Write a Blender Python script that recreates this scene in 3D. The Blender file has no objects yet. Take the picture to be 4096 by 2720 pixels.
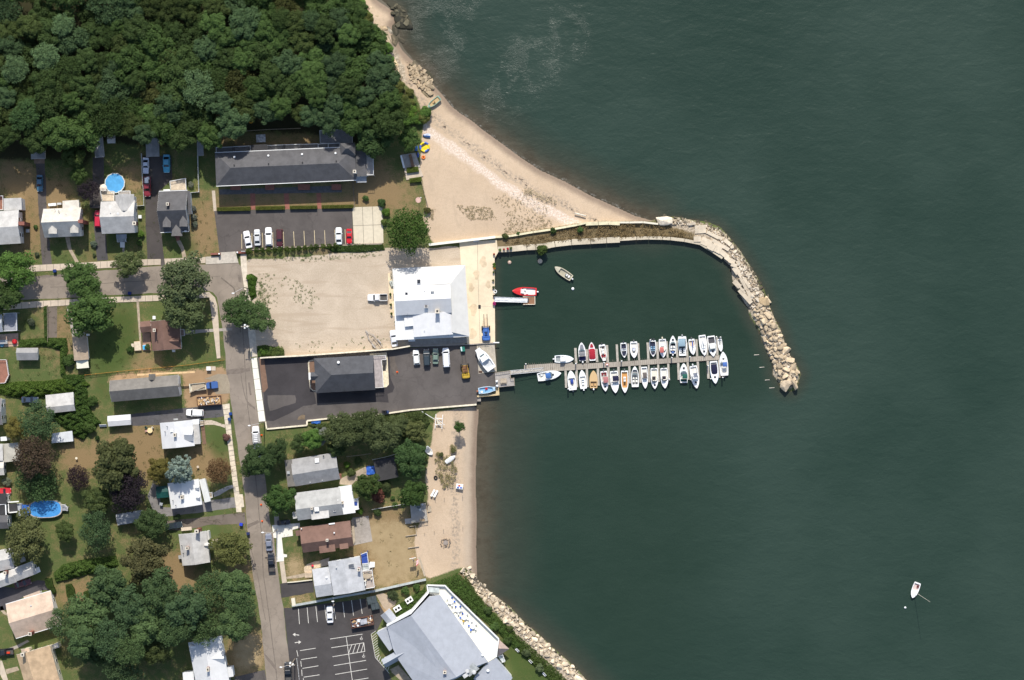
import bpy, bmesh, math, random
import numpy as np
from mathutils import Vector, Matrix
R = math.radians
random.seed(7)
SC = bpy.context.scene
COL = SC.collection
# ---------------------------------------------------------------- camera, sky, sun, exposure
HC = 550.0            # flying height, metres
K = 0.07              # metres on the ground per photograph pixel
cd = bpy.data.cameras.new('camera'); cam = bpy.data.objects.new('camera', cd); COL.objects.link(cam)
cam.location = (0, 0, HC); cam.rotation_euler = (0, 0, 0)
cd.sensor_width = 36.0; cd.lens = 36.0 * HC / (4096 * K); cd.clip_start = 1.0; cd.clip_end = 6000.0
SC.camera = cam
SUN_EL = R(46)
w = bpy.data.worlds.new('World'); SC.world = w; w.use_nodes = True
nt = w.node_tree; bg = nt.nodes['Background']
sky = nt.nodes.new('ShaderNodeTexSky'); sky.sky_type = 'NISHITA'; sky.sun_disc = False
sky.sun_elevation = SUN_EL; sky.sun_rotation = 0.0; sky.dust_density = 1.5
nt.links.new(sky.outputs['Color'], bg.inputs['Color']); bg.inputs['Strength'].default_value = 0.15
sd = bpy.data.lights.new('sun', 'SUN'); so = bpy.data.objects.new('sun', sd); COL.objects.link(so)
sd.energy = 4.45; sd.angle = R(0.53); sd.color = (1.0, 0.95, 0.86)
so.rotation_euler = Vector((0, math.cos(SUN_EL), math.sin(SUN_EL))).to_track_quat('Z', 'Y').to_euler()
so.location = (0, 100, 200)
SC.view_settings.view_transform = 'Standard'; SC.view_settings.look = 'None'
SC.view_settings.exposure = 0.05; SC.view_settings.gamma = 1.0
WATER = -1.2
# ---------------------------------------------------------------- plan readings -> ground
class ZM:
    def __init__(s, x, y, k): s.x, s.y, s.k = x, y, k
A_ = ZM(0,500,2.8); B_ = ZM(800,450,2.24); C_ = ZM(0,1000,2.8); D_ = ZM(800,1000,2.8); E_ = ZM(0,1500,2.8)
G_ = ZM(0,2000,3.7333); H_ = ZM(0,2300,3.7333); I_ = ZM(550,1950,3.7333); J_ = ZM(550,2300,3.7333)
K_ = ZM(1500,950,3.2); L_ = ZM(1000,1350,3.7333); M_ = ZM(1500,1300,3.7333); N_ = ZM(1980,850,3.92)
O_ = ZM(2050,1300,5.2267); Q_ = ZM(2450,1300,4.722); R_ = ZM(1000,1650,2.6133); S_ = ZM(1050,2050,3.3729)
T_ = ZM(1080,2320,3.92); U_ = ZM(1500,2250,2.7776); V_ = ZM(2500,850,2.0908); W_ = ZM(1380,0,2.8)
Y_ = ZM(600,1430,4.9); AA = ZM(1500,480,1.9675); AB = ZM(550,1640,3.4089); AD = ZM(0,1680,3.2667); AF = ZM(600,900,5.2275)
AG = ZM(3500,2200,4.48); P_ = ZM(0,0,1.0); F_ = ZM(0,0,0.57642)
def g(z, x, y, h=0.0):
    sx, sy = z.x + x / z.k, z.y + y / z.k
    f = K * (HC - h) / HC
    return ((sx - 2048) * f, (1360 - sy) * f)
def gs(z, pts, h=0.0): return [g(z, x, y, h) for x, y in pts]
# ---------------------------------------------------------------- materials
class NT:
    def __init__(s, name):
        s.m = bpy.data.materials.new(name); s.m.use_nodes = True
        s.t = s.m.node_tree; s.b = s.t.nodes['Principled BSDF']
        s.pos = s.t.nodes.new('ShaderNodeNewGeometry').outputs['Position']
        s.oi = None
    def n(s, typ, **kw):
        n = s.t.nodes.new(typ)
        for k, v in kw.items(): setattr(n, k, v)
        return n
    def put(s, sock, v):
        if isinstance(v, bpy.types.NodeSocket): s.t.links.new(v, sock)
        elif isinstance(v, (tuple, list)) and len(v) == 3 and sock.type == 'RGBA': sock.default_value = (*v, 1)
        else: sock.default_value = v
    def noise(s, scale, detail=3.0, rough=0.55, dist=0.0, vec=None, stretch=None, rot=None):
        n = s.n('ShaderNodeTexNoise'); v = s.pos if vec is None else vec
        if stretch or rot:
            mp = s.n('ShaderNodeMapping'); s.put(mp.inputs['Vector'], v)
            if stretch: mp.inputs['Scale'].default_value = stretch
            if rot: mp.inputs['Rotation'].default_value = (0, 0, rot)
            v = mp.outputs['Vector']
        s.put(n.inputs['Vector'], v)
        n.inputs['Scale'].default_value = scale; n.inputs['Detail'].default_value = detail
        n.inputs['Roughness'].default_value = rough; n.inputs['Distortion'].default_value = dist
        return n.outputs['Fac']
    def math(s, op, a, b=0.0, clamp=False):
        n = s.n('ShaderNodeMath', operation=op, use_clamp=clamp); s.put(n.inputs[0], a); s.put(n.inputs[1], b); return n.outputs[0]
    def ramp(s, f, lo, hi, a=0.0, b=1.0):
        n = s.n('ShaderNodeMapRange', interpolation_type='SMOOTHSTEP'); s.put(n.inputs['Value'], f)
        n.inputs['From Min'].default_value = lo; n.inputs['From Max'].default_value = hi
        n.inputs['To Min'].default_value = a; n.inputs['To Max'].default_value = b; return n.outputs['Result']
    def mix(s, f, a, b, mode='MIX'):
        n = s.n('ShaderNodeMix', data_type='RGBA', blend_type=mode)
        s.put(n.inputs[0], f); s.put(n.inputs[6], a); s.put(n.inputs[7], b); return n.outputs[2]
    def attr(s, name): return s.n('ShaderNodeAttribute', attribute_name=name).outputs['Fac']
    def ocol(s):
        if not s.oi: s.oi = s.n('ShaderNodeObjectInfo')
        return s.oi.outputs['Color']
    def orand(s): s.ocol(); return s.oi.outputs['Random']
    def bump(s, h, strength=0.3, dist=0.1):
        n = s.n('ShaderNodeBump'); n.inputs['Strength'].default_value = strength; n.inputs['Distance'].default_value = dist
        s.put(n.inputs['Height'], h); s.put(s.b.inputs['Normal'], n.outputs['Normal']); return n
    def out(s, col, rough=0.8, spec=0.3, metal=0.0):
        s.put(s.b.inputs['Base Color'], col); s.put(s.b.inputs['Roughness'], rough)
        s.b.inputs['Specular IOR Level'].default_value = spec; s.b.inputs['Metallic'].default_value = metal
        return s.m
_mats = {}
def M(name, col, rough=0.75, var=0.18, scale=1.2, spec=0.3, metal=0.0, fine=0.0, big=0.0):
    """plain surface with a broad and a fine mottle"""
    if name in _mats: return _mats[name]
    t = NT(name)
    dk = tuple(c * (1 - var) for c in col); lt = tuple(min(0.92, c * (1 + var)) for c in col)
    c = t.mix(t.ramp(t.noise(scale, 4), 0.3, 0.7), dk, lt)
    if fine: c = t.mix(fine, c, t.mix(t.ramp(t.noise(scale * 9, 2), 0.35, 0.65), tuple(x * 0.6 for x in col), tuple(min(.92, x * 1.35) for x in col)))
    if big: c = t.mix(big, c, t.mix(t.ramp(t.noise(0.11, 5, .6), 0.35, 0.65), tuple(x * 0.62 for x in col), tuple(min(.92, x * 1.3) for x in col)))
    t.out(c, rough, spec, metal); _mats[name] = t.m; return t.m
def OC(name, rough=0.4, spec=0.4, var=0.06, scale=3.0, coat=0.0, metal=0.0):
    """surface whose own colour is the object's colour setting"""
    if name in _mats: return _mats[name]
    t = NT(name)
    c = t.mix(t.ramp(t.noise(scale, 3), 0.3, 0.7, 1 - var, 1 + var), (0, 0, 0), t.ocol())
    t.b.inputs['Coat Weight'].default_value = coat; t.b.inputs['Coat Roughness'].default_value = 0.1
    t.out(c, rough, spec, metal); _mats[name] = t.m; return t.m
# ---------------------------------------------------------------- mesh building
class MB:
    def __init__(s): s.v, s.f, s.m = [], [], []
    def add(s, vs, fs, mi=0):
        o = len(s.v); s.v += [tuple(p) for p in vs]; s.f += [[i + o for i in f] for f in fs]; s.m += [mi] * len(fs); return s
    def box(s, c, d, rz=0.0, mi=0, tx=1.0, ty=1.0):
        x, y, z = (k / 2 for k in d); ca, sa = math.cos(rz), math.sin(rz); vs = []
        for zz, kx, ky in ((-z, 1, 1), (z, tx, ty)):
            for px, py in ((-x*kx, -y*ky), (x*kx, -y*ky), (x*kx, y*ky), (-x*kx, y*ky)):
                vs.append((c[0] + px*ca - py*sa, c[1] + px*sa + py*ca, c[2] + zz))
        return s.add(vs, [(3,2,1,0),(4,5,6,7),(0,1,5,4),(1,2,6,5),(2,3,7,6),(3,0,4,7)], mi)
    def prism(s, pts, z0, z1, mi=0, top=None, bottom=True):
        n = len(pts); a = sum(pts[i][0]*pts[(i+1) % n][1] - pts[(i+1) % n][0]*pts[i][1] for i in range(n))
        if a < 0: pts = pts[::-1]
        vs = [(x, y, z0) for x, y in pts] + [(x, y, z1) for x, y in pts]
        s.add(vs, [(i, (i+1) % n, n + (i+1) % n, n + i) for i in range(n)], mi)
        s.add([(x, y, z1) for x, y in pts], [list(range(n))], mi if top is None else top)
        if bottom: s.add([(x, y, z0) for x, y in pts], [list(range(n))[::-1]], mi)
        return s
    def sheet(s, pts, z, mi=0):
        n = len(pts); a = sum(pts[i][0]*pts[(i+1) % n][1] - pts[(i+1) % n][0]*pts[i][1] for i in range(n))
        if a < 0: pts = pts[::-1]
        return s.add([(x, y, z) for x, y in pts], [list(range(n))], mi)
    def tube(s, p, q, r0, r1=None, n=6, mi=0):
        r1 = r0 if r1 is None else r1; p, q = Vector(p), Vector(q); d = (q - p).normalized()
        a = d.orthogonal().normalized(); b = d.cross(a); vs = []
        for c, r in ((p, r0), (q, r1)):
            vs += [c + (a*math.cos(2*math.pi*i/n) + b*math.sin(2*math.pi*i/n)) * r for i in range(n)]
        return s.add(vs, [(i, (i+1) % n, n + (i+1) % n, n + i) for i in range(n)] + [list(range(n))[::-1], list(range(n, 2*n))], mi)
    def ell(s, c, r, seg=10, ring=6, mi=0, rz=0.0, half=False):
        vs, fs = [], []; ca, sa = math.cos(rz), math.sin(rz)
        for j in range(ring + 1):
            t = (math.pi/2 if half else math.pi) * j / ring
            for i in range(seg):
                p = 2*math.pi*i/seg; x, y = math.sin(t)*math.cos(p)*r[0], math.sin(t)*math.sin(p)*r[1]
                vs.append((c[0] + x*ca - y*sa, c[1] + x*sa + y*ca, c[2] + math.cos(t)*r[2]))
        for j in range(ring):
            for i in range(seg):
                a, b = j*seg + i, j*seg + (i+1) % seg; fs.append((a, a + seg, b + seg, b))
        return s.add(vs, fs, mi)
    def loft(s, rings, mi=0, closed=True, caps=True):
        n = len(rings[0]); vs = [p for r in rings for p in r]; fs = []
        for j in range(len(rings) - 1):
            for i in range(n if closed else n - 1):
                a, b = j*n + i, j*n + (i+1) % n; fs.append((a, b, b + n, a + n))
        if caps and closed: fs += [list(range(n))[::-1], [len(vs) - n + i for i in range(n)]]
        return s.add(vs, fs, mi)
    def build(s, name, mats, parent=None, org=None, smooth=False, fix=True):
        me = bpy.data.meshes.new(name)
        vs = s.v if org is None else [(x - org[0], y - org[1], z - org[2]) for x, y, z in s.v]
        me.from_pydata(vs, [], s.f)
        mats = mats if isinstance(mats, (list, tuple)) else [mats]
        for m in mats: me.materials.append(m)
        if len(mats) > 1: me.polygons.foreach_set('material_index', s.m)
        if fix:
            bm = bmesh.new(); bm.from_mesh(me); bmesh.ops.remove_doubles(bm, verts=bm.verts, dist=1e-5)
            bmesh.ops.recalc_face_normals(bm, faces=bm.faces); bm.to_mesh(me); bm.free()
        if smooth: me.polygons.foreach_set('use_smooth', [True] * len(me.polygons))
        return link(me, name, parent)
def link(me, name, parent=None, loc=None, rz=None, sc=None, col=None):
    o = bpy.data.objects.new(name, me); COL.objects.link(o)
    if parent is not None: o.parent = parent
    if loc is not None: o.location = loc
    if rz is not None: o.rotation_euler = (0, 0, rz)
    if sc is not None: o.scale = sc
    if col is not None: o.color = (*col, 1)
    return o
def tag(o, label, cat=None, group=None, kind=None):
    o['label'] = label
    if cat: o['category'] = cat
    if group: o['group'] = group
    if kind: o['kind'] = kind
    return o
def thing(name, label, cat, xy, z=0.0, rz=0.0, group=None):
    o = bpy.data.objects.new(name, None); o.empty_display_size = 0.5; COL.objects.link(o)
    o.location = (xy[0], xy[1], z); o.rotation_euler = (0, 0, rz)
    return tag(o, label, cat, group)
def rough_edge(pts, step=1.6, amp=0.12, seed=1):
    rnd = random.Random(seed); out = []
    for i in range(len(pts)):
        a, b = pts[i], pts[(i+1) % len(pts)]; d = math.dist(a, b); n = max(1, int(d / step))
        for k in range(n):
            t = k / n; j = amp if k else amp * .3
            out.append((a[0] + (b[0]-a[0])*t + rnd.uniform(-j, j), a[1] + (b[1]-a[1])*t + rnd.uniform(-j, j)))
    return out
def sheet(name, pts, z, mat, label, cat='ground', parent=None, rough=0.0, kind='structure'):
    if rough: pts = rough_edge(pts, amp=rough, seed=len(pts) + int(abs(pts[0][0]) * 7))
    o = MB().sheet(pts, z).build(name, mat, parent)
    if parent is None: tag(o, label, cat, kind=kind)
    return o
def slab(name, pts, z0, z1, mat, label, cat='pavement', parent=None, kind='structure'):
    o = MB().prism(pts, z0, z1).build(name, mat, parent)
    if parent is None: tag(o, label, cat, kind=kind)
    return o
# ================================================================ SETTING: terrain, water, roads
SHORE = [(1250,-500,'b'),(1420,-150,'b'),(1508,0,'b'),(1541,21,'b'),(1573,43,'b'),(1583,82,'b'),(1566,104,'b'),(1588,136,'b'),(1594,175,'b'),(1609,200,'b'),(1644,236,'b'),
 (1680,264,'b'),(1701,289,'b'),(1737,343,'b'),(1773,382,'b'),(1805,421,'b'),(1841,450,'b'),(1886,478,'b'),(1932,516,'b'),(2008,571,'b'),(2084,627,'b'),(2161,678,'b'),
 (2262,724,'b'),(2364,780,'b'),(2466,826,'b'),(2542,861,'b'),(2608,879,'r'),(2660,868,'r'),(2700,866,'r'),(2768,880,'r'),(2825,885,'r'),(2882,908,'r'),(2916,946,'r'),(2959,998,'r'),(2997,1056,'r'),
 (3030,1108,'r'),(3059,1161,'r'),(3069,1194,'r'),(3083,1233,'r'),(3103,1280,'r'),(3122,1314,'r'),(3141,1371,'r'),(3160,1419,'r'),(3189,1462,'r'),(3205,1496,'r'),(3193,1539,'r'),
 (3174,1567,'r'),(3136,1563,'r'),(3117,1529,'r'),(3093,1496,'r'),(3098,1457,'r'),(3074,1414,'r'),(3055,1367,'r'),(3040,1323,'r'),(3017,1290,'r'),(2997,1252,'r'),(2997,1233,'r'),
 (2983,1213,'r'),(2954,1166,'r'),(2933,1123,'r'),(2926,1065,'r'),(2892,1034,'w'),(2844,1003,'w'),(2801,977,'w'),(2739,965,'w'),(2682,955,'w'),(2596,961,'w'),(2500,965,'w'),
 (2363,975,'w'),(2235,983,'w'),(2108,998,'w'),(1995,1015,'w'),(1978,1034,'w'),(1980,1371,'w'),(1988,1487,'w'),(1982,1552,'w'),(1907,1580,'w'),(1908,1619,'w'),(1914,1628,'b'),
 (1916,1650,'b'),(1909,1746,'b'),(1905,1865,'b'),(1905,1985,'b'),(1908,2080,'b'),(1905,2190,'b'),(1907,2248,'b'),(1911,2318,'r'),(1932,2344,'r'),(1972,2380,'r'),(2040,2430,'r'),(2094,2488,'r'),
 (2148,2534,'r'),(2202,2585,'r'),(2256,2632,'r'),(2310,2682,'r'),(2345,2722,'r'),(2480,2850,'r'),(2700,3100,'r'),(2900,3500,'r')]
LAND = [g(P_, x, y) for x, y, _ in SHORE]
LANDPOLY = LAND + [g(P_, 2900, 3700), g(P_, -1400, 3700), g(P_, -1400, -700), g(P_, 1250, -700)]
def inpoly(X, Y, poly):
    c = np.zeros(X.shape, bool); n = len(poly)
    for i in range(n):
        x1, y1 = poly[i]; x2, y2 = poly[(i+1) % n]
        if y1 == y2: continue
        k = (y1 > Y) != (y2 > Y)
        c ^= k & (X < (x2 - x1) * (Y - y1) / (y2 - y1) + x1)
    return c
def segdist(X, Y, a, b):
    dx, dy = b[0]-a[0], b[1]-a[1]; t = np.clip(((X-a[0])*dx + (Y-a[1])*dy) / (dx*dx + dy*dy + 1e-9), 0, 1)
    return np.hypot(X - a[0] - t*dx, Y - a[1] - t*dy)
def shore_fields(X, Y):
    db = np.full(X.shape, 1e3); dw = db.copy(); dr = db.copy()
    for i in range(len(LAND) - 1):
        d = segdist(X, Y, LAND[i], LAND[i+1]); k = SHORE[i][2]
        if k == 'b': db = np.minimum(db, d)
        elif k == 'w': dw = np.minimum(dw, d)
        else: dr = np.minimum(dr, d)
    return db, dw, dr, inpoly(X, Y, LANDPOLY)
def grid_mesh(name, x0, x1, y0, y1, step, zf, attrs, mat):
    nx, ny = int((x1-x0)/step) + 1, int((y1-y0)/step) + 1
    xs, ys = np.linspace(x0, x1, nx), np.linspace(y0, y1, ny); X, Y = np.meshgrid(xs, ys)
    Z, A = zf(X, Y)
    me = bpy.data.meshes.new(name); n = nx*ny
    me.vertices.add(n); me.vertices.foreach_set('co', np.stack([X, Y, Z], -1).astype(np.float32).ravel())
    idx = np.arange(n).reshape(ny, nx); q = np.stack([idx[:-1,:-1], idx[:-1,1:], idx[1:,1:], idx[1:,:-1]], -1).reshape(-1, 4)
    me.loops.add(q.size); me.loops.foreach_set('vertex_index', q.ravel().astype(np.int32))
    me.polygons.add(len(q)); me.polygons.foreach_set('loop_start', np.arange(0, q.size, 4, dtype=np.int32))
    me.polygons.foreach_set('use_smooth', np.ones(len(q), bool))
    me.update(calc_edges=True)
    for k, v in A.items():
        a = me.attributes.new(k, 'FLOAT', 'POINT'); a.data.foreach_set('value', v.astype(np.float32).ravel())
    me.materials.append(mat)
    return link(me, name)
def blur(a, r, n=2):
    for _ in range(n):
        for ax in (0, 1):
            p = np.pad(a, [(r+1, r) if k == ax else (0, 0) for k in (0, 1)], mode='edge'); c = np.cumsum(p, axis=ax)
            a = (c[2*r+1:, :] - c[:-2*r-1, :] if ax == 0 else c[:, 2*r+1:] - c[:, :-2*r-1]) / (2*r+1)
    return a
# ---- surface zones (photograph pixels)
SAND = [[(1300,-300),(1405,0),(1466,86),(1520,150),(1530,250),(1605,321),(1668,386),(1684,439),(1692,475),(1690,560),(1680,640),(1684,700),(1711,834),(1690,852),(1700,900),(1729,977),(1860,962),(1993,945),(2339,889),(2567,887),(2640,880),(2600,820),(2262,690),(2008,540),(1805,400),(1640,210),(1620,80),(1500,-40),(1420,-300)],
 [(1740,1650),(1800,1640),(1905,1622),(1935,1650),(1930,2330),(1900,2300),(1860,2268),(1705,2318),(1665,2230),(1655,2150),(1690,2070),(1715,1990),(1700,1918),(1715,1830),(1730,1740)]]
GRAVEL = [[(985,1035),(1200,1030),(1528,990),(1694,992),(1839,985),(1850,1060),(1860,1390),(1640,1384),(1571,1398),(1064,1431),(1022,1434)]]
FOREST = [[(-200,-250),(1330,-250),(1400,0),(1466,100),(1540,300),(1660,400),(1680,470),(1600,540),(1500,560),(1420,580),(1330,590),(1290,540),(800,520),(700,590),(560,590),(400,560),(330,700),(260,640),(0,640),(-200,640)]]
LUSH = [[(657,965),(800,930),(800,1040),(657,1040)],[(705,690),(790,690),(800,760),(700,770)],[(300,1000),(480,960),(480,1040),(310,1050)],[(355,1250),(560,1215),(565,1420),(500,1490),(365,1500)],[(830,1690),(900,1660),(925,1880),(830,1850)],
 [(60,1250),(180,1250),(180,1340),(70,1350)],[(2000,2600),(2080,2620),(2250,2760),(2050,2780)],[(1890,2330),(1980,2400),(2200,2600),(2340,2760),(2280,2760),(2020,2600),(1870,2400)],[(290,2050),(380,2050),(400,2150),(310,2200)],[(2010,2590),(2120,2650),(2240,2760),(2090,2760)],
 [(0,2420),(40,2420),(70,2560),(0,2600)],[(800,1450),(870,1450),(890,1500),(800,1510)],[(560,1440),(760,1440),(760,1480),(560,1490)],[(350,1520),(440,1500),(460,1600),(380,1620)],[(820,2090),(980,2090),(985,2140),(830,2160)],[(840,1380),(860,1240),(780,1240),(780,1450),(850,1450)]]
DRY = [[(160,720),(290,720),(290,900),(180,800)],[(0,640),(140,690),(170,1050),(60,1000),(90,800),(0,760)],[(780,800),(860,820),(875,1010),(800,1040),(770,900)],[(500,640),(560,640),(570,860),(510,800)],[(1400,2070),(1650,2050),(1700,2310),(1400,2360)],[(1140,2230),(1200,2210),(1230,2310),(1148,2320)],[(1120,2390),(1260,2370),(1265,2405),(1140,2430)],
 [(640,1660),(660,1930),(580,1900),(600,1680)],[(740,1780),(900,1830),(900,1900),(760,1900)],[(220,1800),(400,1760),(400,1880),(250,1900)],[(600,2230),(780,2200),(780,2360),(640,2390)],[(930,2520),(1050,2500),(1065,2660),(930,2700)],[(190,1250),(260,1230),(290,1400),(270,1480),(230,1360)],[(930,2240),(1000,2240),(1010,2300),(920,2320)],[(500,1450),(600,1400),(640,1450),(560,1510)],
 [(280,2310),(370,2340),(340,2420),(220,2440)],[(1400,660),(1500,640),(1700,830),(1420,840)],[(865,775),(1405,765),(1405,835),(865,840)],[(860,560),(1300,540),(1300,590),(860,600)],[(400,960),(420,1040),(385,1045)],[(200,830),(290,820),(300,870),(210,880)],[(420,1760),(620,1700),(650,1860),(500,1900)]]
STRAW = [[(1475,2080),(1640,2075),(1700,2310),(1495,2360),(1480,2200),(1420,2190)],[(1140,2230),(1200,2210),(1225,2310),(1148,2320)],[(1130,2392),(1260,2372),(1262,2400),(1145,2425)],[(930,2560),(1040,2520),(1060,2660),(940,2700)],[(1880,800),(1700,900),(1730,960),(1990,935)]]
DIRT = [[(735,1480),(900,1470),(920,1620),(740,1640)],[(430,1500),(740,1470),(740,1490),(430,1560)],[(460,1620),(520,1620),(520,1640),(470,1660)],[(150,1090),(300,1085),(445,1075),(445,1086),(150,1108)],[(990,2240),(1010,2230),(1020,2300),(990,2280)],[(1480,2390),(1580,2420),(1560,2480),(1510,2440)],[(500,1030),(640,1030),(600,1040)],[(1690,480),(1620,460),(1640,500)],[(850,1560),(920,1560),(920,1480),(880,1480)]]
SCRUB = [[(1980,950),(1990,940),(2240,900),(2330,885),(2560,882),(2690,890),(2790,920),(2820,985),(2680,965),(2500,980),(2235,995),(2030,1015),(1985,1020)],[(1640,1000),(1840,995),(1840,1000),(1640,1010)],[(1700,2330),(1850,2290),(1900,2330),(2000,2440),(1960,2450),(1830,2330)],[(1050,930),(1060,930),(1060,940)],[(1150,1000),(1530,985),(1530,1010),(1160,1025)]]
RUBBLE = [[(2608,870),(2768,880),(2900,930),(3000,1060),(3080,1230),(3140,1370),(3200,1500),(3170,1570),(3090,1500),(3040,1320),(2990,1230),(2930,1110),(2800,990),(2780,930),(2690,905)],[(1880,2290),(1914,2318),(2094,2488),(2345,2722),(2420,2790),(2330,2790),(2080,2560),(1960,2420),(1860,2310)],[(1466,86),(1520,150),(1535,260),(1605,321),(1640,340),(1600,230),(1540,120)]]
def ground_fn(X, Y):
    db, dw, dr, ins = shore_fields(X, Y)
    rs = np.random.RandomState(3)
    zb = WATER + 0.085*db; zw = WATER + 3.0*(dw - 0.5); zr = WATER + 0.55*dr
    zin = np.minimum(0, np.minimum(zb, np.minimum(np.where(dw < 3, zw, 1), np.where(dr < 20, zr, 1))))
    dm = np.minimum(db, np.minimum(dw*2.5 + 1, dr*1.6)); zout = WATER - 0.02 - np.minimum(0.16*dm, 5.0)
    Z = np.where(ins, zin, zout)
    # wooded bank rises towards the north
    f = blur(inpoly(X, Y, [g(P_, x, y) for x, y in FOREST[0]]).astype(float), 12)
    Z = Z + f*np.clip((Y - 58) / 30, 0, 1)*2.0
    A = {}
    for k, zs, r in (('sand', SAND, 2), ('gravel', GRAVEL, 1), ('forest', FOREST, 4), ('lush', LUSH, 5), ('dry', DRY, 6), ('straw', STRAW, 3), ('dirt', DIRT, 3), ('scrub', SCRUB, 2), ('rubble', RUBBLE, 2)):
        m = np.zeros(X.shape)
        for p in zs: m = np.maximum(m, inpoly(X, Y, [g(P_, x, y) for x, y in p]))
        A[k] = blur(m, r)
    A['surf'] = np.clip((Y + 5)/10, 0, 1)
    A['shore'] = np.where(ins, np.minimum(db, 60), -dm)
    return Z, A
def ground_mat():
    t = NT('ground_cover')
    n1 = t.noise(0.07, 6, .6); n2 = t.noise(0.45, 5, .65); n3 = t.noise(3.2, 4, .7); n4 = t.noise(0.02, 3)
    jit = t.math('ADD', t.math('MULTIPLY', t.math('SUBTRACT', n2, .5), .9), t.math('MULTIPLY', t.math('SUBTRACT', n3, .5), .8))
    def mask(name, lo=.35, hi=.65, k=1.0):
        return t.ramp(t.math('ADD', t.attr(name), t.math('MULTIPLY', jit, k)), lo, hi)
    green = t.mix(n3, (.064,.090,.026), (.112,.144,.048)); dryc = t.mix(n3, (.180,.120,.058), (.310,.222,.115))
    dm = t.ramp(t.math('ADD', t.math('ADD', t.math('MULTIPLY', t.attr('dry'), .75), t.math('MULTIPLY', n1, .95)), t.math('MULTIPLY', jit, 1.35)), .36, 1.0)
    col = t.mix(dm, green, dryc)
    col = t.mix(t.math('MULTIPLY', mask('straw', .3, 1.0, 1.2), .85), col, t.mix(n2, (.27,.195,.10), (.46,.355,.205)))
    lush = t.mix(n3, (.040,.066,.014), (.075,.112,.028))
    col = t.mix(t.math('MULTIPLY', mask('lush', .45, .95, .8), .8), col, lush)
    col = t.mix(t.math('MULTIPLY', mask('scrub'), .9), col, t.mix(n2, (.10,.072,.035), (.27,.20,.115)))
    col = t.mix(mask('dirt'), col, t.mix(n2, (.26,.165,.09), (.44,.30,.175)))
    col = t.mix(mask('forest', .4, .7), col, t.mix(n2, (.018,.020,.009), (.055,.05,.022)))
    # gravel yard
    gv = t.mix(t.ramp(t.noise(0.12, 6, .65, .6), .35, .7), (.455,.365,.265), (.59,.485,.365))
    gv = t.mix(.35, gv, t.mix(t.ramp(n3, .3, .7), (.36,.29,.215), (.66,.56,.45)))
    tracks = t.noise(0.55, 3, .5, .8, stretch=(.12, 1, 1), rot=.1)
    gv = t.mix(t.ramp(tracks, .50, .66, 0, .6), gv, (.42,.33,.24))
    col = t.mix(mask('gravel', .4, .6, .35), col, gv)
    # beach
    sd = t.mix(t.ramp(n1, .35, .7), (.49,.37,.252), (.585,.45,.315)); sd = t.mix(.3, sd, t.mix(t.ramp(n3, .3, .7), (.42,.315,.22), (.66,.52,.39)))
    sd = t.mix(t.ramp(t.noise(.30, 5, .7, 1.2, stretch=(1, .45, 1), rot=.6), .5, .72, 0, .4), sd, (.40,.31,.22)); sd = t.mix(t.ramp(t.noise(1.1, 3, .7), .5, .7, 0, .35), sd, (.43,.335,.24)); shv = t.attr('shore'); sw = t.math('ADD', shv, t.math('MULTIPLY', t.math('SUBTRACT', t.noise(.18, 4), .5), 3.2))
    tide = t.math('MULTIPLY', t.ramp(sw, 7.6, 8.6), t.ramp(sw, 11.5, 10.0))
    shell = t.mix(t.ramp(t.noise(2.2, 4, .75), .4, .62), (.56,.43,.33), (.78,.69,.60))
    surf = t.attr('surf'); sd = t.mix(t.math('MULTIPLY', t.math('MULTIPLY', tide, .8), surf), sd, shell)
    gr = t.math('MULTIPLY', t.ramp(sw, 4.2, 5.2), t.ramp(sw, 7.4, 6.6))
    sd = t.mix(t.math('MULTIPLY', t.ramp(sw, 5, 2, 0, .6), t.ramp(surf, 1, 0)), sd, (.40,.33,.255)); sd = t.mix(t.math('MULTIPLY', gr, t.ramp(t.noise(1.4, 4, .7), .45, .6)), sd, (.36,.29,.22))
    wr = t.math('MULTIPLY', t.math('MULTIPLY', t.ramp(sw, 5.2, 5.6), t.ramp(sw, 6.4, 6.0)), t.ramp(t.noise(.8, 5, .75), .52, .62))
    sd = t.mix(t.math('MULTIPLY', wr, t.ramp(surf, 0, 1, .25, 1)), sd, (.07,.055,.045))
    wet = t.ramp(t.math('ADD', shv, t.math('MULTIPLY', t.math('SUBTRACT', n2, .5), 1.4)), 2.6, .6)
    sd = t.mix(t.math('MULTIPLY', wet, .85), sd, t.mix(n3, (.17,.12,.085), (.27,.20,.145)))
    col = t.mix(mask('sand', .4, .6, .3), col, sd)
    rb = t.mix(t.ramp(t.noise(1.6, 5, .75), .35, .65), (.22,.175,.125), (.58,.49,.37))
    rb = t.mix(t.math('MULTIPLY', wet, .9), rb, (.075,.065,.05))
    col = t.mix(mask('rubble', .35, .6), col, rb)
    bed = t.ramp(shv, .2, -.2)
    col = t.mix(bed, col, (.10,.085,.06))
    t.out(col, t.ramp(wet, 0, 1, .95, .5), .2); t.bump(t.math('ADD', t.math('MULTIPLY', n2, .6), n3), .35, .12)
    return t.m
GX0, GX1, GY0, GY1 = -215.0, 110.0, -150.0, 140.0
ground = grid_mesh('ground', GX0, GX1, GY0, GY1, 0.5, ground_fn, None, ground_mat())
tag(ground, 'dry lawns, sandy beach and gravel yard forming the whole shore', 'ground', kind='structure')
far = MB(); fp = [(-1500,-1500),(1500,-1500),(1500,1500),(-1500,1500)]
far.sheet(fp, -7.0); tag(far.build('seabed', M('seabed_mud', (.08,.07,.05))), 'dark sea bed under the bay and the far plain', 'sea bed', kind='structure')
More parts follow.
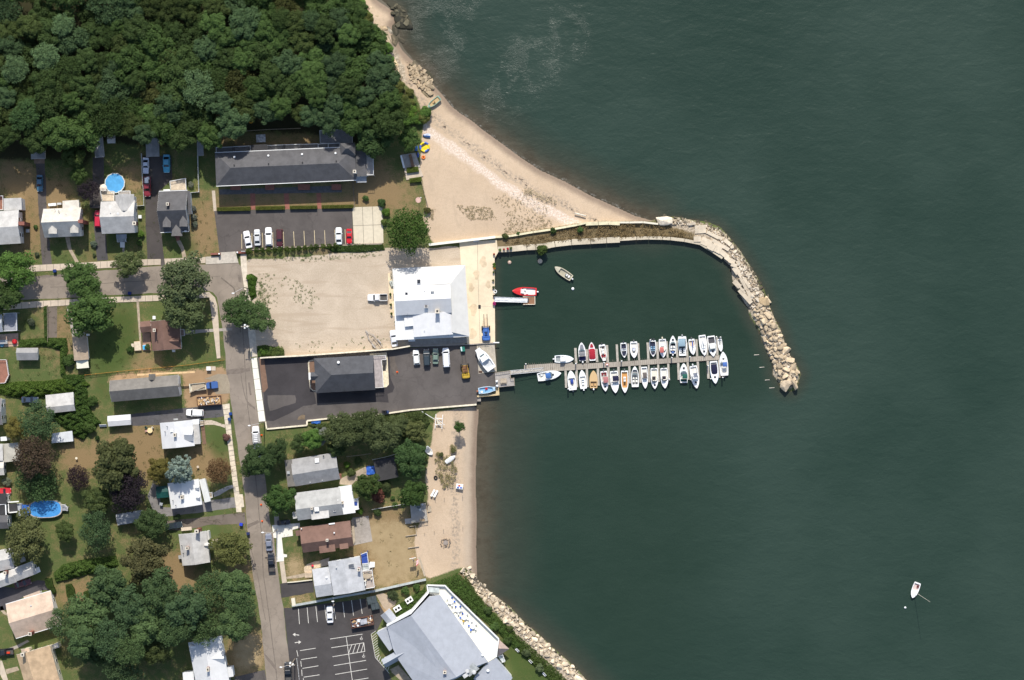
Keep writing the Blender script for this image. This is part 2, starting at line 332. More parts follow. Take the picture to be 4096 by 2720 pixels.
for nm, pts in (('terrain', [(-1500,-1500),(-214.9,-1500),(-214.9,1500),(-1500,1500)]), ('terrain', [(-214.9,139.9),(-60,139.9),(-60,1500),(-214.9,1500)]), ('terrain', [(-214.9,-1500),(60,-1500),(60,-149.9),(-214.9,-149.9)])):
    tag(MB().sheet(pts, -0.05).build(nm, M('far_grass', (.07,.075,.03), big=.6)), 'green and brown open land beyond the neighbourhood', 'land', kind='structure')
# ---- water
def water_fn(X, Y):
    db, dw, dr, ins = shore_fields(X, Y)
    dm = np.minimum(db, np.minimum(dw*3 + 4, dr*2.2 + 3.5)); dm = np.where(ins, -0.1, dm)
    # the bay south of the pier shelves gently, the basin and open water are deep
    sh = np.where((Y < -16) & (X < 60), 1.0, 0.0); sh = blur(sh, 4)
    k = 1.0 - 0.40*sh
    basin = blur(inpoly(X, Y, [g(P_, *p) for p in [(1975,1000),(2900,960),(3060,1250),(3120,1560),(2960,1620),(1990,1620)]]).astype(float), 5)
    gu = np.zeros(X.shape)
    for px, py, r in ((1770,30,13),(1810,140,9),(1720,230,8),(2260,130,8),(2170,210,9),(2080,290,10),(2020,390,8),(1980,460,5),(1750,-120,16)):
        a = g(P_, px, py); gu = np.maximum(gu, np.exp(-((X-a[0])**2 + ((Y-a[1])*.8)**2)/r**2))
    return np.full(X.shape, WATER), {'depth': dm*k, 'basin': np.maximum(basin, .8*blur(inpoly(X, Y, [g(P_, *p) for p in [(1900,1600),(2700,1640),(2900,2100),(2700,2800),(2300,2800),(1900,2320)]]).astype(float), 14)), 'gust': gu, 'surf': np.clip((Y - 20)/10, 0, 1)}
def water_mat():
    t = NT('sea_water')
    dp = t.attr('depth'); nb = t.noise(.05, 5, .6); ns = t.noise(.28, 5, .7)
    d2 = t.math('ADD', dp, t.math('MULTIPLY', t.math('SUBTRACT', ns, .5), 4.0))
    open_ = t.mix(t.ramp(t.noise(.018, 4, .55), .3, .7), (.020,.040,.029), (.031,.054,.041))
    bas = t.mix(t.ramp(nb, .3, .7), (.0165,.034,.022), (.021,.040,.027))
    deep = t.mix(t.attr('basin'), open_, bas)
    shal = t.mix(t.ramp(ns, .35, .65), (.062,.052,.034), (.088,.076,.052))
    mid = t.mix(t.ramp(ns, .3, .7), (.036,.044,.031), (.044,.051,.036))
    c = t.mix(t.ramp(d2, 2.5, 13.0), mid, deep)
    c = t.mix(t.ramp(d2, .3, 5.0), shal, c)
    fm = t.math('ADD', dp, t.math('MULTIPLY', t.math('SUBTRACT', t.noise(.35, 4, .7), .5), 1.6))
    foam = t.math('MULTIPLY', t.math('MULTIPLY', t.ramp(fm, .0, .22), t.ramp(fm, .75, .35)), t.ramp(t.noise(1.1, 4, .75), .45, .75, 0, .35))
    foam = t.math('MULTIPLY', foam, t.attr('surf'))
    c = t.mix(foam, c, (.62,.60,.55))
    gust = t.math('MULTIPLY', t.attr('gust'), t.ramp(t.noise(.16, 4, .6, .5, stretch=(1.0, .6, 1), rot=.6), .15, .95))
    n1 = t.noise(.30, 3, .5, .3, stretch=(.55, 1, 1), rot=-.25); n2 = t.noise(1.3, 2, .5, stretch=(.7, 1, 1), rot=.2); n3 = t.noise(5.0, 1, .5)
    calm = t.ramp(t.attr('basin'), 0, 1, 1.0, .5)
    h = t.math('ADD', t.math('MULTIPLY', n1, .24), t.math('ADD', t.math('MULTIPLY', n2, .065), t.math('MULTIPLY', n3, t.ramp(gust, 0, 1, .014, .26))))
    h = t.math('MULTIPLY', h, calm)
    t.out(c, t.ramp(gust, 0, 1, .24, .42), .5); t.b.inputs['IOR'].default_value = 1.33
    t.bump(h, 1.0, 1.0)
    return t.m
WM = water_mat()
wo = grid_mesh('water', GX0 + 115, 180.0, -150.0, 140.0, 0.8, water_fn, None, WM)
tag(wo, 'dark green rippled sea with the small harbour basin', 'sea', kind='structure')
for pts in ([(180,-150),(1500,-150),(1500,140),(180,140)], [(-60,140),(1500,140),(1500,1500),(-60,1500)], [(60,-1500),(1500,-1500),(1500,-150),(60,-150)]):
    o = MB().sheet(pts, WATER).build('water', WM); a = o.data.attributes.new('depth', 'FLOAT', 'POINT'); a.data.foreach_set('value', [60.0]*4)
    tag(o, 'open dark green water reaching away from the harbour', 'sea', kind='structure')
# ---- hard surfaces
def asphalt(name, col, crack=.5, stain=.5):
    t = NT(name); n = t.noise(.16, 6, .65); f = t.noise(5.0, 3, .7)
    c = t.mix(t.ramp(n, .3, .7), tuple(x*.78 for x in col), tuple(x*1.22 for x in col))
    c = t.mix(.3, c, t.mix(f, tuple(x*.55 for x in col), tuple(x*1.5 for x in col)))
    st = t.ramp(t.noise(.5, 4, .7, 1.0), .62, .75, 0, stain); c = t.mix(st, c, tuple(x*.6 for x in col))
    v = t.n('ShaderNodeTexVoronoi', feature='DISTANCE_TO_EDGE'); v.inputs['Scale'].default_value = .13
    wv = t.n('ShaderNodeVectorMath', operation='ADD'); t.put(wv.inputs[0], t.pos); nn = t.n('ShaderNodeTexNoise'); nn.inputs['Scale'].default_value = .5; t.put(nn.inputs['Vector'], t.pos)
    sc = t.n('ShaderNodeVectorMath', operation='SCALE'); t.put(sc.inputs[0], nn.outputs['Color']); sc.inputs['Scale'].default_value = 3.0; t.put(wv.inputs[1], sc.outputs[0]); t.put(v.inputs['Vector'], wv.outputs[0])
    c = t.mix(t.ramp(v.outputs['Distance'], .022, .004, 0, crack), c, tuple(x*.45 for x in col))
    return t.out(c, .9, .25)
ROADM = asphalt('weathered_asphalt', (.265,.222,.18), .22, .4); LOTM = asphalt('grey_asphalt', (.105,.092,.085), .3); OLDM = asphalt('worn_asphalt', (.112,.099,.092), .2, .45)
NEWM = asphalt('fresh_asphalt', (.052,.047,.049), .08, .3); DRVM = asphalt('driveway_asphalt', (.085,.08,.082), .3); RESTM = asphalt('black_asphalt', (.068,.062,.061), .15, .45)
LDRV = asphalt('pale_asphalt', (.23,.215,.205), .3); BDRV = asphalt('brown_asphalt', (.17,.14,.115), .6)
CONC = M('concrete', (.55,.46,.36), var=.12, scale=.9, fine=.2, big=.25); NEWC = M('new_concrete', (.80,.76,.66), var=.06, fine=.08, big=.08); APRON = M('pale_concrete', (.74,.61,.43), var=.07, scale=.5, fine=.1, big=.25)
GCON = M('grey_concrete', (.36,.32,.28), fine=.25, big=.3); BRICKP = M('brick_paving', (.30,.12,.085), fine=.35); MULCH = M('mulch', (.20,.12,.08), fine=.4)
PAINT = M('road_paint', (.66,.63,.57), var=.15, fine=.35); YPAINT = M('yellow_road_paint', (.58,.48,.30), var=.15, fine=.25); TAR = M('tar_seam', (.165,.138,.112)); DTAR = M('dark_patch', (.185,.152,.125), fine=.3)
road = sheet('road', gs(P_, [(-900,1150),(0,1112),(143,1107),(443,1080),(586,1068),(696,1064),(824,1058),(954,1052),(963,1066),(971,1118),(978,1178),(993,1328),(1003,1428),(1018,1557),(1035,1690),(1050,1800),(1066,1950),(1083,2100),(1096,2151),(1102,2218),(1115,2312),(1126,2394),(1134,2432),(1141,2509),(1157,2639),(1166,2720),(1260,3400),
  (1160,3400),(1066,2720),(1056,2616),(1043,2487),(1030,2400),(1011,2298),(1003,2234),(988,2111),(979,1977),(945,1750),(935,1685),(924,1614),(918,1532),(904,1481),(903,1443),(889,1307),(875,1228),(868,1190),(852,1170),(836,1164),(671,1170),(430,1180),(275,1191),(0,1202),(-900,1245)]), .02, ROADM, 'pale weathered asphalt street bending south past the harbour', 'street', rough=.12)
def strip(pts, wd, z, mat, name, parent):
    b = MB()
    for i in range(len(pts) - 1):
        a, c = Vector(pts[i]), Vector(pts[i+1]); d = (c - a).normalized(); p = Vector((-d.y, d.x))*wd/2
        b.add([(*(a - p), z), (*(c - p), z), (*(c + p), z), (*(a + p), z)], [(0,1,2,3)])
    return b.build(name, mat, parent)
def wob(pts, amp, seed):
    rnd = random.Random(seed); out = []
    for a, b in zip(pts, pts[1:]):
        n = max(1, int(math.dist(a, b)/4))
        for k in range(n): out.append((a[0] + (b[0]-a[0])*k/n + rnd.uniform(-amp, amp), a[1] + (b[1]-a[1])*k/n + rnd.uniform(-amp, amp)))
    return out + [pts[-1]]
for pts, wd, sd_ in (([(970,1300),(980,1470),(985,1560),(1000,1700),(1018,1850),(1030,1990),(1047,2140),(1055,2300),(1080,2480),(1098,2640),(1108,2720)], .22, 1), ([(960,1480),(968,1520),(975,1570),(985,1600)], .2, 2), ([(996,1530),(1003,1580)], .5, 3), ([(962,2040),(1000,2180),(1030,2300),(1062,2480)], .15, 4), ([(700,1120),(880,1105)], .12, 5), ([(200,1150),(620,1120)], .15, 6),
  ([(885,1110),(935,1150),(955,1230),(962,1330)], .38, 7)):
    strip(wob(gs(P_, pts), .12, sd_), wd, .026 + sd_*.0006, TAR if wd < .4 else DTAR, 'tar_seam', road)
for k, pts in enumerate(([(988,2098),(1030,2080),(1040,2088),(990,2115)], [(1055,2610),(1100,2660),(1108,2690),(1060,2625)], [(905,1478),(1000,1470),(1000,1485),(906,1500)], [(985,1600),(1020,1630),(1022,1640),(990,1618)], [(140,1104),(230,1098),(300,1096),(290,1102),(150,1112)], [(950,1000+100),(962,1100),(966,1130),(955,1128)])):
    MB().sheet(rough_edge(gs(P_, pts), 1, .2, k), .032 + .0007*k).build('repair_patch', DTAR, road)
def pave(pts, mat, label, z=.12, name='pavement'):
    return slab(name, pts, -.05, z, mat, label)
def joints(par, a, b, c, d, n, z, wd=.05):
    jb = MB()
    for k in range(1, n):
        t = k/n; p = Vector(a).lerp(Vector(b), t); q = Vector(d).lerp(Vector(c), t); e = (q - p).normalized(); e = Vector((-e.y, e.x))*wd
        jb.add([(*(p - e), z), (*(q - e), z), (*(q + e), z), (*(p + e), z)], [(0,1,2,3)])
    jb.build('expansion_joint', M('joint_dark', (.16,.13,.10)), par)
o = pave(gs(P_, [(-900,1095),(0,1063),(121,1061),(314,1052),(443,1043),(586,1037),(643,1036),(643,1059),(593,1061),(440,1071),(136,1086),(0,1091),(-900,1125)]), CONC, 'cracked concrete pavement north of the street in front of the houses')
joints(o, *gs(P_, [(0,1063),(643,1036),(643,1059),(0,1091)]), 24, .125)
o = pave(gs(P_, [(657,1035),(800,1029),(822,1028),(822,1052),(661,1059)]), CONC, 'short concrete pavement east of the narrow driveway mouth'); joints(o, *gs(P_, [(657,1035),(822,1028),(822,1052),(661,1059)]), 6, .125)
o = pave(gs(P_, [(823,1027),(882,1024),(881,1010),(942,1006),(954,1051),(823,1057)]), M('entrance_concrete', (.50,.45,.38), fine=.15, big=.2), 'wide concrete apron at the motel car park entrance')
pave(gs(P_, [(962,1018),(986,1016),(990,1100),(1000,1180),(1012,1260),(1023,1339),(1029,1425),(1004,1428),(993,1330),(980,1180),(972,1118),(964,1066)]), M('beige_concrete', (.62,.54,.43), fine=.12, big=.2), 'narrow beige pavement beside the gravel yard')
o = pave(gs(P_, [(1005,1433),(1027,1430),(1062,1684),(1036,1687)]), NEWC, 'bright new concrete pavement beside the black car park', .14); joints(o, *gs(P_, [(1005,1433),(1036,1687),(1062,1684),(1027,1430)]), 6, .145)
o = pave(gs(P_, [(-900,1258),(0,1215),(178,1203),(432,1189),(640,1180),(800,1174),(836,1167),(860,1190),(870,1225),(875,1300),(882,1432),(868,1434),(850,1290),(838,1190),(640,1203),(432,1211),(182,1227),(0,1241),(-900,1290)]), CONC, 'concrete pavement south of the street turning the corner southwards')
joints(o, *gs(P_, [(0,1215),(640,1180),(640,1203),(0,1241)]), 22, .125)
o = pave(gs(P_, [(890,1618),(918,1614),(927,1740),(945,1880),(958,1977),(971,1977),(977,2027),(965,2030),(967,2048),(946,2049),(937,1977),(905,1728)]), M('cream_concrete', (.66,.57,.44), fine=.1, big=.15), 'cream concrete pavement in front of the two white bungalows'); joints(o, *gs(P_, [(890,1618),(940,1990),(960,1985),(918,1614)]), 18, .125)
pave(gs(P_, [(1088,2101),(1199,2092),(1200,2111),(1170,2119),(1172,2143),(1127,2150),(1134,2216),(1148,2218),(1148,2228),(1136,2229),(1136,2245),(1106,2247),(1106,2152),(1094,2151)]), NEWC, 'white concrete drive and pavement in front of the brown roofed house')
pave(gs(P_, [(1118,2248),(1136,2246),(1148,2330),(1129,2333)]), CONC, 'tan concrete pavement south of the white concrete drive')
pave(gs(P_, [(1096,2045),(1113,2042),(1118,2098),(1098,2100)]), GCON, 'short grey path under the street tree')
verge = [('lawn', [(136,1087),(440,1072),(443,1079),(143,1106)])]
def drive(pts, mat, label, z=.03, name='driveway', zz=P_): return sheet(name, gs(zz, pts), z, mat, label, 'driveway', rough=.1)
drive([(143,654),(150,764),(163,975),(170,1060),(208,1058),(195,946),(186,814),(179,654)], LOTM, 'long narrow driveway with a blue car west of the white cape house')
sheet('path', gs(A_, [(380,375),(500,372),(500,430),(380,432)]), .034, M('brown_pad', (.22,.15,.11)), 'brown pad in front of the small garage', 'path')
drive([(371,629),(414,625),(416,732),(402,821),(357,821),(370,740)], LOTM, 'grey driveway running beside the round pool')
drive([(370,850),(403,850),(423,939),(432,1040),(389,1043)], DRVM, 'short asphalt driveway with a red vehicle beside the pale house', .031)
drive([(571,623),(686,623),(689,714),(640,765),(645,925),(657,1035),(589,1036),(579,786)], asphalt('dark_drive', (.075,.066,.062), .3), 'wide dark driveway with parked cars beside the dark roofed house')
drive([(644,1036),(656,1035),(661,1064),(643,1065)], LOTM, 'narrow asphalt strip through the pavement', .034)
cp = sheet('car_park', gs(P_, [(857,843),(1409,834),(1414,979),(942,1008),(878,1010)]), .03, LOTM, 'grey asphalt motel car park with painted bays', 'car park')
lm = MB()
for x0, y0, x1, y1 in [(373,1088,375,1222),(465,1082,467,1217),(558,1078,563,1212),(652,1073,657,1207),(747,1068,752,1202),(838,1065,846,1198),(931,1060,938,1193),(1024,1056,1030,1191),(1116,1055,1122,1188),(1208,1050,1214,1182),(1299,1046,1305,1180)]:
    a, b = Vector(g(B_, x0, y0)), Vector(g(B_, x1, y1)); n = Vector((.08, 0)); lm.add([(*(a-n), .038), (*(b-n), .038), (*(b+n), .038), (*(a+n), .038)], [(0,1,2,3)])
lm.build('bay_line', YPAINT, cp)
o = slab('pavement', gs(P_, [(1409,829),(1530,825),(1534,972),(1416,977)]), -.05, .05, M('pad_concrete', (.60,.53,.40), var=.08, fine=.1, big=.25), 'square cream concrete pad east of the motel car park')
joints(o, *gs(P_, [(1409,829),(1530,825),(1534,972),(1416,977)]), 3, .056); joints(o, *gs(P_, [(1409,829),(1416,977),(1534,972),(1530,825)]), 2, .057)
ap = slab('quay', gs(P_, [(1837,969),(1987,959),(1992,1011),(1978.5,1032),(1980.5,1370),(1869,1378),(1866,1350),(1861,1059),(1844,1059)]), -3.2, .1, APRON, 'pale yellow concrete quay beside the harbour basin', 'quay')
jb = strip(gs(K_, [(1310,60),(1318,500),(1332,900),(1345,1340)]), .07, .106, M('joint_dark', (.16,.13,.10)), 'expansion_joint', ap); strip(gs(K_, [(1190,890),(1530,880)]), .05, .107, GCON, 'expansion_joint', ap)
for px, py, rr, k in ((1385,310,1.3,0),(1300,480,1.1,1),(1230,640,1.0,2),(1450,600,.9,3),(1260,930,1.4,4),(1250,1230,1.2,5),(1420,1090,1.2,6)):
    c = g(K_, px, py); MB().sheet(rough_edge([(c[0]+math.cos(a*.7)*rr*(.5+.5*((a*7+k) % 3)/2), c[1]+math.sin(a*.7)*rr*1.3) for a in range(9)], .5, .2, k), .112 + .001*k).build('stain', M('quay_stain', (.62,.49,.33), var=.15, big=.4), ap)
slab('quay', gs(P_, [(1907,1378),(1978,1373),(1987,1486),(1914,1495)]), -3.2, .06, M('slab_concrete', (.46,.41,.33), fine=.2, big=.3), 'grey concrete slab under the beached white boat', 'quay')
pave(gs(P_, [(1552,1094),(1572,1087),(1585,1265),(1561,1267)]), M('yellow_walk', (.74,.60,.40)), 'yellowish concrete path along the west side of the white hall', .06)
slab('pavement', gs(K_, [(255,1010),(370,1000),(480,1000),(490,1150),(490,1300),(370,1305),(365,1240),(262,1240)]), -.05, .05, GCON, 'grey concrete pad at the southwest corner of the white hall')
slab('pavement', gs(K_, [(430,1312),(1178,1280),(1178,1352),(432,1392)]), -.05, .055, GCON, 'grey concrete strip along the south side of the white hall')
lot = sheet('car_park', gs(P_, [(1029,1432),(1064,1430),(1571,1397),(1618,1392),(1886,1379),(1907,1378),(1914,1495),(1979,1491),(1982,1550),(1912,1572),(1906,1618),(1500,1659),(1228,1683),(1228,1702),(1067,1717),(1063,1685)]), .03, OLDM, 'black asphalt yard around the dark hipped office', 'car park', rough=.05)
nb_ = MB(); nb_.sheet(rough_edge(gs(L_, [(215,312),(960,300),(880,345),(885,720),(960,830),(992,990),(800,1020),(560,1150),(350,1250),(240,1245),(205,1000),(205,830),(270,740),(222,400)]), 1.5, .12, 3), .042)
nb_.sheet(rough_edge(gs(L_, [(2080,280),(2050,225),(1840,265),(1860,760),(1000,840),(1000,985),(1300,965),(1700,955),(2070,970),(2055,840),(2130,815),(2160,745),(2100,610)]), 1.5, .15, 4), .043); nb_.build('fresh_surface', NEWM, lot)
MB().sheet(rough_edge(gs(L_, [(262,868),(420,862),(672,862),(690,920),(680,978),(500,1030),(295,1100),(272,1000)]), 1.2, .1, 5), .050).build('worn_patch', OLDM, lot)
MB().sheet(rough_edge(gs(L_, [(720,1190),(780,1150),(825,1160),(820,1225),(710,1230)]), 1.0, .15, 6), .051).build('worn_patch', M('tan_patch', (.19,.14,.09)), lot)
MB().sheet(rough_edge(gs(M_, [(230,480),(300,470),(330,620),(360,720),(300,760),(240,640)]), 1.0, .25, 8), .052).build('worn_patch', M('dusty_patch', (.12,.10,.085), big=.5), lot)
slab('planting_bed', gs(P_, [(1036,1434),(1056,1434),(1072,1551),(1059,1567),(1050,1570)]), -.05, .12, MULCH, 'narrow brown mulch strip beside the bright pavement', 'flower bed')
drive([(525,1657),(739,1632),(790,1627),(891,1618),(896,1665),(812,1674),(640,1700),(529,1703)], asphalt('blue_drive', (.10,.095,.098), .2), 'asphalt driveway with a white utility vehicle north of the bungalow')
drive([(619,2027),(688,2030),(836,2001),(937,1989),(944,2030),(814,2048),(688,2064),(635,2066)], LDRV, 'pale grey driveway south of the white bungalow', .031)
drive([(590,1985),(625,1890),(640,1990),(650,2040),(610,2040)], LDRV, 'grey path behind the white bungalow', .033, 'path')
drive([(665,2084),(815,2068),(979,2049),(985,2095),(829,2100),(778,2113),(721,2121),(668,2121)], BDRV, 'cracked brown driveway holding a dark car')
drive([(938,2707),(1059,2680),(1067,2722),(1090,2860),(940,2860)], LOTM, 'asphalt driveway mouth at the bottom of the street', .031)
drive([(-60,2345),(64,2351),(150,2321),(182,2324),(198,2359),(161,2362),(96,2385),(20,2440),(-60,2450)], asphalt('shade_drive', (.075,.07,.075), .1), 'dark driveway between the grey and beige roofed houses')
drive([(1121,2335),(1252,2322),(1256,2369),(1125,2391)], RESTM, 'black driveway beside the large grey roofed house', .031)
drive([(-60,2620),(70,2580),(110,2560),(118,2566),(75,2590),(-60,2650)], GCON, 'dirt track beside the tan roofed house', .029)
rl = sheet('car_park', gs(P_, [(1135,2432),(1168,2431),(1472,2393),(1500,2388),(1540,2455),(1508,2522),(1482,2540),(1500,2620),(1556,2696),(1590,2770),(1620,2900),(1190,2900),(1166,2720),(1157,2640)]), .03, RESTM, 'black asphalt restaurant car park with white bays', 'car park')
lm = MB(); zz = [.040]
def ln(x0, y0, x1, y1, wd=.075):
    a, b = Vector(g(T_, x0, y0)), Vector(g(T_, x1, y1)); d = (b - a).normalized(); n = Vector((-d.y, d.x))*wd; zz[0] += .0002
    lm.add([(*(a-n), zz[0]), (*(b-n), zz[0]), (*(b+n), zz[0]), (*(a+n), zz[0])], [(0,1,2,3)])
for q in [(445,445,462,692),(582,428,604,677),(718,412,745,658),(855,392,886,634),(985,330,1030,612),(1141,348,1169,584),(1277,316,1310,560),(1412,294,1446,530),(942,925,1450,848),(962,1062,1475,984),(980,1203,1488,1120),(1000,1342,1505,1260),(1022,1480,1523,1396),(1040,1620,1543,1536),(1195,888,1300,1640),(1470,985,1488,1122),(470,1107,718,1068),(487,1247,738,1208),(508,1386,758,1345),(527,1523,777,1486),(545,1660,797,1625),(420,1103,440,1197),(482,1268,493,1360),(497,1405,503,1502),(522,1540,530,1640),
  (1232,1150,1283,1015),(1298,1145,1345,1005),(1362,1138,1410,1000),(1428,1128,1470,990),(1586,850,1652,1215),(1652,1215,1872,1465),(1586,850,1660,797)]: ln(*q, wd=.075 if q[0] < 1580 else .06)
for k in range(10):
    t = k/9; ln(1596 + t*60, 895 + t*320, 1596 + 72 + t*52, 855 + t*318 - 22*(1-t), .06)
for k in range(7):
    t = (k+1)/8; ln(1652 + t*215, 1215 + t*248, 1652 + t*215 + 28, 1215 + t*248 - 75, .06)
for (x, y, sgn) in ((405, 856, -1), (440, 975, 1)):
    c = g(T_, x, y); m_ = .0178*sgn
    lm.add([(c[0] + 50*m_, c[1] + .05, .041), (c[0] + 8*m_, c[1] + .5, .041), (c[0] + 8*m_, c[1] - .5, .041)], [(0,1,2)])
    lm.add([(c[0] + 8*m_, c[1] + .1, .041), (c[0] + 8*m_, c[1] - .1, .041), (c[0] - 52*m_, c[1] - .25, .041), (c[0] - 52*m_, c[1] - .05, .041)], [(0,1,2,3)])
for (x, y) in ((1433, 918), (1468, 1195)):     # wheelchair symbols
    cx, cy = g(T_, x, y)
    for k in range(9):
        a0, a1 = R(-200 + 27*k), R(-200 + 27*(k+1)); r0, r1 = .30, .40
        lm.add([(cx + r*math.cos(a), cy + r*math.sin(a), .041) for r, a in ((r0,a0),(r1,a0),(r1,a1),(r0,a1))], [(0,1,2,3)])
    for a, b in (((0,.05),(-.28,.1)), ((-.28,.1),(-.3,-.15)), ((0,.05),(.02,.55)), ((-.1,.3),(-.1,-.05))):
        a, b = Vector(a), Vector(b); d = (b - a).normalized(); n = Vector((-d.y, d.x))*.05; zz[0] += .0002
        lm.add([(cx + p.x, cy + p.y, zz[0]) for p in (a - n, b - n, b + n, a + n)], [(0,1,2,3)])
    lm.add([(cx + .05 + .1*math.cos(a), cy + .65 + .1*math.sin(a), .041) for a in (0, 1, 2, 3, 4, 5)], [(0,1,2,3,4,5)])
lm.build('painted_marking', PAINT, rl)
slab('patio', gs(P_, [(1409,2071),(1474,2063),(1490,2165),(1411,2182)]), -.05, .05, GCON, 'grey concrete patio behind the brown roofed house', 'patio')
slab('patio', gs(P_, [(1363,1914),(1459,1868),(1494,1864),(1497,1895),(1421,1925),(1406,1941),(1356,1937)]), -.05, .04, M('tan_patio', (.42,.34,.25), fine=.25, big=.3), 'tan concrete yard beside the black shed', 'patio')
for pts, lb in (([(450,725),(495,725),(498,868),(455,872)], 'brick path nearest the street in the motel garden'), ([(750,725),(795,725),(802,865),(764,868)], 'brick path between the second and third motel hedges'), ([(1043,725),(1085,722),(1088,862),(1052,864)], 'brick path nearest the beach in the motel garden')):
    sheet('path', gs(B_, pts), .034, BRICKP, lb, 'path')
sheet('path', gs(B_, [(170,690),(1270,655),(1270,715),(175,735)]), .031, M('dark_walk', (.12,.115,.115)), 'dark asphalt walk along the motel front', 'path')
sheet('path', gs(B_, [(105,700),(135,700),(148,880),(122,885)]), .032, CONC, 'stepping stone path at the west end of the motel garden', 'path')
sheet('path', gs(A_, [(730,1255),(780,1255),(800,1385),(885,1535),(845,1540),(760,1385)]), .032, M('tan_path', (.40,.32,.23)), 'curved tan path to the white cape house', 'path')
sheet('path', gs(A_, [(1372,1370),(1395,1370),(1398,1480),(1368,1485)]), .032, GCON, 'straight path to the steps of the pale house', 'path')
sheet('path', gs(A_, [(1975,1300),(2020,1290),(2060,1370),(2090,1485),(2045,1490),(2025,1390)]), .032, M('tan_path', (.40,.32,.23)), 'curved path to the dark roofed house', 'path')
sheet('path', gs(A_, [(1972,1240),(2012,1240),(2015,1292),(1975,1298)]), .038, BRICKP, 'red brick doorstep path of the dark roofed house', 'path')
sheet('path', gs(C_, [(1528,580),(1557,578),(1590,1130),(1560,1000)]), .032, M('tan_path', (.40,.32,.23)), 'thin path from the street to the brown roofed bungalow', 'path')
sheet('path', gs(C_, [(530,640),(640,632),(638,978),(540,985)]), .031, BDRV, 'mossy double track drive beside the vine fence', 'path')
sheet('path', gs(C_, [(745,630),(800,700),(820,860),(960,930),(940,965),(810,970)]), .032, GCON, 'grey track under the maple leading to the tan garage', 'path')
sheet('path', gs(AB, [(900,140),(1010,138),(1080,160),(1150,190),(1195,198),(1195,245),(1130,222),(1040,200),(905,202)]), .032, CONC, 'curved path to the upper white bungalow', 'path')
sheet('path', gs(AB, [(1030,1130),(1100,1095),(1220,1040),(1300,1020),(1310,1060),(1240,1085),(1120,1160),(1050,1185)]), .032, M('grey_path', (.36,.35,.34)), 'curved grey path to the lower white bungalow', 'path')
sheet('path', gs(C_, [(2040,900),(2260,890),(2600,870),(2600,900),(2260,925),(2040,955)]), .032, GCON, 'grey path from the street to the brown roofed bungalow', 'path')
sheet('path', gs(S_, [(320,870),(530,825),(570,815),(570,865),(520,880),(330,895)]), .032, M('tan_path', (.40,.32,.23)), 'tan path to the large grey roofed house', 'path')
sheet('path', gs(S_, [(560,740),(600,700),(700,660),(775,650),(785,735),(670,765),(665,820),(570,812),(560,780)]), .034, M('buff_patio', (.62,.48,.33)), 'rounded buff patio with a red ball beside the large grey roofed house', 'patio')
sheet('path', gs(Y_, [(1060,420),(1330,320),(1500,330),(1560,500),(1570,700),(1300,720),(1240,640),(1200,440)]), .03, M('gravel_pad', (.30,.25,.18), fine=.4, big=.3), 'grey gravel pad where the blue lorry is parked', 'ground')
sheet('path', gs(C_, [(0,945),(205,930),(205,1075),(0,1088)]), .04, M('pink_patio', (.48,.34,.25), fine=.2), 'pinkish patio with a red cover at the left edge', 'patio')
sheet('path', gs(H_, [(0,470),(40,460),(70,540),(120,580),(115,610),(50,580),(0,520)]), .03, M('tan_path', (.40,.32,.23)), 'curved path at the west wall of the beige roofed house', 'path')
sheet('path', gs(H_, [(80,1410),(260,1365),(290,1420),(100,1480)]), .031, M('tan_path', (.40,.32,.23)), 'short path to the tan roofed house', 'path')
sheet('path', gs(H_, [(0,1275),(30,1280),(75,1420),(120,1568),(60,1600),(0,1480)]), .033, CONC, 'concrete path along the frontage of the tan roofed house', 'path')
sheet('path', gs(T_, [(1660,230),(1760,200),(1850,240),(1980,330),(1960,400),(1830,470),(1780,440)]), .035, M('pale_dirt', (.42,.33,.24), fine=.3, big=.4), 'pale bare soil beside the two dumpsters', 'ground')
sheet('path', gs(T_, [(1900,1440),(2010,1350),(2040,1360),(2220,1568),(2040,1568)]), .04, M('tan_path', (.40,.32,.23)), 'tan path along the restaurant wall', 'path')
# ================================================================ BUILDINGS
def shingle(name, col, var=.19, metal=False):
    if name in _mats: return _mats[name]
    t = NT(name); n = t.noise(.5, 5, .65); f = t.noise(4.5, 3, .7); s = t.noise(1.2, 3, .6, stretch=(1, .25, 1))
    c = t.mix(t.ramp(n, .3, .7), tuple(x*(1-var) for x in col), tuple(min(.93, x*(1+var)) for x in col))
    c = t.mix(.22 if not metal else .06, c, t.mix(f, tuple(x*.55 for x in col), tuple(min(.93, x*1.4) for x in col)))
    c = t.mix(t.ramp(s, .55, .75, 0, .22), c, tuple(x*.7 for x in col))
    t.out(c, .85 if not metal else .5, .3); t.bump(f, .25, .04); _mats[name] = t.m; return t.m
RF_LT = shingle('pale_shingle', (.50,.485,.46)); RF_GR = shingle('grey_shingle', (.30,.295,.29)); RF_MG = shingle('mid_grey_shingle', (.19,.18,.175)); RF_DK = shingle('charcoal_shingle', (.105,.103,.107)); RF_BK = shingle('black_shingle', (.045,.044,.046))
RF_WH = shingle('white_roof', (.74,.74,.725), .04, True); RF_LG = shingle('light_grey_roof', (.66,.66,.66), .06, True); RF_BG = shingle('beige_shingle', (.56,.43,.33)); RF_TN = shingle('tan_shingle', (.47,.34,.215), .25); RF_BR = shingle('brown_shingle', (.185,.11,.085))
RF_CR = shingle('cream_roof', (.60,.565,.50)); RF_BL = shingle('blue_grey_shingle', (.40,.415,.44)); RF_OF = shingle('slate_shingle', (.080,.082,.090)); RF_TG = shingle('taupe_shingle', (.20,.185,.165))
WH = M('white_siding', (.78,.78,.76), var=.05); CREAM = M('cream_siding', (.72,.66,.52), var=.06); GREYS = M('grey_siding', (.35,.36,.36), var=.1); BRK = M('red_brick', (.26,.10,.075), fine=.4); BRW = M('brown_siding', (.20,.13,.095))
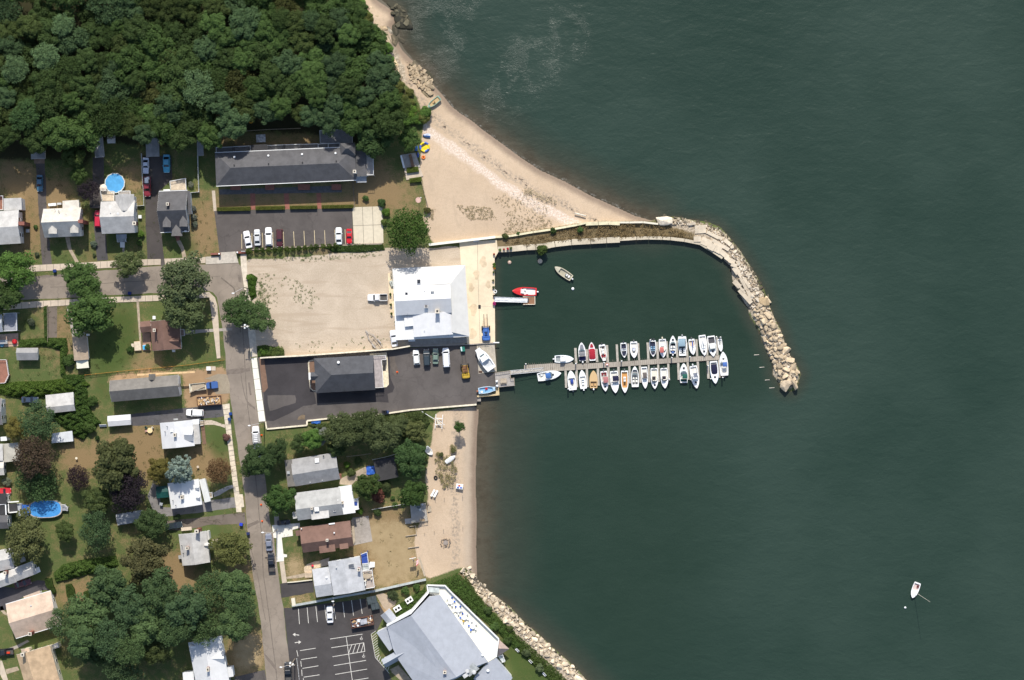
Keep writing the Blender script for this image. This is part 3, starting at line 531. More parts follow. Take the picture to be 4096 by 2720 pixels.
TRIM = M('white_trim', (.82,.82,.80), var=.03); GLASS = M('window_glass', (.03,.035,.045), rough=.12, spec=.7); DKW = M('grey_decking', (.36,.33,.30), fine=.3); RDW = M('red_decking', (.28,.13,.09), fine=.3); TIMB = M('weathered_timber', (.42,.35,.26), fine=.3); VENT = M('vent_metal', (.55,.55,.54)); BLKM = M('black_metal', (.03,.03,.03), rough=.5)
DOORM = M('door_panel', (.30,.12,.10)); BLUEF = M('blue_mat', (.03,.07,.30))
wb = MB(); wb.box((0, -.03, 0), (1.1, .06, 1.4), mi=0); wb.box((0, -.065, .33), (.92, .03, .56), mi=1); wb.box((0, -.065, -.33), (.92, .03, .56), mi=1)
WIN = wb.build('window', [TRIM, GLASS]); WINME = WIN.data; bpy.data.objects.remove(WIN)
db_ = MB(); db_.box((0, -.03, 0), (1.1, .06, 2.1), mi=0); db_.box((0, -.07, -.02), (.92, .04, 1.95), mi=1); db_.ell((.36, -.11, -.05), (.04,.04,.04), 6, 4, 2)
DOR = db_.build('door', [TRIM, DOORM, VENT]); DORME = DOR.data; bpy.data.objects.remove(DOR)
def frame(z, p0, p1, p2, h):
    a, b, c = (Vector(g(z, *p, h)) for p in (p0, p1, p2)); L = (b - a).length; u = (b - a)/L; v = Vector((-u.y, u.x)); d = (c - b).dot(v)
    return a, u, (v if d > 0 else -v), L, abs(d)
class House:
    def __init__(s, name, label, z, x, y, cat='house', group=None):
        s.xy = g(z, x, y); s.z = z; s.r = thing(name, label, cat, s.xy, group=group); s.org = (*s.xy, 0)
    def part(s, mb, name, mats, parent=None, smooth=False):
        return mb.build(name, mats, s.r if parent is None else parent, s.org, smooth)
    def block(s, p0, p1, p2, eh, rise, axis='u', kind='gable', roof=RF_LT, wall=WH, oh=.35, frac=.5, wins=0, hips=(1, 1), base=-.3, door=False, trim=True, z=None, gutter=False):
        a, u, v, L, W = frame(z or s.z, p0, p1, p2, eh)
        if axis == 'v': a2, u2, v2, L2, W2 = a, v, u, W, L
        else: a2, u2, v2, L2, W2 = a, u, v, L, W
        P = lambda x, y, h: (a2.x + u2.x*x + v2.x*y, a2.y + u2.y*x + v2.y*y, h)
        b = MB(); th = .16; yr = W2*frac
        if kind == 'gable':
            r0 = [P(0, 0, eh), P(0, yr, eh + rise), P(0, W2, eh), P(0, W2, eh - th), P(0, yr, eh + rise - th), P(0, 0, eh - th)]
            r1 = [(p[0] + u2.x*L2, p[1] + u2.y*L2, p[2]) for p in r0]; b.loft([r0, r1])
        elif kind == 'hip':
            h0, h1 = W2*.5*hips[0], W2*.5*hips[1]
            vs = [P(0,0,eh), P(L2,0,eh), P(L2,W2,eh), P(0,W2,eh), P(h0,yr,eh+rise), P(L2-h1,yr,eh+rise)] + [P(0,0,eh-th), P(L2,0,eh-th), P(L2,W2,eh-th), P(0,W2,eh-th)]
            b.add(vs, [(0,1,5,4),(1,2,5),(2,3,4,5),(3,0,4),(0,6,7,1),(1,7,8,2),(2,8,9,3),(3,9,6,0),(6,9,8,7)])
        elif kind == 'shed':
            r0 = [P(0,0,eh), P(0,W2,eh+rise), P(0,W2,eh+rise-th), P(0,0,eh-th)]; b.loft([r0, [(p[0] + u2.x*L2, p[1] + u2.y*L2, p[2]) for p in r0]])
        else:
            b.prism([P(0,0,0)[:2], P(L2,0,0)[:2], P(L2,W2,0)[:2], P(0,W2,0)[:2]], eh - .25, eh)
        rf = s.part(b, 'roof', roof); s.last = (a2, u2, v2, L2, W2, eh)
        if kind in ('gable', 'hip') and trim:
            tb = MB()     # ridge cap and fascia boards
            if kind == 'gable':
                for x0, x1 in ((-.02, .08), (L2 - .08, L2 + .02)):
                    for ya, ha, yb, hb in ((-.02, eh, yr, eh + rise), (W2 + .02, eh, yr, eh + rise)):
                        q = [P(x0,ya,ha-.03), P(x1,ya,ha-.03), P(x1,ya,ha-.25), P(x0,ya,ha-.25)]; q2 = [P(x0,yb,hb-.03), P(x1,yb,hb-.03), P(x1,yb,hb-.25), P(x0,yb,hb-.25)]; tb.loft([q, q2])
            for ya in ((-.08, W2 + .08) if gutter else (.03, W2 - .03)):
                c = P(L2/2, ya, eh - .1 if gutter else eh - .28); tb.box(c, (L2, .16 if gutter else .06, .2), math.atan2(u2.y, u2.x))
            s.part(tb, 'fascia', TRIM if wall is not BRW else wall)
        if wall is not None:
            wb = MB(); o = oh; ang = rise/max(yr, .1)
            if kind == 'gable':
                ang2 = rise/max(W2 - yr, .1)
                q = [P(o,o,base), P(o,o,eh + ang*o - th - .02), P(o,yr,eh + rise - th - .02), P(o,W2-o,eh + ang2*o - th - .02), P(o,W2-o,base)]
                wb.loft([q, [(p[0] + u2.x*(L2-2*o), p[1] + u2.y*(L2-2*o), p[2]) for p in q]])
            else:
                wb.prism([P(o,o,0)[:2], P(L2-o,o,0)[:2], P(L2-o,W2-o,0)[:2], P(o,W2-o,0)[:2]], base, eh - th - .03 if kind != 'flat' else eh - .26)
            s.part(wb, 'wall', wall)
            if wins: s.windows(P, u2, v2, L2, W2, o, eh, wins, door)
        return P, L2, W2
    def windows(s, P, u, v, L, W, o, eh, rows, door):
        au = math.atan2(u.y, u.x); sgn = u.x*v.y - u.y*v.x
        for r in range(rows):
            zc = 1.5 + 2.6*r
            if zc + .8 > eh: break
            for side, n, ln_ in ((0, max(1, int(L/3.2)), L), (1, max(1, int(L/3.2)), L), (2, max(1, int(W/3.6)), W), (3, max(1, int(W/3.6)), W)):
                for k in range(n):
                    t = o + (ln_ - 2*o)*(k + .5)/n
                    if side == 0: p = P(t, o, zc); nrm = -v
                    elif side == 1: p = P(t, W - o, zc); nrm = v
                    elif side == 2: p = P(o, t, zc); nrm = -u
                    else: p = P(L - o, t, zc); nrm = u
                    rz = math.atan2(nrm.y, nrm.x) + math.pi/2
                    if door and r == 0 and side == 1 and k == n//2:
                        link(DORME, 'door', s.r, (p[0]-s.xy[0], p[1]-s.xy[1], 1.07), rz); continue
                    link(WINME, 'window', s.r, (p[0]-s.xy[0], p[1]-s.xy[1], zc), rz)
    def dormer(s, cx, cy, wpx, lpx, h, rise=.9, roof=RF_LT, wall=WH, face='down', z=None, eh0=None):
        """gabled dormer whose front faces the given way in plan; lpx runs back into the slope"""
        z = z or s.z; w2 = wpx/2
        if face == 'down': p0, p1, p2 = (cx-w2, cy-lpx), (cx-w2, cy), (cx+w2, cy)
        elif face == 'up': p0, p1, p2 = (cx-w2, cy+lpx), (cx-w2, cy), (cx+w2, cy)
        elif face == 'right': p0, p1, p2 = (cx-lpx, cy-w2), (cx, cy-w2), (cx, cy+w2)
        else: p0, p1, p2 = (cx+lpx, cy-w2), (cx, cy-w2), (cx, cy+w2)
        a, u, v, L, W = frame(z, p0, p1, p2, h)
        P = lambda x, y, hh: (a.x + u.x*x + v.x*y, a.y + u.y*x + v.y*y, hh)
        b = MB(); r0 = [P(0,-.1,h), P(0,W/2,h+rise), P(0,W+.1,h), P(0,W+.1,h-.12), P(0,W/2,h+rise-.12), P(0,-.1,h-.12)]
        b.loft([r0, [(p[0]+u.x*(L+.15), p[1]+u.y*(L+.15), p[2]) for p in r0]], 0)
        d = s.part(b, 'dormer', [roof])
        c = MB(); q = [P(.1,.1,h-1.5), P(.1,.1,h-.14), P(.1,W/2,h+rise-.16), P(.1,W-.1,h-.14), P(.1,W-.1,h-1.5)]
        c.loft([q, [(p[0]+u.x*(L-.15), p[1]+u.y*(L-.15), p[2]) for p in q]]); c.build('dormer_wall', wall, d, s.org)
        pc = P(L - .03, W/2, h - .55); x_ = MB(); x_.box(pc, (.08, W*.5, .8), math.atan2(u.y, u.x)); x_.build('pane', GLASS, d, s.org)
    def shedbox(s, pts, h, roof, wall=WH, rise=.0, z=None, name='roof'):
        pp = gs(z or s.z, pts, h); b = MB(); b.prism(pp, h-.2, h + rise); s.part(b, name, roof)
        if wall:
            cx = sum(p[0] for p in pp)/len(pp); cy = sum(p[1] for p in pp)/len(pp)
            q = [(cx + (x-cx)*.95, cy + (y-cy)*.95) for x, y in pp]; w_ = MB(); w_.prism(q, -.3, h - .21); s.part(w_, 'wall', wall)
    def chimney(s, x, y, h0, h1, sx=.8, sy=.8, mat=BRK, rot=0.0, z=None, cap=True):
        c = g(z or s.z, x, y, h1); b = MB(); b.box((c[0], c[1], (h0+h1)/2), (sx, sy, h1-h0), rot)
        ch = s.part(b, 'chimney', mat)
        if cap:
            k = MB(); k.box((c[0], c[1], h1 + .06), (sx*1.12, sy*1.12, .12), rot); k.box((c[0], c[1], h1 + .14), (sx*.5, sy*.5, .04), rot, 1); k.build('chimney_cap', [M('cap_stone', (.62,.56,.46)), BLKM], ch, s.org)
    def vent(s, x, y, h, r=.12, l=.5, mat=VENT, z=None):
        c = g(z or s.z, x, y, h + l); b = MB(); b.tube((c[0], c[1], h - .6), (c[0], c[1], h + l), r, n=8); b.tube((c[0], c[1], h + l), (c[0], c[1], h + l + .1), r*1.5, r*1.2, 8); s.part(b, 'roof_vent', mat)
    def skylight(s, x, y, h, sx=1.0, sy=1.2, rot=0.0, tilt=0.0, mat=GLASS, z=None):
        c = g(z or s.z, x, y, h); b = MB(); b.box((0, 0, 0), (sx + .2, sy + .2, .3), 0, 0); b.box((0, 0, .17), (sx, sy, .04), 0, 1)
        mt = Matrix.Rotation(tilt, 4, 'X'); b.v = [tuple((Matrix.Translation((c[0], c[1], h)) @ Matrix.Rotation(rot, 4, 'Z') @ mt @ Vector(p))) for p in b.v]
        s.part(b, 'skylight', [VENT, mat])
    def deck(s, pts, h, mat=DKW, rail=True, skip=(), z=None, name='deck', railm=TRIM, legs=True):
        pp = gs(z or s.z, pts, h); b = MB(); b.prism(pp, h - .2, h)
        if legs:
            for x, y in pp: b.box((x*.999 if 0 else x, y, (h - .2)/2 - .1), (.15, .15, max(.1, h - .2 + .2)))
        d = s.part(b, name, mat)
        if rail:
            rb = MB()
            for i in range(len(pp)):
                if i in skip: continue
                p, q = Vector(pp[i]), Vector(pp[(i+1) % len(pp)]); m_ = (p + q)/2; L = (q - p).length; an = math.atan2(q.y-p.y, q.x-p.x)
                rb.box((m_.x, m_.y, h + .95), (L, .1, .08), an); rb.box((m_.x, m_.y, h + .15), (L, .05, .06), an)
                for k in range(max(2, int(L/.5)) + 1):
                    c = p.lerp(q, k/max(2, int(L/.5))); rb.box((c.x, c.y, h + .5), (.05, .05, .9), an)
            rb.build('railing', railm, d, s.org)
        return d
    def steps(s, p0, p1, wpx, h, n=4, mat=CONC, z=None, base=0.0):
        a, c = Vector(g(z or s.z, *p0, h)), Vector(g(z or s.z, *p1)); d = (c - a); an = math.atan2(d.y, d.x); b = MB(); st = d/n
        for k in range(n):
            m_ = a + st*(k + .5); hh = h*(n - k)/(n + 1); b.box((m_.x, m_.y, hh/2 + base), (st.length, wpx*K/((z or s.z).k), hh), an)
        s.part(b, 'steps', mat)
    def box(s, x, y, h, d, name, mat, rot=0.0, z=None):
        c = g(z or s.z, x, y, h); b = MB(); b.box((c[0], c[1], h), d, rot); return s.part(b, name, mat)
# ---- houses north of the street
h = House('house', 'white house with grey roof cut by the left edge of the picture, red brick chimney', A_, 60, 1100)
h.block((-190,975),(208,952),(240,1325), 5.6, 1.9, roof=RF_LT, wins=2, door=True); h.shedbox([(40,822),(238,815),(246,948),(42,958)], 4.6, RF_LT)
h.box(258, 1110, 3.4, (2.4,1.0,6.8), 'chimney', BRK); h.deck([(-60,800),(40,795),(40,950),(-60,955)], .9, RDW); h.box(312,1185,.5,(.9,.9,.9),'air_conditioner',VENT)
h = House('house', 'white cape house with cream back roof and two white dormers', A_, 720, 1090)
h.block((487,940),(908,922),(948,1242), 3.7, 3.6, roof=RF_CR, wins=1, door=True); h.dormer(590,1212,86,95,5.6,.9,RF_CR); h.dormer(832,1202,86,95,5.6,.9,RF_CR)
h.block((700,850),(885,838),(890,925), 3.0, .5, 'u', 'shed', RF_CR); h.box(935,1088,3.9,(1.3,.9,7.8),'chimney',BRK); h.shedbox([(538,880),(625,872),(628,902),(542,908)], 1.6, TRIM, WH); h.shedbox([(635,872),(685,868),(688,890),(638,895)], 1.3, VENT, GREYS)
for p in ((608,945),(650,955),(663,978),(740,1000)): h.vent(*p, 5.2, .09, .3)
h.shedbox([(595,1048),(625,1046),(627,1072),(597,1074)], 6.6, TRIM, None)
h = House('house', 'pale grey T shaped house beside the round pool with a white porch', A_, 1330, 1030)
h.block((1130,858),(1508,845),(1548,1205), 5.4, 2.5, roof=RF_LT, wins=2, door=True); h.block((1288,785),(1500,775),(1512,960), 5.4, 2.3, 'v', roof=RF_LT, wins=2)
h.chimney(1503,1100,6,8.9,.9,.9); h.vent(1320,995,7.2,.28,.4); h.vent(1172,998,7,.1,.4); h.vent(1237,984,7.2,.1,.4)
h.shedbox([(1300,1226),(1416,1222),(1418,1270),(1304,1276)], 3.0, RF_BL, None); h.deck([(1318,1268),(1412,1262),(1414,1306),(1320,1312)], .9, M('porch_grey', (.45,.46,.47)), True, (2,)); h.steps((1368,1310),(1372,1372),50,.9,4,TRIM)
h.deck([(1130,735),(1285,745),(1282,850),(1150,850)], 1.2, M('buff_deck', (.58,.48,.36), fine=.2), True, (2,)); h.box(1570,1028,.5,(.9,.9,.9),'air_conditioner',TRIM); h.deck([(1335,745),(1462,740),(1465,778),(1338,785)], 1.0, DKW, True)
h.shedbox([(1005,900),(1125,898),(1125,925),(1005,925)],2.4,RF_BK,GREYS)
h = House('house', 'white cape house with dark charcoal roof, two dormers and a gabled portico', A_, 1960, 960)
h.block((1780,745),(2098,733),(2158,1188), 3.8, 4.2, roof=RF_DK, wins=1, gutter=True); h.dormer(1868,1138,84,120,5.8,1.1,RF_MG); h.dormer(2055,1132,80,120,5.8,1.1,RF_MG); h.dormer(1980,1238,112,125,3.9,1.3,RF_MG)
h.block((2095,740),(2128,738),(2155,1000), 4.6, .3, 'v', 'shed', RF_DK); h.chimney(1875,885,6,8.7,.7,.8); h.deck([(1908,632),(2083,600),(2090,725),(1918,728)], 1.1, M('buff_deck', (.58,.48,.36), fine=.2), True, (2,)); h.shedbox([(1830,722),(1900,718),(1902,738),(1832,740)],1.8,TRIM,WH); h.box(2078,1190,4,(.6,.4,.4),'air_conditioner',TRIM)
h.steps((1983,1240),(1990,1262),60,.6,3,BRK)
# ---- motel
h = House('motel', 'long two storey motel with dark grey hip roof and a square corner tower', B_, 760, 470, 'motel')
h.block((133,362),(1388,308),(1391,604), 5.6, 2.8, 'u', 'hip', RF_DK, WH, wins=2, gutter=True)
P, L2, W2 = h.block((1253,276),(1387,270),(1390,380), 6.6, 1.9, 'u', 'hip', RF_DK, WH, hips=(1,1))
h.shedbox([(1392,330),(1490,328),(1494,570),(1394,572)], 4.2, RF_DK, WH); h.deck([(1490,335),(1552,330),(1556,560),(1496,562)], 4.0, DKW, True, (3,)); h.chimney(1384,528,5,8.2,.8,.8,TRIM)
for x, y in ((308,398),(612,386),(914,374),(1214,364)): h.vent(x, y, 6.6, .22, .35, TRIM)
for x, y in ((305,470),(613,458),(917,446),(1220,434)): h.vent(x, y, 7.6, .12, .9, BLKM)
for k, (x0, x1, y0) in enumerate(((148,302,316),(302,455,308),(606,755,298),(755,915,292),(915,1060,288),(1062,1150,285),(1152,1252,282))):
    h.deck([(x0,y0),(x1,y0-6),(x1,y0+34),(x0,y0+40)], 2.9, M('balcony_grey', (.16,.155,.15)), True, (2,), name='balcony')
h.shedbox([(455,290),(604,284),(606,336),(457,342)], 4.8, RF_BK, GREYS)
h.deck([(1075,165),(1365,150),(1368,280),(1252,284),(1080,276)], .5, M('shaded_deck', (.30,.29,.29), fine=.3), True, (2,), legs=False, name='deck')
h.shedbox([(1395,575),(1490,572),(1492,626),(1400,628)], 2.8, RF_BL, None)
for x0, x1 in ((275,365),(585,665),(880,985),(1180,1265)): h.box((x0+x1)/2, 668, .3, ((x1-x0)*K/2.24, 1.6, .6), 'doorstep', BRICKP)
# ---- white hall
h = House('hall', 'large white roofed boat club hall with layered roofs and skylights', K_, 700, 830, 'hall')
cb = h.block((222,396),(1156,350),(1212,1268), 3.6, .02, 'u', 'flat', RF_CR if 0 else RF_WH, WH)
mb = MB(); q = gs(K_, [(222,396),(1156,350),(1212,1268),(985,1278)], 3.66)
pts = [(*g(K_,224,398,3.64),3.64), (*g(K_,1154,353,3.64),3.64), (*g(K_,965,592,5.0),5.0), (*g(K_,250,637,5.0),5.0)]
mb.add([pts[0], pts[1], pts[2], pts[3]], [(0,1,2,3)]); e = [(*g(K_,1209,1264,3.64),3.64), (*g(K_,985,1212,4.9),4.9)]
mb.add([pts[1], e[0], e[1], (*g(K_,985,960,5.0),5.0), pts[2]], [(0,1,2,3,4)]); h.part(mb, 'roof', shingle('cream_metal', (.60,.59,.56), .05, True))
h.block((253,634),(963,598),(980,962), 5.2, 2.0, 'u', 'gable', RF_LG, WH, wins=2); 
h.block((478,985),(980,950),(990,1240), 4.6, 1.6, 'v', 'gable', RF_LG, WH, frac=.65, wins=1); h.block((370,1002),(486,990),(490,1130), 4.3, .3, 'u', 'shed', RF_LG, WH)
h.chimney(797,942,5.5,8.6,1.1,1.1,M('stone_chimney', (.42,.37,.31), fine=.4))
h.shedbox([(522,540),(590,536),(592,612),(524,616)], 5.0, RF_WH, WH); h.skylight(560,564,5.15,.8,1.0); h.skylight(403,722,6.3,.6,.8,0,.25); h.skylight(735,707,6.4,.8,.8,0,.25,M('grey_glass', (.25,.27,.29), rough=.2)); h.skylight(655,880,6.4,.8,.9,0,-.3); h.vent(632,1190,5.2,.07,.6); h.vent(417,970,5.4,.06,.6); h.vent(636,686,6.2,.12,.15)
h.box(492,735,6.15,(.12,2.2,.12),'roof_flashing',VENT)
h.shedbox([(425,1295),(512,1292),(514,1330),(428,1333)], 1.5, TRIM, WH, name='tank_box'); h.shedbox([(232,718),(258,718),(260,776),(234,776)], .9, BLKM, None, name='doorstep'); h.shedbox([(255,1012),(366,1010),(368,1046),(256,1048)], 1.2, BLKM, GREYS, name='storage_box')
# ---- office
h = House('office', 'single storey office with dark hipped roof and a white railed deck', L_, 1400, 560, 'office')
h.block((955,312),(1842,264),(1872,782), 3.7, 2.9, 'u', 'hip', RF_OF, WH, wins=1, hips=(1,.02)); h.block((905,520),(1040,515),(1042,638), 3.5, .9, 'u', 'gable', RF_OF, None, trim=False); h.shedbox([(874,526),(902,524),(908,628),(878,630)], 3.6, TRIM, WH, .1, name='porch_gable')
h.vent(1320,372,5.2,.28,.35,TRIM); h.deck([(1840,276),(2030,268),(2034,330),(1968,334),(1996,744),(1868,750)], 1.6, M('taupe_deck', (.37,.33,.32), fine=.15), True, (5,)); h.steps((2005,330),(2005,500),44,1.6,11,M('dark_steps', (.10,.095,.09)))
sl = slab('path', gs(L_, [(1790,240),(2042,222),(2055,330),(2075,700),(2040,740),(1990,748),(1865,755),(1850,280),(1790,262)]), -.05, .1, M('yellow_pad', (.76,.66,.47), fine=.08), 'cream concrete path around the office deck', 'path')
slab('flower_bed', gs(L_, [(865,380),(880,345),(955,330),(985,805),(940,800),(895,760),(882,640)]), -.05, .16, M('bed_edge', (.60,.53,.40)), 'curved cream kerb around the office planting', 'flower bed')
slab('flower_bed', gs(L_, [(885,385),(895,360),(958,345),(980,790),(945,785),(910,750),(900,640)]), 0, .19, MULCH, 'dark mulch bed along the office front', 'flower bed')
# ---- house under construction
h = House('house', 'long unfinished house with grey shingles beside the dirt yard', E_, 1620, 150)
h.block((1230,62),(1998,-4),(2022,236), 5.0, 2.0, 'u', 'gable', RF_TG, WH, wins=2); h.dormer(1702,-6,66,60,5.4,1.2,RF_TG,WH,'up'); h.box(1860,-18,4.4,(16,.5,.3),'scaffold_plank',M('new_timber', (.62,.42,.22)), .05)
# ---- bungalows west of the street
h = House('house', 'brown roofed bungalow with a small dormer on its street side', C_, 1860, 960)
h.block((1680,800),(2006,775),(2048,1105), 3.5, 2.6, 'v', 'gable', RF_BR, WH, wins=1, frac=.45); h.block((1566,803),(1690,790),(1700,915), 3.2, .9, 'u', 'gable', RF_BR, WH); h.dormer(2002,1022,66,100,4.6,.9,RF_BR,WH,'right'); h.chimney(1728,898,4,7.2,.7,.8); h.vent(1763,1015,5,.1,.4,BLKM); h.box(1728,757,.5,(.8,.9,.9),'air_conditioner',TRIM); h.box(1945,1130,1,(.8,.6,.5),'air_conditioner',TRIM)
h.deck([(1592,930),(1682,922),(1692,1125),(1600,1128)], .3, M('brick_terrace', (.36,.22,.15), fine=.3), False, legs=False, name='terrace'); h.deck([(2018,890),(2065,888),(2070,960),(2024,962)], .6, M('brown_porch', (.28,.20,.17)), True, (3,))
h = House('garage', 'long tan roofed garage with a white lean-to end', C_, 905, 1100, 'garage')
h.block((808,978),(972,964),(1002,1225), 2.7, .7, 'v', 'gable', RF_BG if 0 else shingle('tan_garage', (.40,.31,.225)), WH); h.shedbox([(852,1242),(985,1230),(996,1318),(862,1330)], 2.3, shingle('ivory_roof', (.72,.70,.56), .04, True), None); h.shedbox([(966,938),(986,938),(988,962),(968,962)], 2.4, TRIM, WH)
for x in (866, 990): h.box(x, 1318, 1.1, (.1,.1,2.2), 'post', TRIM)
h = House('shed', 'small grey shed beside the vine hedge', C_, 310, 1165, 'shed'); h.block((188,1097),(424,1095),(438,1232), 2.6, .9, 'u', 'gable', RF_GR, WH, frac=.4)
h = House('house', 'grey decked house at the left edge beside a red covered grill', C_, 40, 810)
h.block((-220,735),(20,722),(40,915), 4.2, 1.2, 'u', 'gable', RF_BL, WH, wins=1); h.deck([(40,712),(190,704),(196,902),(48,908)], 3.0, M('blue_deck', (.27,.28,.31), fine=.25), True, (3,)); h.shedbox([(-60,1010),(80,1005),(84,1050),(-60,1055)], 1.2, GREYS, None)
h = House('deck', 'red brown faceted timber deck at the left edge', C_, 30, 1360, 'deck'); h.deck([(-80,1230),(78,1228),(105,1400),(62,1488),(-80,1495)], 1.0, RDW, True, (4,), name='floor')
h = House('shed', 'pale roofed white shed half buried in vines', E_, 665, 290, 'shed'); h.block((510,226),(820,192),(812,402), 2.7, .9, 'u', 'gable', RF_LT, WH, frac=.66)
h = House('house', 'white walled house with a dark roof at the left edge above the vines', E_, 10, 420); h.block((-300,270),(18,260),(46,556), 5.6, 1.5, 'u', 'gable', RF_MG, WH, wins=2)
h = House('house', 'cream roofed house at the left edge behind the bronze tree', E_, 80, 880); h.block((25,772),(205,756),(150,968), 3.2, .1, 'u', 'flat', shingle('mossy_cream', (.46,.44,.38), .2), WH); h.block((-220,970),(42,958),(50,1120), 3.6, .8, 'u', 'gable', RF_CR, WH, wins=1); h.shedbox([(5,694),(75,692),(78,735),(8,738)], 4.0, TRIM, WH); h.block((-220,780),(30,770),(38,960), 3.8, .3, 'u', 'shed', RF_LT, WH)
h = House('shed', 'flat white tin shed tucked under the trees', E_, 710, 690, 'shed'); h.shedbox([(580,655),(808,625),(820,742),(578,764)], 2.2, shingle('tin_roof', (.60,.62,.64), .1, True), GREYS)
h = House('shed', 'narrow pale shed between the driveway and the lawn', E_, 1340, 510, 'shed'); h.block((1203,460),(1462,440),(1478,556), 2.4, .5, 'u', 'gable', RF_LG, WH, trim=False)
h = House('house', 'white roofed bungalow with a grey porch in front of the asphalt driveway', AB, 560, 320)
h.block((305,178),(745,135),(772,488), 3.5, 2.0, 'v', 'gable', RF_LG, WH, frac=.47, wins=1); h.block((746,205),(842,196),(872,458), 3.0, .7, 'v', 'shed', RF_LG if 0 else RF_LT, WH); h.shedbox([(745,130),(840,122),(838,196),(744,200)], 3.1, RF_WH, WH); h.dormer(752,332,175,110,4.2,1.3,RF_LG,WH,'right'); h.chimney(507,340,5,6.6,.7,.9,M('stone_chimney', (.42,.37,.31), fine=.4)); h.shedbox([(445,270),(480,268),(482,300),(447,302)], 5.4, RF_WH, None)
for p in ((400,226),(370,298),(523,246),(538,364)): h.vent(*p, 4.8, .08, .4, BLKM)
h.shedbox([(490,118),(550,114),(552,136),(492,140)], 1.0, GREYS, None, name='bulkhead'); h.deck([(848,145),(900,142),(904,205),(856,210)], .6, TIMB, True, (1,3)); h.box(900,320,.05,(1.0,6.0,.1),'flower_edge',MULCH,.1)
h = House('house', 'bright white roofed bungalow shaded by the blue spruce', AB, 640, 1160)
h.block((410,1000),(832,940),(870,1290), 3.5, 2.0, 'v', 'gable', RF_WH, WH, frac=.46, wins=1); h.block((838,950),(925,928),(957,1252), 3.0, .6, 'v', 'shed', shingle('ivory_metal', (.70,.71,.68), .05, True), WH); h.dormer(832,1055,60,45,4.2,.6,RF_WH,WH,'right'); h.dormer(845,1190,60,45,4.2,.6,RF_WH,WH,'right'); h.chimney(605,1188,5,6.6,.8,1.0,M('stone_chimney', (.42,.37,.31), fine=.4)); h.vent(478,1236,4.6,.08,.4,BLKM); h.vent(519,1300,4.6,.08,.4,BLKM)
h.deck([(955,1128),(1022,1120),(1028,1190),(962,1200)], .6, TIMB, True, (3,))
h = House('house', 'pale grey bungalow with a brick chimney and gabled porch east of the brown drive', I_, 850, 900)
h.block((613,700),(1025,648),(1088,1115), 3.6, 2.2, 'v', 'gable', RF_LT, WH, frac=.5, wins=1); h.chimney(882,655,1,7.3,1.0,.9); h.dormer(1112,862,80,110,3.6,1.1,RF_LT,WH,'right'); h.chimney(740,905,4.5,6.6,.8,.8); h.shedbox([(1025,652),(1062,648),(1080,780),(1045,786)], 2.7, RF_LT, WH); h.shedbox([(650,600),(805,585),(812,635),(655,650)], .9, CONC, None, name='terrace'); h.shedbox([(1115,780),(1205,765),(1205,800),(1118,820)], .6, CONC, None, name='doorstep'); h.shedbox([(610,1015),(655,1010),(660,1065),(615,1070)], 1.2, GREYS, None, name='storage_box'); h.vent(657,870,4.6,.08,.35,BLKM); h.vent(680,985,4.6,.08,.35,BLKM)
h = House('house', 'large white roofed house at the bottom edge under the tall locusts', J_, 1020, 1280)
h.block((755,1010),(1240,915),(1345,1680), 4.6, 2.4, 'v', 'gable', RF_LG, WH, frac=.52, wins=2); h.dormer(1292,1235,170,190,5.0,1.5,RF_WH,WH,'right'); h.chimney(1050,1410,5,8.2,.7,1.1); h.shedbox([(672,1455),(835,1440),(850,1640),(690,1650)], 3.2, RF_WH, WH); h.shedbox([(1308,1385),(1415,1370),(1435,1515),(1325,1535)], 3.2, RF_LG, WH); h.dormer(800,1060,60,120,5.2,.6,RF_WH,WH,'left')
h = House('house', 'beige roofed house at an angle west of the locust grove', H_, 480, 600)
h.block((85,440),(755,238),(900,745), 3.5, 2.3, 'u', 'gable', RF_BG, WH, frac=.52, wins=1, gutter=True); h.block((348,322),(590,232),(606,292), 3.2, .3, 'u', 'flat', RF_BG, WH); h.chimney(445,880,2,7.2,.9,.9); h.vent(462,460,4.6,.18,.2); h.vent(742,494,4.4,.12,.2,BLKM); h.vent(418,594,5,.12,.2,BLKM)
h = House('house', 'tan roofed house with cream gable and twin flued chimney at the bottom edge', H_, 560, 1330)
h.block((245,1190),(742,1048),(960,1720), 5.0, 2.0, 'v', 'gable', RF_TN, CREAM, frac=.33, wins=2); h.chimney(335,1190,3,8.4,.9,.9,M('stone_chimney', (.42,.37,.31), fine=.4)); h.block((312,1110),(430,1085),(440,1160), 4.6, .7, 'v', 'gable', RF_BG, CREAM); h.shedbox([(772,1050),(862,1008),(885,1080),(790,1110)], 3.0, RF_CR, CREAM)
h = House('house', 'grey roofed L shaped house sheltering a maroon car at the left edge', G_, 120, 1000)
h.block((-260,800),(150,715),(250,1010), 3.8, 1.2, 'u', 'gable', RF_LT, WH, wins=1); h.block((170,1030),(482,912),(518,1112), 3.6, 1.1, 'u', 'gable', RF_LT, WH, wins=1); h.block((-160,1150),(180,1035),(250,1225), 3.6, 1.1, 'u', 'gable', RF_LT, WH); h.chimney(72,1090,4,6.6,.8,.8); h.shedbox([(505,1030),(580,995),(605,1070),(520,1110)], 2.8, TRIM, None); h.shedbox([(240,800),(350,770),(385,910),(300,950)], .8, GREYS, None, name='terrace')
h = House('house', 'white house with black flat roofs beside the oval pool', G_, 60, 200)
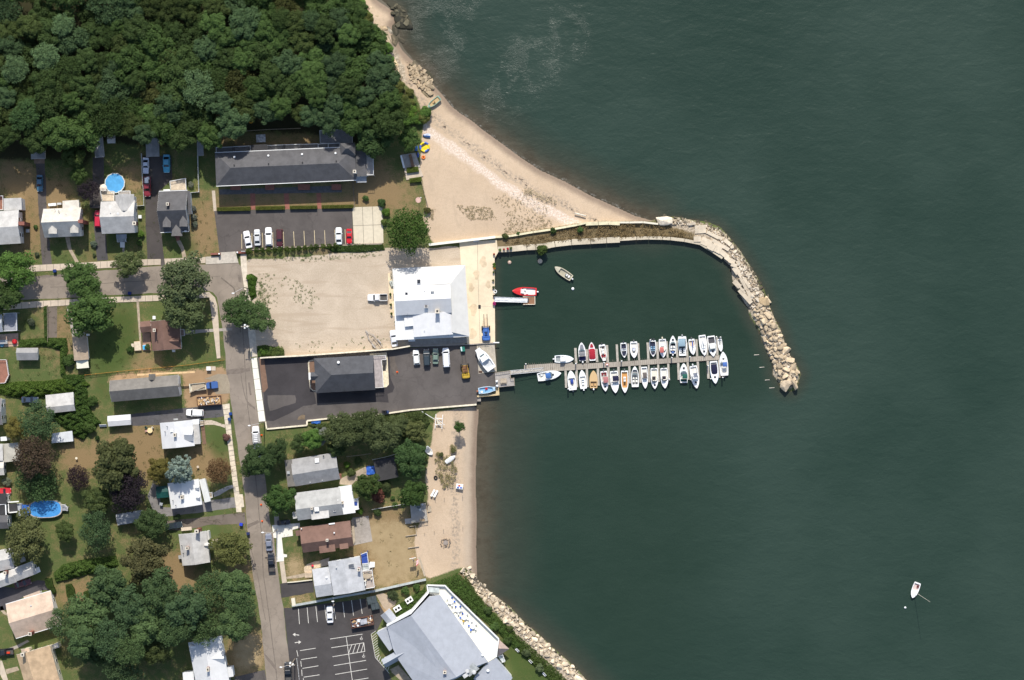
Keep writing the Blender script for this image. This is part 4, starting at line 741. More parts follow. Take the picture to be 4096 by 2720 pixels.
h.block((-200,-90),(95,-100),(100,60), 5.4, .02, 'u', 'flat', RF_BK, WH, wins=2); h.block((-200,85),(82,70),(88,222), 5.0, .02, 'u', 'flat', RF_BK, WH); h.block((98,60),(248,45),(250,186), 3.6, .02, 'u', 'flat', RF_BK, WH); h.block((-200,240),(118,228),(132,425), 5.2, .8, 'u', 'gable', RF_DK, WH, wins=2); h.shedbox([(245,58),(300,52),(325,228),(262,238)], 2.8, shingle('grey_panel', (.42,.44,.47), .06, True), WH)
tb = MB()
for a, b in (((-100,75),(88,58)),((95,40),(262,28)),((84,70),(92,222)),((104,64),(112,195)),((112,195),(250,182))):
    p, q = Vector(g(G_, *a, 5.2)), Vector(g(G_, *b, 5.2)); m_ = (p+q)/2; tb.box((m_.x, m_.y, 5.15 if a[0] < 95 else 3.75), ((q-p).length, .3, .35), math.atan2(q.y-p.y, q.x-p.x))
h.part(tb, 'parapet', TRIM)
# ---- houses on the south beach
h = House('house', 'grey gabled beach house with a white skylight and hipped west end', R_, 640, 600)
h.block((428,492),(895,416),(930,698), 3.9, 1.9, 'u', 'gable', RF_GR, GREYS, frac=.55, wins=1); h.block((360,498),(440,488),(465,768), 3.6, .9, 'v', 'shed', RF_TG, GREYS); h.skylight(700,502,4.9,1.0,1.1,.12,-.2,TRIM); h.box(402,628,4.2,(.8,.8,.5),'roof_vent',GREYS); h.vent(768,455,4.4,.12,.7,BLKM); h.vent(628,730,4.6,.1,.3); h.vent(755,710,4.6,.1,.3); h.steps((935,640),(938,690),40,.8,4,RDW)
h = House('house', 'pale grey beach house with a flat white rear roof and blue balcony mat', R_, 760, 950)
h.block((465,842),(940,780),(965,1068), 5.0, 1.8, 'u', 'gable', shingle('dove_shingle', (.40,.395,.375)), WH, frac=.58, wins=2); h.block((632,985),(815,962),(828,1096), 5.6, .9, 'u', 'shed', RF_LT, WH, trim=False) ; h.block((925,776),(1060,756),(1082,1050), 4.6, .02, 'v', 'flat', RF_WH, WH); h.deck([(1068,905),(1130,897),(1137,1008),(1076,1020)], 3.0, TRIM, True, (3,), name='balcony'); h.skylight(697,1010,6.6,1.1,1.1,.1,0,TRIM); h.skylight(884,1020,5.6,.5,.7,.1,-.3); h.chimney(645,1005,5,7.4,.5,.6); h.vent(918,918,6,.15,.3,TRIM); h.chimney(963,942,4.6,5.6,.7,.7); h.shedbox([(442,1045),(485,1040),(495,1105),(450,1112)], 2.6, RF_LT, WH)
h.box(1100,955,3.05,(1.2,1.0,.05),'balcony_mat',BLUEF)
h = House('house', 'brown roofed beach house with two brown dormers', R_, 790, 1310)
h.block((520,1202),(1047,1130),(1072,1396), 4.4, 1.9, 'u', 'gable', RF_BR, BRW, frac=.62, wins=1); h.block((715,1345),(880,1322),(892,1446), 4.9, .9, 'u', 'shed', RF_BR, BRW, trim=False); h.block((930,1325),(1020,1314),(1030,1416), 4.8, .8, 'u', 'shed', RF_BR, BRW, trim=False); h.block((474,1237),(530,1228),(532,1285), 3.4, .1, 'u', 'flat', RF_BR, BRW); h.chimney(805,1337,5,7.4,.6,.6,TRIM); h.vent(880,1258,6,.16,.3,TRIM); h.vent(537,1216,5,.12,.4,TRIM)
h.shedbox([(822,1160),(885,1152),(887,1166),(824,1174)], 4.9, TRIM, None, name='roof_box'); h.shedbox([(1058,1120),(1085,1115),(1100,1350),(1078,1385)], .5, TIMB, None, name='terrace')
h = House('house', 'large grey roofed beach house with white balconies and blue rear terrace', S_, 1060, 860)
h.block((883,665),(1310,592),(1362,1050), 5.6, 1.2, 'v', 'gable', RF_LT if 0 else shingle('silver_shingle', (.47,.475,.485)), WH, frac=.5, wins=2); h.block((670,768),(895,733),(945,1112), 4.6, 1.2, 'v', 'gable', RF_LT, WH, wins=1, frac=.5) if 0 else h.block((670,768),(895,733),(945,1112), 4.6, 1.0, 'u', 'gable', shingle('silver_shingle', (.47,.475,.485)), WH, frac=.58, wins=1)
h.deck([(1328,562),(1412,530),(1432,680),(1345,690)], 3.2, BLUEF, True, (3,), name='balcony'); h.deck([(1345,690),(1432,680),(1445,762),(1352,780)], 3.2, M('grey_terrace', (.42,.45,.44)), True, (0,3), name='balcony'); h.deck([(1348,790),(1480,772),(1512,1005),(1370,1028)], 3.2, M('wood_terrace', (.40,.34,.30), fine=.3), True, (3,), name='balcony'); h.steps((1440,715),(1515,700),70,3.0,8,TRIM)
h.chimney(1298,770,5.6,7.6,.7,.8,BRK); h.skylight(1198,720,6.5,1.5,1.0,.15,0,M('dark_panel', (.12,.13,.15), rough=.3)); h.vent(863,878,5.3,.2,.3,TRIM); h.vent(995,742,6.4,.15,.2); h.shedbox([(1350,925),(1390,920),(1395,990),(1355,995)],4.6,TRIM,WH); h.box(1370,958,4.7,(.6,1.1,.1),'flue_opening',BLKM); h.shedbox([(775,648),(905,608),(885,715),(790,732)],.3,GCON,None,name='terrace'); h.steps((668,845),(570,850),62,.8,4,M('tan_steps', (.50,.40,.29)))
ob = thing('patio_table', 'oval wooden table with chairs on the white railed deck', 'table', g(S_,1412,855,3.2), 3.2)
b = MB(); b.ell((0,0,.72),(1.25,.75,.05),16,4); b.build('tabletop', TIMB, ob); b = MB(); b.tube((0,0,0),(0,0,.7),.12); b.build('leg', TIMB, ob)
for k in range(6):
    a = k*math.pi/3 + .3; c = thing('patio_chair', 'white slatted chair around the oval table on the deck', 'chair', (g(S_,1412,855,3.2)[0] + 1.5*math.cos(a), g(S_,1412,855,3.2)[1] + 1.05*math.sin(a)), 3.2, a, 'chairs around the oval deck table')
    b = MB(); b.box((0,0,.42),(.42,.42,.05)); b.build('seat', CREAM, c); b = MB(); b.box((.22,0,.7),(.05,.42,.5)); b.build('backrest', CREAM, c)
    for sx in (-.18,.18):
        for sy in (-.18,.18): b = MB(); b.box((sx,sy,.2),(.04,.04,.4)); b.build('leg', CREAM, c)
h = House('shed', 'low black roofed shed under the big beach tree', R_, 1400, 580, 'shed'); h.block((1288,505),(1508,458),(1515,682), 2.8, .3, 'u', 'shed', RF_BK, GREYS)
# small buildings behind the northern houses
h = House('garage', 'small garage with grey roof at the head of the narrow driveway', A_, 425, 320, 'garage'); h.block((345,240),(500,238),(502,378), 2.6, .7, 'v', 'gable', RF_GR, WH)
h = House('garage', 'old long grey garage running back into the wood', A_, 1110, 240, 'garage'); h.block((1040,110),(1142,100),(1158,358), 2.8, .8, 'v', 'gable', RF_GR, GREYS)
h = House('garage', 'white trimmed garage behind the silver coupe', A_, 1710, 260, 'garage'); h.block((1630,150),(1775,145),(1782,350), 2.7, .8, 'v', 'gable', RF_GR, WH)
h = House('shed', 'tiny pale roofed shed at the wood edge behind the pool', A_, 1246, 160, 'shed'); h.block((1202,112),(1288,110),(1290,202), 2.2, .6, 'u', 'gable', RF_LT, WH)
h = House('shed', 'slim grey shed at the corner of the white fence', A_, 2225, 240, 'shed'); h.block((2210,110),(2275,108),(2285,345), 2.4, .3, 'v', 'shed', RF_GR, WH)
h = House('shed', 'grey roofed shed in the shade of the purple black tree', G_, 1900, 250, 'shed'); h.block((1730,215),(2118,150),(2120,318), 2.5, .5, 'u', 'gable', shingle('shade_roof', (.33,.35,.37), .1), GREYS)
h = House('canopy', 'dark green tarpaulin canopy west of the bright white bungalow', AB, 330, 1115, 'canopy'); h.block((250,1045),(415,1030),(418,1190), 2.2, .4, 'u', 'gable', M('green_tarp', (.012,.07,.062), rough=.5), None, trim=False)
for x, y in ((256,1052),(408,1040),(258,1186),(410,1184)): h.box(x, y, 1.1, (.06,.06,2.2), 'post', VENT)
# ---- restaurant
h = House('restaurant', 'big grey roofed restaurant with a long white terrace above the rocks', U_, 650, 830, 'restaurant')
RS = shingle('restaurant_shingle', (.365,.385,.425), .08); gp = lambda x, y, z_: (*g(U_, x, y, z_), z_)
R0, R1 = (400,590), (905,1275); b = MB()
Ee = [(600,380),(722,360),(1258,1105)]; We = [(440,1340),(265,1088),(200,960),(135,715)]
def shell(b, faces, th=.18):
    for f in faces:
        t_ = [gp(*p) for p in f]; u_ = [(x, y, z_ - th) for x, y, z_ in t_]; n = len(f)
        b.add(t_ + u_, [list(range(n)), list(range(n, 2*n))[::-1]] + [(i, i + n, (i+1) % n + n, (i+1) % n) for i in range(n)])
shell(b, [[(400,590,8.2),(905,1275,8.2),(1100,1160,6.6),(1258,1105,5.4),(722,360,5.4),(600,380,6.1)], [(400,590,8.2),(135,715,5.6),(200,960,5.5),(265,1088,5.4),(440,1340,5.4),(760,1330,7.3),(905,1275,8.2)]]); h.part(b, 'roof', RS)
b = MB(); b.prism(gs(U_, [(145,722),(400,596),(600,386),(716,366),(1248,1104),(1120,1180),(905,1290),(760,1345),(450,1335),(270,1085),(205,958)], 5.3), -.3, 5.15)
h.part(b, 'wall', WH)
b = MB()     # white street parapet wall
pp = [gp(135,712,5.8), gp(400,572,8.5), gp(590,352,6.6)]
for a, c in ((pp[0], pp[1]), (pp[1], pp[2])):
    A2, C2 = Vector(a), Vector(c); n = Vector((-(C2-A2).y, (C2-A2).x, 0)).normalized()*.45
    b.loft([[(A2.x, A2.y, A2.z), (A2.x+n.x, A2.y+n.y, A2.z), (A2.x+n.x, A2.y+n.y, -.3), (A2.x, A2.y, -.3)], [(C2.x, C2.y, C2.z), (C2.x+n.x, C2.y+n.y, C2.z), (C2.x+n.x, C2.y+n.y, -.3), (C2.x, C2.y, -.3)]])
h.part(b, 'parapet', TRIM)
h.shedbox([(15,778),(132,718),(252,910),(160,985)], 4.4, RS, WH); h.block((62,590),(158,512),(238,612), 3.6, .9, 'v', 'gable', RS, WH); h.block((72,1078),(300,950),(360,1035), 4.4, 1.6, 'u', 'gable', RS, WH, trim=False); h.shedbox([(1250,1112),(1345,1058),(1528,1280),(1440,1420),(1180,1420),(1095,1290)], 4.6, RS, WH)
b = MB(); b.add([gp(1375,852,3.4), gp(1492,960,3.4), gp(1365,1046,3.4), gp(1372,955,5.6)], [(0,1,3),(1,2,3),(2,0,3),(0,2,1)]); h.part(b, 'roof', shingle('pinkish_shingle', (.40,.31,.27)))
TE = [(600,345),(722,362),(1258,1104),(1345,1052),(1372,852),(862,350),(778,262),(578,256)]
h.deck(TE, 3.9, M('terrace_floor', (.80,.77,.66), var=.04), False, legs=False, name='terrace'); b = MB(); b.prism([(sum(p[0] for p in gs(U_,TE,3.9))/8 + (x - sum(p[0] for p in gs(U_,TE,3.9))/8)*.97, sum(p[1] for p in gs(U_,TE,3.9))/8 + (y - sum(p[1] for p in gs(U_,TE,3.9))/8)*.97) for x, y in gs(U_, TE, 3.7)], -.3, 3.6); h.part(b, 'wall', WH)
b = MB()
for a, c in (((578,254),(778,260)),((778,260),(862,348)),((862,348),(1374,850)),((1374,850),(1348,1050)),((592,345),(578,254))):
    p, q = Vector(g(U_, *a, 4.9)), Vector(g(U_, *c, 4.9)); m_ = (p+q)/2; b.box((m_.x, m_.y, 4.4), ((q-p).length, .28, 1.1), math.atan2(q.y-p.y, q.x-p.x))
h.part(b, 'terrace_parapet', TRIM); h.shedbox([(592,270),(715,285),(715,335),(596,330)], 4.6, M('glass_roof', (.52,.56,.54), rough=.3), None, name='canopy')
h.chimney(775,1220,6.5,8.6,.8,.8,BRK); h.vent(1195,1030,5.5,.25,.35,TRIM); h.shedbox([(985,1215),(1085,1115),(1160,1180),(1050,1270)], 6.9, M('roof_well', (.34,.36,.36)), None, name='roof_well'); h.box(1005,1255,7.2,(1.4,1.0,.8),'roof_unit',VENT,.6); h.vent(1025,1210,7,.4,.5); h.vent(1100,1222,7,.4,.4); h.vent(1255,1202,4.7,.3,.4,TRIM)
h.deck([(1362,1040),(1420,1020),(1445,1095),(1410,1105)], 2.0, M('stair_grey', (.50,.54,.55)), True, (3,))
h.shedbox([(165,1190),(262,1140),(350,1310),(300,1310)], .12, M('tan_path', (.40,.32,.23)), None, name='ramp')
for k, (x, y) in enumerate(((252,505),(382,412))):
    hh = thing('air_conditioner', ('white air conditioning unit nearest the bins beside the restaurant', 'white air conditioning unit nearest the terrace corner of the restaurant')[k], 'air conditioner', g(U_, x, y)); hh.rotation_euler.z = R(32); hh['group'] = 'rooftop style cooling units beside the restaurant'
    b = MB(); b.box((0,0,.75),(2.0,1.4,1.5)); b.build('body', TRIM, hh)
    for q in (-.45, .45): b = MB(); b.tube((q,0,1.5),(q,0,1.56),.36,n=12); b.build('fan', BLKM, hh)
TBL = [(842,430),(925,522),(992,605),(1085,705)]
for k, (x, y) in enumerate(TBL):
    c0 = g(U_, x, y, 3.9); t_ = thing('patio_table', ('white table with blue seats nearest the terrace tip', 'second white table from the terrace tip', 'white table with a yellow seat on the terrace', 'white table farthest from the terrace tip')[k], 'table', c0, 3.9)
    b = MB(); b.tube((0,0,.7),(0,0,.75),.75,n=14); b.build('tabletop', TRIM, t_); b = MB(); b.tube((0,0,0),(0,0,.7),.08); b.build('leg', VENT, t_)
    for j in range(5):
        a = j*1.257 + k; c = thing('patio_chair', 'plastic chair round a white terrace table of the restaurant', 'chair', (c0[0] + 1.05*math.cos(a), c0[1] + 1.05*math.sin(a)), 3.9, a, 'restaurant terrace chairs')
        cm = M('blue_plastic', (.04,.16,.62), rough=.4) if j < 2 else (M('yellow_plastic', (.75,.50,.05)) if (k == 2 and j == 2) else TRIM)
        b = MB(); b.box((0,0,.43),(.45,.45,.06)); b.build('seat', cm, c); b = MB(); b.box((.22,0,.68),(.05,.45,.5)); b.build('backrest', cm, c)
        for sx in (-.18,.18):
            for sy in (-.18,.18): b = MB(); b.box((sx,sy,.2),(.05,.05,.4)); b.build('leg', cm, c)
# ================================================================ VEHICLES
PAINTC = OC('car_paint', .35, .5, .02, coat=.6); CGLASS = M('car_glass', (.02,.024,.03), rough=.08, spec=.8); TYRE = M('tyre_rubber', (.02,.02,.02), rough=.9); RIM = M('wheel_rim', (.5,.5,.52), rough=.3, metal=.7)
LAMPW = M('lamp_glass', (.75,.75,.72), rough=.15, spec=.6); LAMPR = M('tail_lamp', (.35,.02,.02), rough=.2); BEDM = M('truck_bed', (.09,.085,.08), fine=.3); BUMP = M('bumper_grey', (.14,.14,.14), rough=.5)
def ring(x, w, zb, zt, tw): return [(x,-w*.9,zb),(x,-w,zb+.18),(x,-w,zt-.22),(x,-w*tw,zt),(x,w*tw,zt),(x,w,zt-.22),(x,w,zb+.18),(x,w*.9,zb)]
CARS = {  # length, width, hood z, belt z, roof z, glass base (rear, front), roof (rear, front), boot z
 'sedan': (4.7,1.82,.86,.92,1.42,-1.75,.95,-1.0,.25,.94), 'coupe': (4.5,1.78,.80,.88,1.30,-1.7,.70,-.85,.0,.92), 'hatch': (4.2,1.78,.88,.95,1.5,-2.0,1.05,-1.6,.4,1.0),
 'suv': (4.8,1.92,1.02,1.1,1.78,-2.3,1.05,-2.1,.45,1.1), 'wagon': (4.9,1.85,.92,.98,1.52,-2.35,1.0,-2.05,.3,1.0), 'van': (5.5,2.0,1.15,1.2,2.1,-2.7,1.75,-2.62,1.15,1.2), 'pickup': (5.6,1.98,1.06,1.12,1.82,-.55,1.2,-.4,.6,1.05)}
PROTO = {}
def proto_car(kind):
    L, W, hz, bz, rz_, g0, g1, r0, r1, tz = CARS[kind]; w = W/2; h = L/2; P = []
    b = MB(); pk = kind == 'pickup'
    secs = [(-h, w*.84, .38, tz-.10), (-h+.12, w*.95, .28, tz), (-h+.7, w, .24, tz), (g0 if not pk else -.6, w, .24, tz if not pk else tz), ((g0+g1)/2, w, .24, bz), (g1-.1, w, .24, bz), (g1+.15, w*.99, .24, hz), (h-.55, w*.95, .24, hz-.05), (h-.15, w*.86, .28, hz-.16), (h, w*.70, .36, hz-.30)]
    if pk: secs = [(-.7, w, .24, bz)] + secs[4:]
    b.loft([ring(x, ww, zb, zt, .86) for x, ww, zb, zt in secs])
    if pk:
        for y in (-w+.07, w-.07): b.box((-1.75, y, .78), (2.1, .14, .62))
        b.box((-2.76, 0, .78), (.10, W-.02, .62)); b.box((-1.75, 0, .40), (2.1, W-.1, .2))
    body = b.build('body', PAINTC, smooth=False); P.append((body, 'body', None))
    if pk: P.append((MB().box((-1.73, 0, .53), (2.0, W-.3, .05)).build('truck_bed', BEDM), 'truck_bed', None))
    gl = MB(); wl, wt = w*.86, w*.72
    lo = [(g0,-wl*.94,bz-.03),(g1,-wl*.94,bz-.05),(g1,wl*.94,bz-.05),(g0,wl*.94,bz-.03)]; up = [(r0,-wt,rz_-.06),(r1,-wt,rz_-.06),(r1,wt,rz_-.06),(r0,wt,rz_-.06)]
    gl.loft([lo, up]); P.append((gl.build('windows', CGLASS), 'windows', None))
    rf = MB(); rf.loft([[(r0-.06,-wt-.02,rz_-.09),(r1+.06,-wt-.02,rz_-.09),(r1+.06,wt+.02,rz_-.09),(r0-.06,wt+.02,rz_-.09)], [(r0+.06,-wt*.9,rz_),(r1-.08,-wt*.9,rz_),(r1-.08,wt*.9,rz_),(r0+.06,wt*.9,rz_)]])
    for y in (-1, 1):
        for (x0, x1) in ((g1, r1), (g0, r0)): rf.tube((x0, y*wl*.94, bz-.03), (x1, y*wt, rz_-.06), .05, n=4)
    P.append((rf.build('roof', PAINTC), 'roof', None))
    for x in (h-.92, -h+.95):
        for y in (-1, 1):
            t = MB().tube((x, y*(w-.2), .33), (x, y*(w-.01), .33), .33, n=12).build('wheel', TYRE); P.append((t, 'wheel', None))
            P.append((MB().tube((x, y*(w-.02), .33), (x, y*(w+.005), .33), .2, n=8).build('rim', RIM), 'rim', len(P)-1))
    for y in (-1, 1):
        P.append((MB().box((h-.16, y*w*.6, hz-.28), (.22,.36,.16)).build('headlight', LAMPW), 'headlight', None))
        P.append((MB().box((-h+.04, y*w*.72, tz-.25), (.12,.3,.2)).build('tail_light', LAMPR), 'tail_light', None))
        P.append((MB().box((g1-.35, y*(w+.08), bz+.06), (.14,.2,.14)).build('mirror', PAINTC), 'mirror', None))
    PROTO[kind] = [(o.data, n, p) for o, n, p in P]
    for o, n, p in P: bpy.data.objects.remove(o)
def car(kind, label, z, x, y, ax, ay, col, cat='car', group=None, L=None, roofcol=None, hgt=0.03):
    """(x,y) plan centre, (ax,ay) direction the bonnet points in plan"""
    if kind not in PROTO: proto_car(kind)
    c = g(z, x, y, .7); r = thing({'suv':'parked_suv','van':'parked_van','pickup':'pickup_truck'}.get(kind, 'parked_car'), label, cat, c, hgt, math.atan2(-ay, ax), group)
    if L: r.scale = (L/CARS[kind][0],)*2 + (1,)
    obs = []
    for me, n, p in PROTO[kind]:
        obs.append(link(me, n, r if p is None else obs[p], col=(roofcol if (roofcol and n == 'roof') else col)))
    return r
WC, SV, BK, RD = (.82,.82,.82), (.50,.52,.54), (.018,.02,.024), (.50,.02,.025)
GM = 'cars in the motel car park'
car('sedan','steel blue saloon car on the narrow western driveway',A_,446,652,0,1,(.05,.14,.22))
car('coupe','silver white coupe beside the white trimmed garage',A_,1632,455,0,1,(.62,.66,.74))
p_ = car('pickup','dark red pickup with white boxes in its bed on the dark driveway',A_,1650,690,0.03,1,(.22,.02,.03),'pickup'); 
b = MB(); b.box((-1.7,-.1,.95),(1.5,1.0,.75)); b.box((-2.35,.3,.8),(.7,.7,.6)); o = b.build('white_boxes', TRIM); o.location = p_.location; o.rotation_euler = p_.rotation_euler; tag(o, 'white boxes loaded in the bed of the dark red pickup', 'boxes')
car('sedan','turquoise saloon car facing the dark roofed house',A_,1865,432,0,1,(.06,.34,.50),L=5.1)
car('suv','bright red utility vehicle beside the pale grey house',A_,1098,1050,0,-1,(.55,.015,.05),'suv')
car('sedan','white saloon parked askew at the west end of the motel row',B_,427,1138,-.2,-1,WC,group=GM,L=4.9); car('sedan','silver saloon second from the west in the motel row',B_,513,1120,-.05,-1,(.60,.61,.62),group=GM,L=4.6)
car('wagon','white estate car with black rear glass in the motel row',B_,616,1112,-.05,-1,WC,group=GM,L=5.2); car('wagon','maroon estate car in the motel row',B_,713,1126,0,1,(.075,.016,.022),group=GM,L=4.9)
car('sedan','white saloon with dark sunroof next to the red car',B_,1243,1106,-.02,-1,(.72,.76,.76),group=GM,L=4.8); car('coupe','small bright red car at the east end of the motel row',B_,1337,1110,0,1,(.62,.01,.02),group=GM,L=4.2)
car('pickup','white pickup on the gravel yard west of the white hall',D_,1988,532,-1,.02,WC,'pickup')
car('sedan','white saloon car at the southeast corner of the gravel yard',D_,2170,990,-.16,-1,(.72,.74,.78))
GY = 'vehicles parked in a row in the boat yard'
car('hatch','white hatchback at the west end of the boat yard row',M_,617,484,-.1,-1,(.78,.80,.78),group=GY); car('suv','dark blue utility vehicle in the boat yard row',M_,772,484,-.05,-1,(.03,.045,.055),'suv',group=GY); car('sedan','grey green saloon in the boat yard row',M_,904,466,0,-1,(.17,.24,.19),group=GY,L=4.4); car('van','white high roofed van at the east end of the boat yard row',M_,1062,485,-.06,-1,(.80,.81,.84),'van',group=GY,L=5.4)
s_ = car('suv','white utility vehicle with a roof rack parked on the street',R_,62,235,-.06,-1,WC,'suv',L=5.0); b = MB()
for k in range(5): b.box((-1.9+.5*k,0,1.86),(.06,1.2,.05))
for y in (-.55,.55): b.box((-.9,y,1.86),(2.2,.06,.06))
b.build('roof_rack', BLKM, s_)
car('sedan','silver blue saloon behind the white utility vehicle on the street',R_,80,392,-.05,-1,(.32,.42,.46)); car('sedan','silver grey saloon on the street beside the white concrete drive',S_,86,400,-.07,-1,(.20,.22,.28),L=4.9); car('pickup','black pickup on the street south of the silver saloon',S_,120,670,-.07,-1,(.012,.016,.026),'pickup',L=5.4)
car('sedan','white saloon car alone in the restaurant car park',T_,938,540,-.05,-1,(.78,.79,.82)); car('pickup','black pickup at the bottom edge beneath the transformer pole',T_,282,1440,-.05,-1,BK,'pickup')
car('suv','white utility vehicle on the driveway beside the skip',Y_,880,1083,-1,-.05,WC,'suv',L=4.9); car('sedan','dark blue car in the shade of the vine hedge',E_,335,278,1,0,(.04,.06,.10)); car('sedan','red car cut by the left edge below the bronze tree',E_,30,1302,1,-.05,(.50,.02,.03)); car('sedan','dark saloon on the cracked brown driveway',I_,540,572,1,-.18,(.02,.03,.035),L=4.9)
car('sedan','black covered car beside the path by the street tree',R_,352,1150,1,-.1,(.016,.016,.024),L=3.6); car('sedan','maroon car in the shadow of the L shaped house',G_,340,1245,1,-.28,(.10,.025,.03))
h_ = car('pickup','black pickup carrying red and white toys at the left edge',H_,60,1150,-1,.1,BK,'pickup',L=5.4)
tag(MB().box((0,0,.25),(.9,.5,.5)).build('toy_bike', M('toy_red', (.6,.05,.02))), 'red and white toys in the bed of the black pickup', 'toy').location = (*g(H_,125,1160,.9), .58)
# blue flat bed lorry with timber
c = g(Y_, 1060, 560, 1.0); r = thing('lorry', 'blue cabbed lorry with a timber loaded bed in the dirt yard', 'lorry', c, .03, R(6)); col = (.05,.12,.33)
b = MB(); b.loft([ring(x, w_, .35, zt, .9) for x, w_, zt in ((1.0,1.0,1.2),(1.9,1.02,1.25),(2.0,1.0,1.2),(3.6,.98,1.12),(3.85,.85,1.0))]); o = b.build('body', PAINTC, r); o.color = (*col, 1)
b = MB(); b.loft([[(.7,-.9,1.15),(2.1,-.9,1.15),(2.1,.9,1.15),(.7,.9,1.15)], [(.85,-.8,1.95),(1.7,-.8,1.95),(1.7,.8,1.95),(.85,.8,1.95)]]); b.build('windows', CGLASS, r)
o = MB().box((1.25,0,1.98),(.9,1.55,.08)).build('roof', PAINTC, r); o.color = (*col, 1)
b = MB(); b.box((-1.7,0,.7),(4.4,2.0,.2)); b.box((-1.7,.95,1.1),(4.4,.12,.7)); b.box((-1.7,-.95,1.0),(4.4,.12,.6)); b.box((-3.9,0,1.0),(.35,2.2,.8)); b.build('flat_bed', M('cream_bed', (.60,.56,.45), fine=.2), r)
b = MB(); b.box((-1.6,0,.95),(3.6,1.6,.35)); b.build('load', M('rubble_load', (.40,.33,.24), fine=.5), r)
for x in (2.8,-2.6):
    for y in (-.95,.95): MB().tube((x,y-.15,.4),(x,y+.15,.4),.42,n=12).build('wheel', TYRE, r)
for y in (-.7,.7): MB().box((3.8,y,.85),(.1,.3,.2)).build('headlight', LAMPW, r)
pl = MB().box((0,0,0),(4.6,.28,.08)).build('timber_plank', TIMB); a_ = g(Y_, 920, 625, 1.3); pl.location = (*a_, 1.35); pl.rotation_euler = (0,0,R(22)); tag(pl, 'long grey plank sticking out of the blue lorry bed', 'plank')
def skip(label, z, x, y, L, W, rot, load, seed, fab=None):
    r = thing('skip', label, 'skip', g(z, x, y, .8), .03, rot); rs = MB(); t = .1; H_ = 1.5
    for y_ in (-W/2, W/2): rs.box((0,y_,H_/2+.1),(L,t,H_))
    for x_ in (-L/2, L/2): rs.box((x_,0,H_/2+.1),(t,W-.1,H_))
    rs.box((0,0,.12),(L-.1,W-.1,.1))
    for k in range(6):
        for y_ in (-W/2-.06, W/2+.06): rs.box((-L/2+.4+k*(L-.8)/5,y_,H_/2),(.12,.1,H_))
    rs.build('body', M('rusty_steel', (.16,.075,.05), fine=.3), r)
    rnd = random.Random(seed); lb = MB(); mats = load
    lb.box((0,0,.75),(L-.25,W-.25,.9),mi=0)
    for k in range(70):
        lb.box((rnd.uniform(-L/2+.5,L/2-.5), rnd.uniform(-W/2+.35,W/2-.35), 1.25+rnd.uniform(0,.3)), (rnd.uniform(.2,1.2),rnd.uniform(.12,.4),rnd.uniform(.05,.3)), rnd.uniform(0,3.14), mi=rnd.randrange(len(mats)))
    lb.build('load', mats, r)
    if fab: lb = MB(); lb.box(fab[:3], fab[3:6], .05); lb.build('grey_box', M('dented_grey', (.40,.41,.44), rough=.4), r)
    return r
TM = M('torn_timber', (.55,.36,.18), fine=.4)
skip('rusty open skip heaped with timber in front of the unfinished house', Y_, 1160, 845, 6.6, 2.4, R(3.5), [TM, M('plaster_scrap', (.65,.60,.55)), TM, M('dark_scrap', (.10,.10,.13)), M('cardboard', (.45,.29,.14))], 2)
skip('rusty skip of mixed rubbish with a grey box in the restaurant car park', T_, 1447, 655, 6.2, 2.4, R(10), [M('dark_scrap', (.10,.10,.13)), M('plaster_scrap', (.65,.60,.55)), M('cardboard', (.45,.29,.14)), M('brown_scrap', (.2,.09,.05)), TRIM], 5, (.5,.1,1.6,1.9,1.4,.7))
# forklifts
def forklift(label, z, x, y, ang, col, hang):
    r = thing('forklift', label, 'forklift', g(z, x, y, 1.0), .06, ang); fm = M('forklift_' + hang, col, rough=.5, fine=.2)
    b = MB(); b.loft([ring(xx, w_, .35, zt, .8) for xx, w_, zt in ((-2.6,.75,1.2),(-2.4,1.05,1.35),(-1.4,1.1,1.4),(-1.2,.9,1.2),(.9,.9,1.1),(1.1,.8,1.0))]); b.build('body', fm, r)
    b = MB()
    for xx in (-1.0,.8):
        for yy in (-.62,.62): b.tube((xx,yy,1.1),(xx*.9,yy,2.25),.06,n=5)
    for yy in (-.62,.62): b.box((-.08,yy,2.27),(1.75,.1,.1))
    for k in range(5): b.box((-.85+.38*k,0,2.27),(.07,1.2,.06))
    b.build('cage', M('rusty_cage', (.22,.11,.05), fine=.4) if hang == 'yellow' else fm, r)
    if hang == 'yellow': MB().box((.05,0,1.3),(1.9,1.5,.3)).build('engine_cover', M('rusty_cage', (.22,.11,.05), fine=.4), r)
    b = MB(); b.box((-.4,0,1.25),(.6,.6,.2)); b.box((-.75,0,1.55),(.15,.6,.6)); b.build('seat', BLKM, r)
    b = MB()
    for yy in (-.55,.55): b.box((1.35,yy,1.6),(.2,.18,2.8))
    for zz_ in (.5,1.5,2.9): b.box((1.35,0,zz_),(.16,1.1,.14))
    b.build('mast', M('mast_steel', (.13,.12,.11), rough=.5), r)
    for yy in (-.45,.45): MB().box((3.1,yy,.22),(3.4,.16,.09)).build('fork', M('fork_steel', (.07,.065,.06), rough=.5), r)
    for xx, rr in ((.9,.62),(-1.8,.5)):
        for yy in (-1.0,1.0): MB().tube((xx,yy-.2,rr),(xx,yy+.2,rr),rr,n=14).build('wheel', TYRE, r)
    return r
forklift('blue boat forklift with long forks on the pale quay', K_, 1420, 1200, R(92), (.06,.16,.45), 'blue'); forklift('yellow boat forklift with rusty frame in the boat yard', M_, 1346, 660, R(97), (.50,.33,.04), 'yellow')
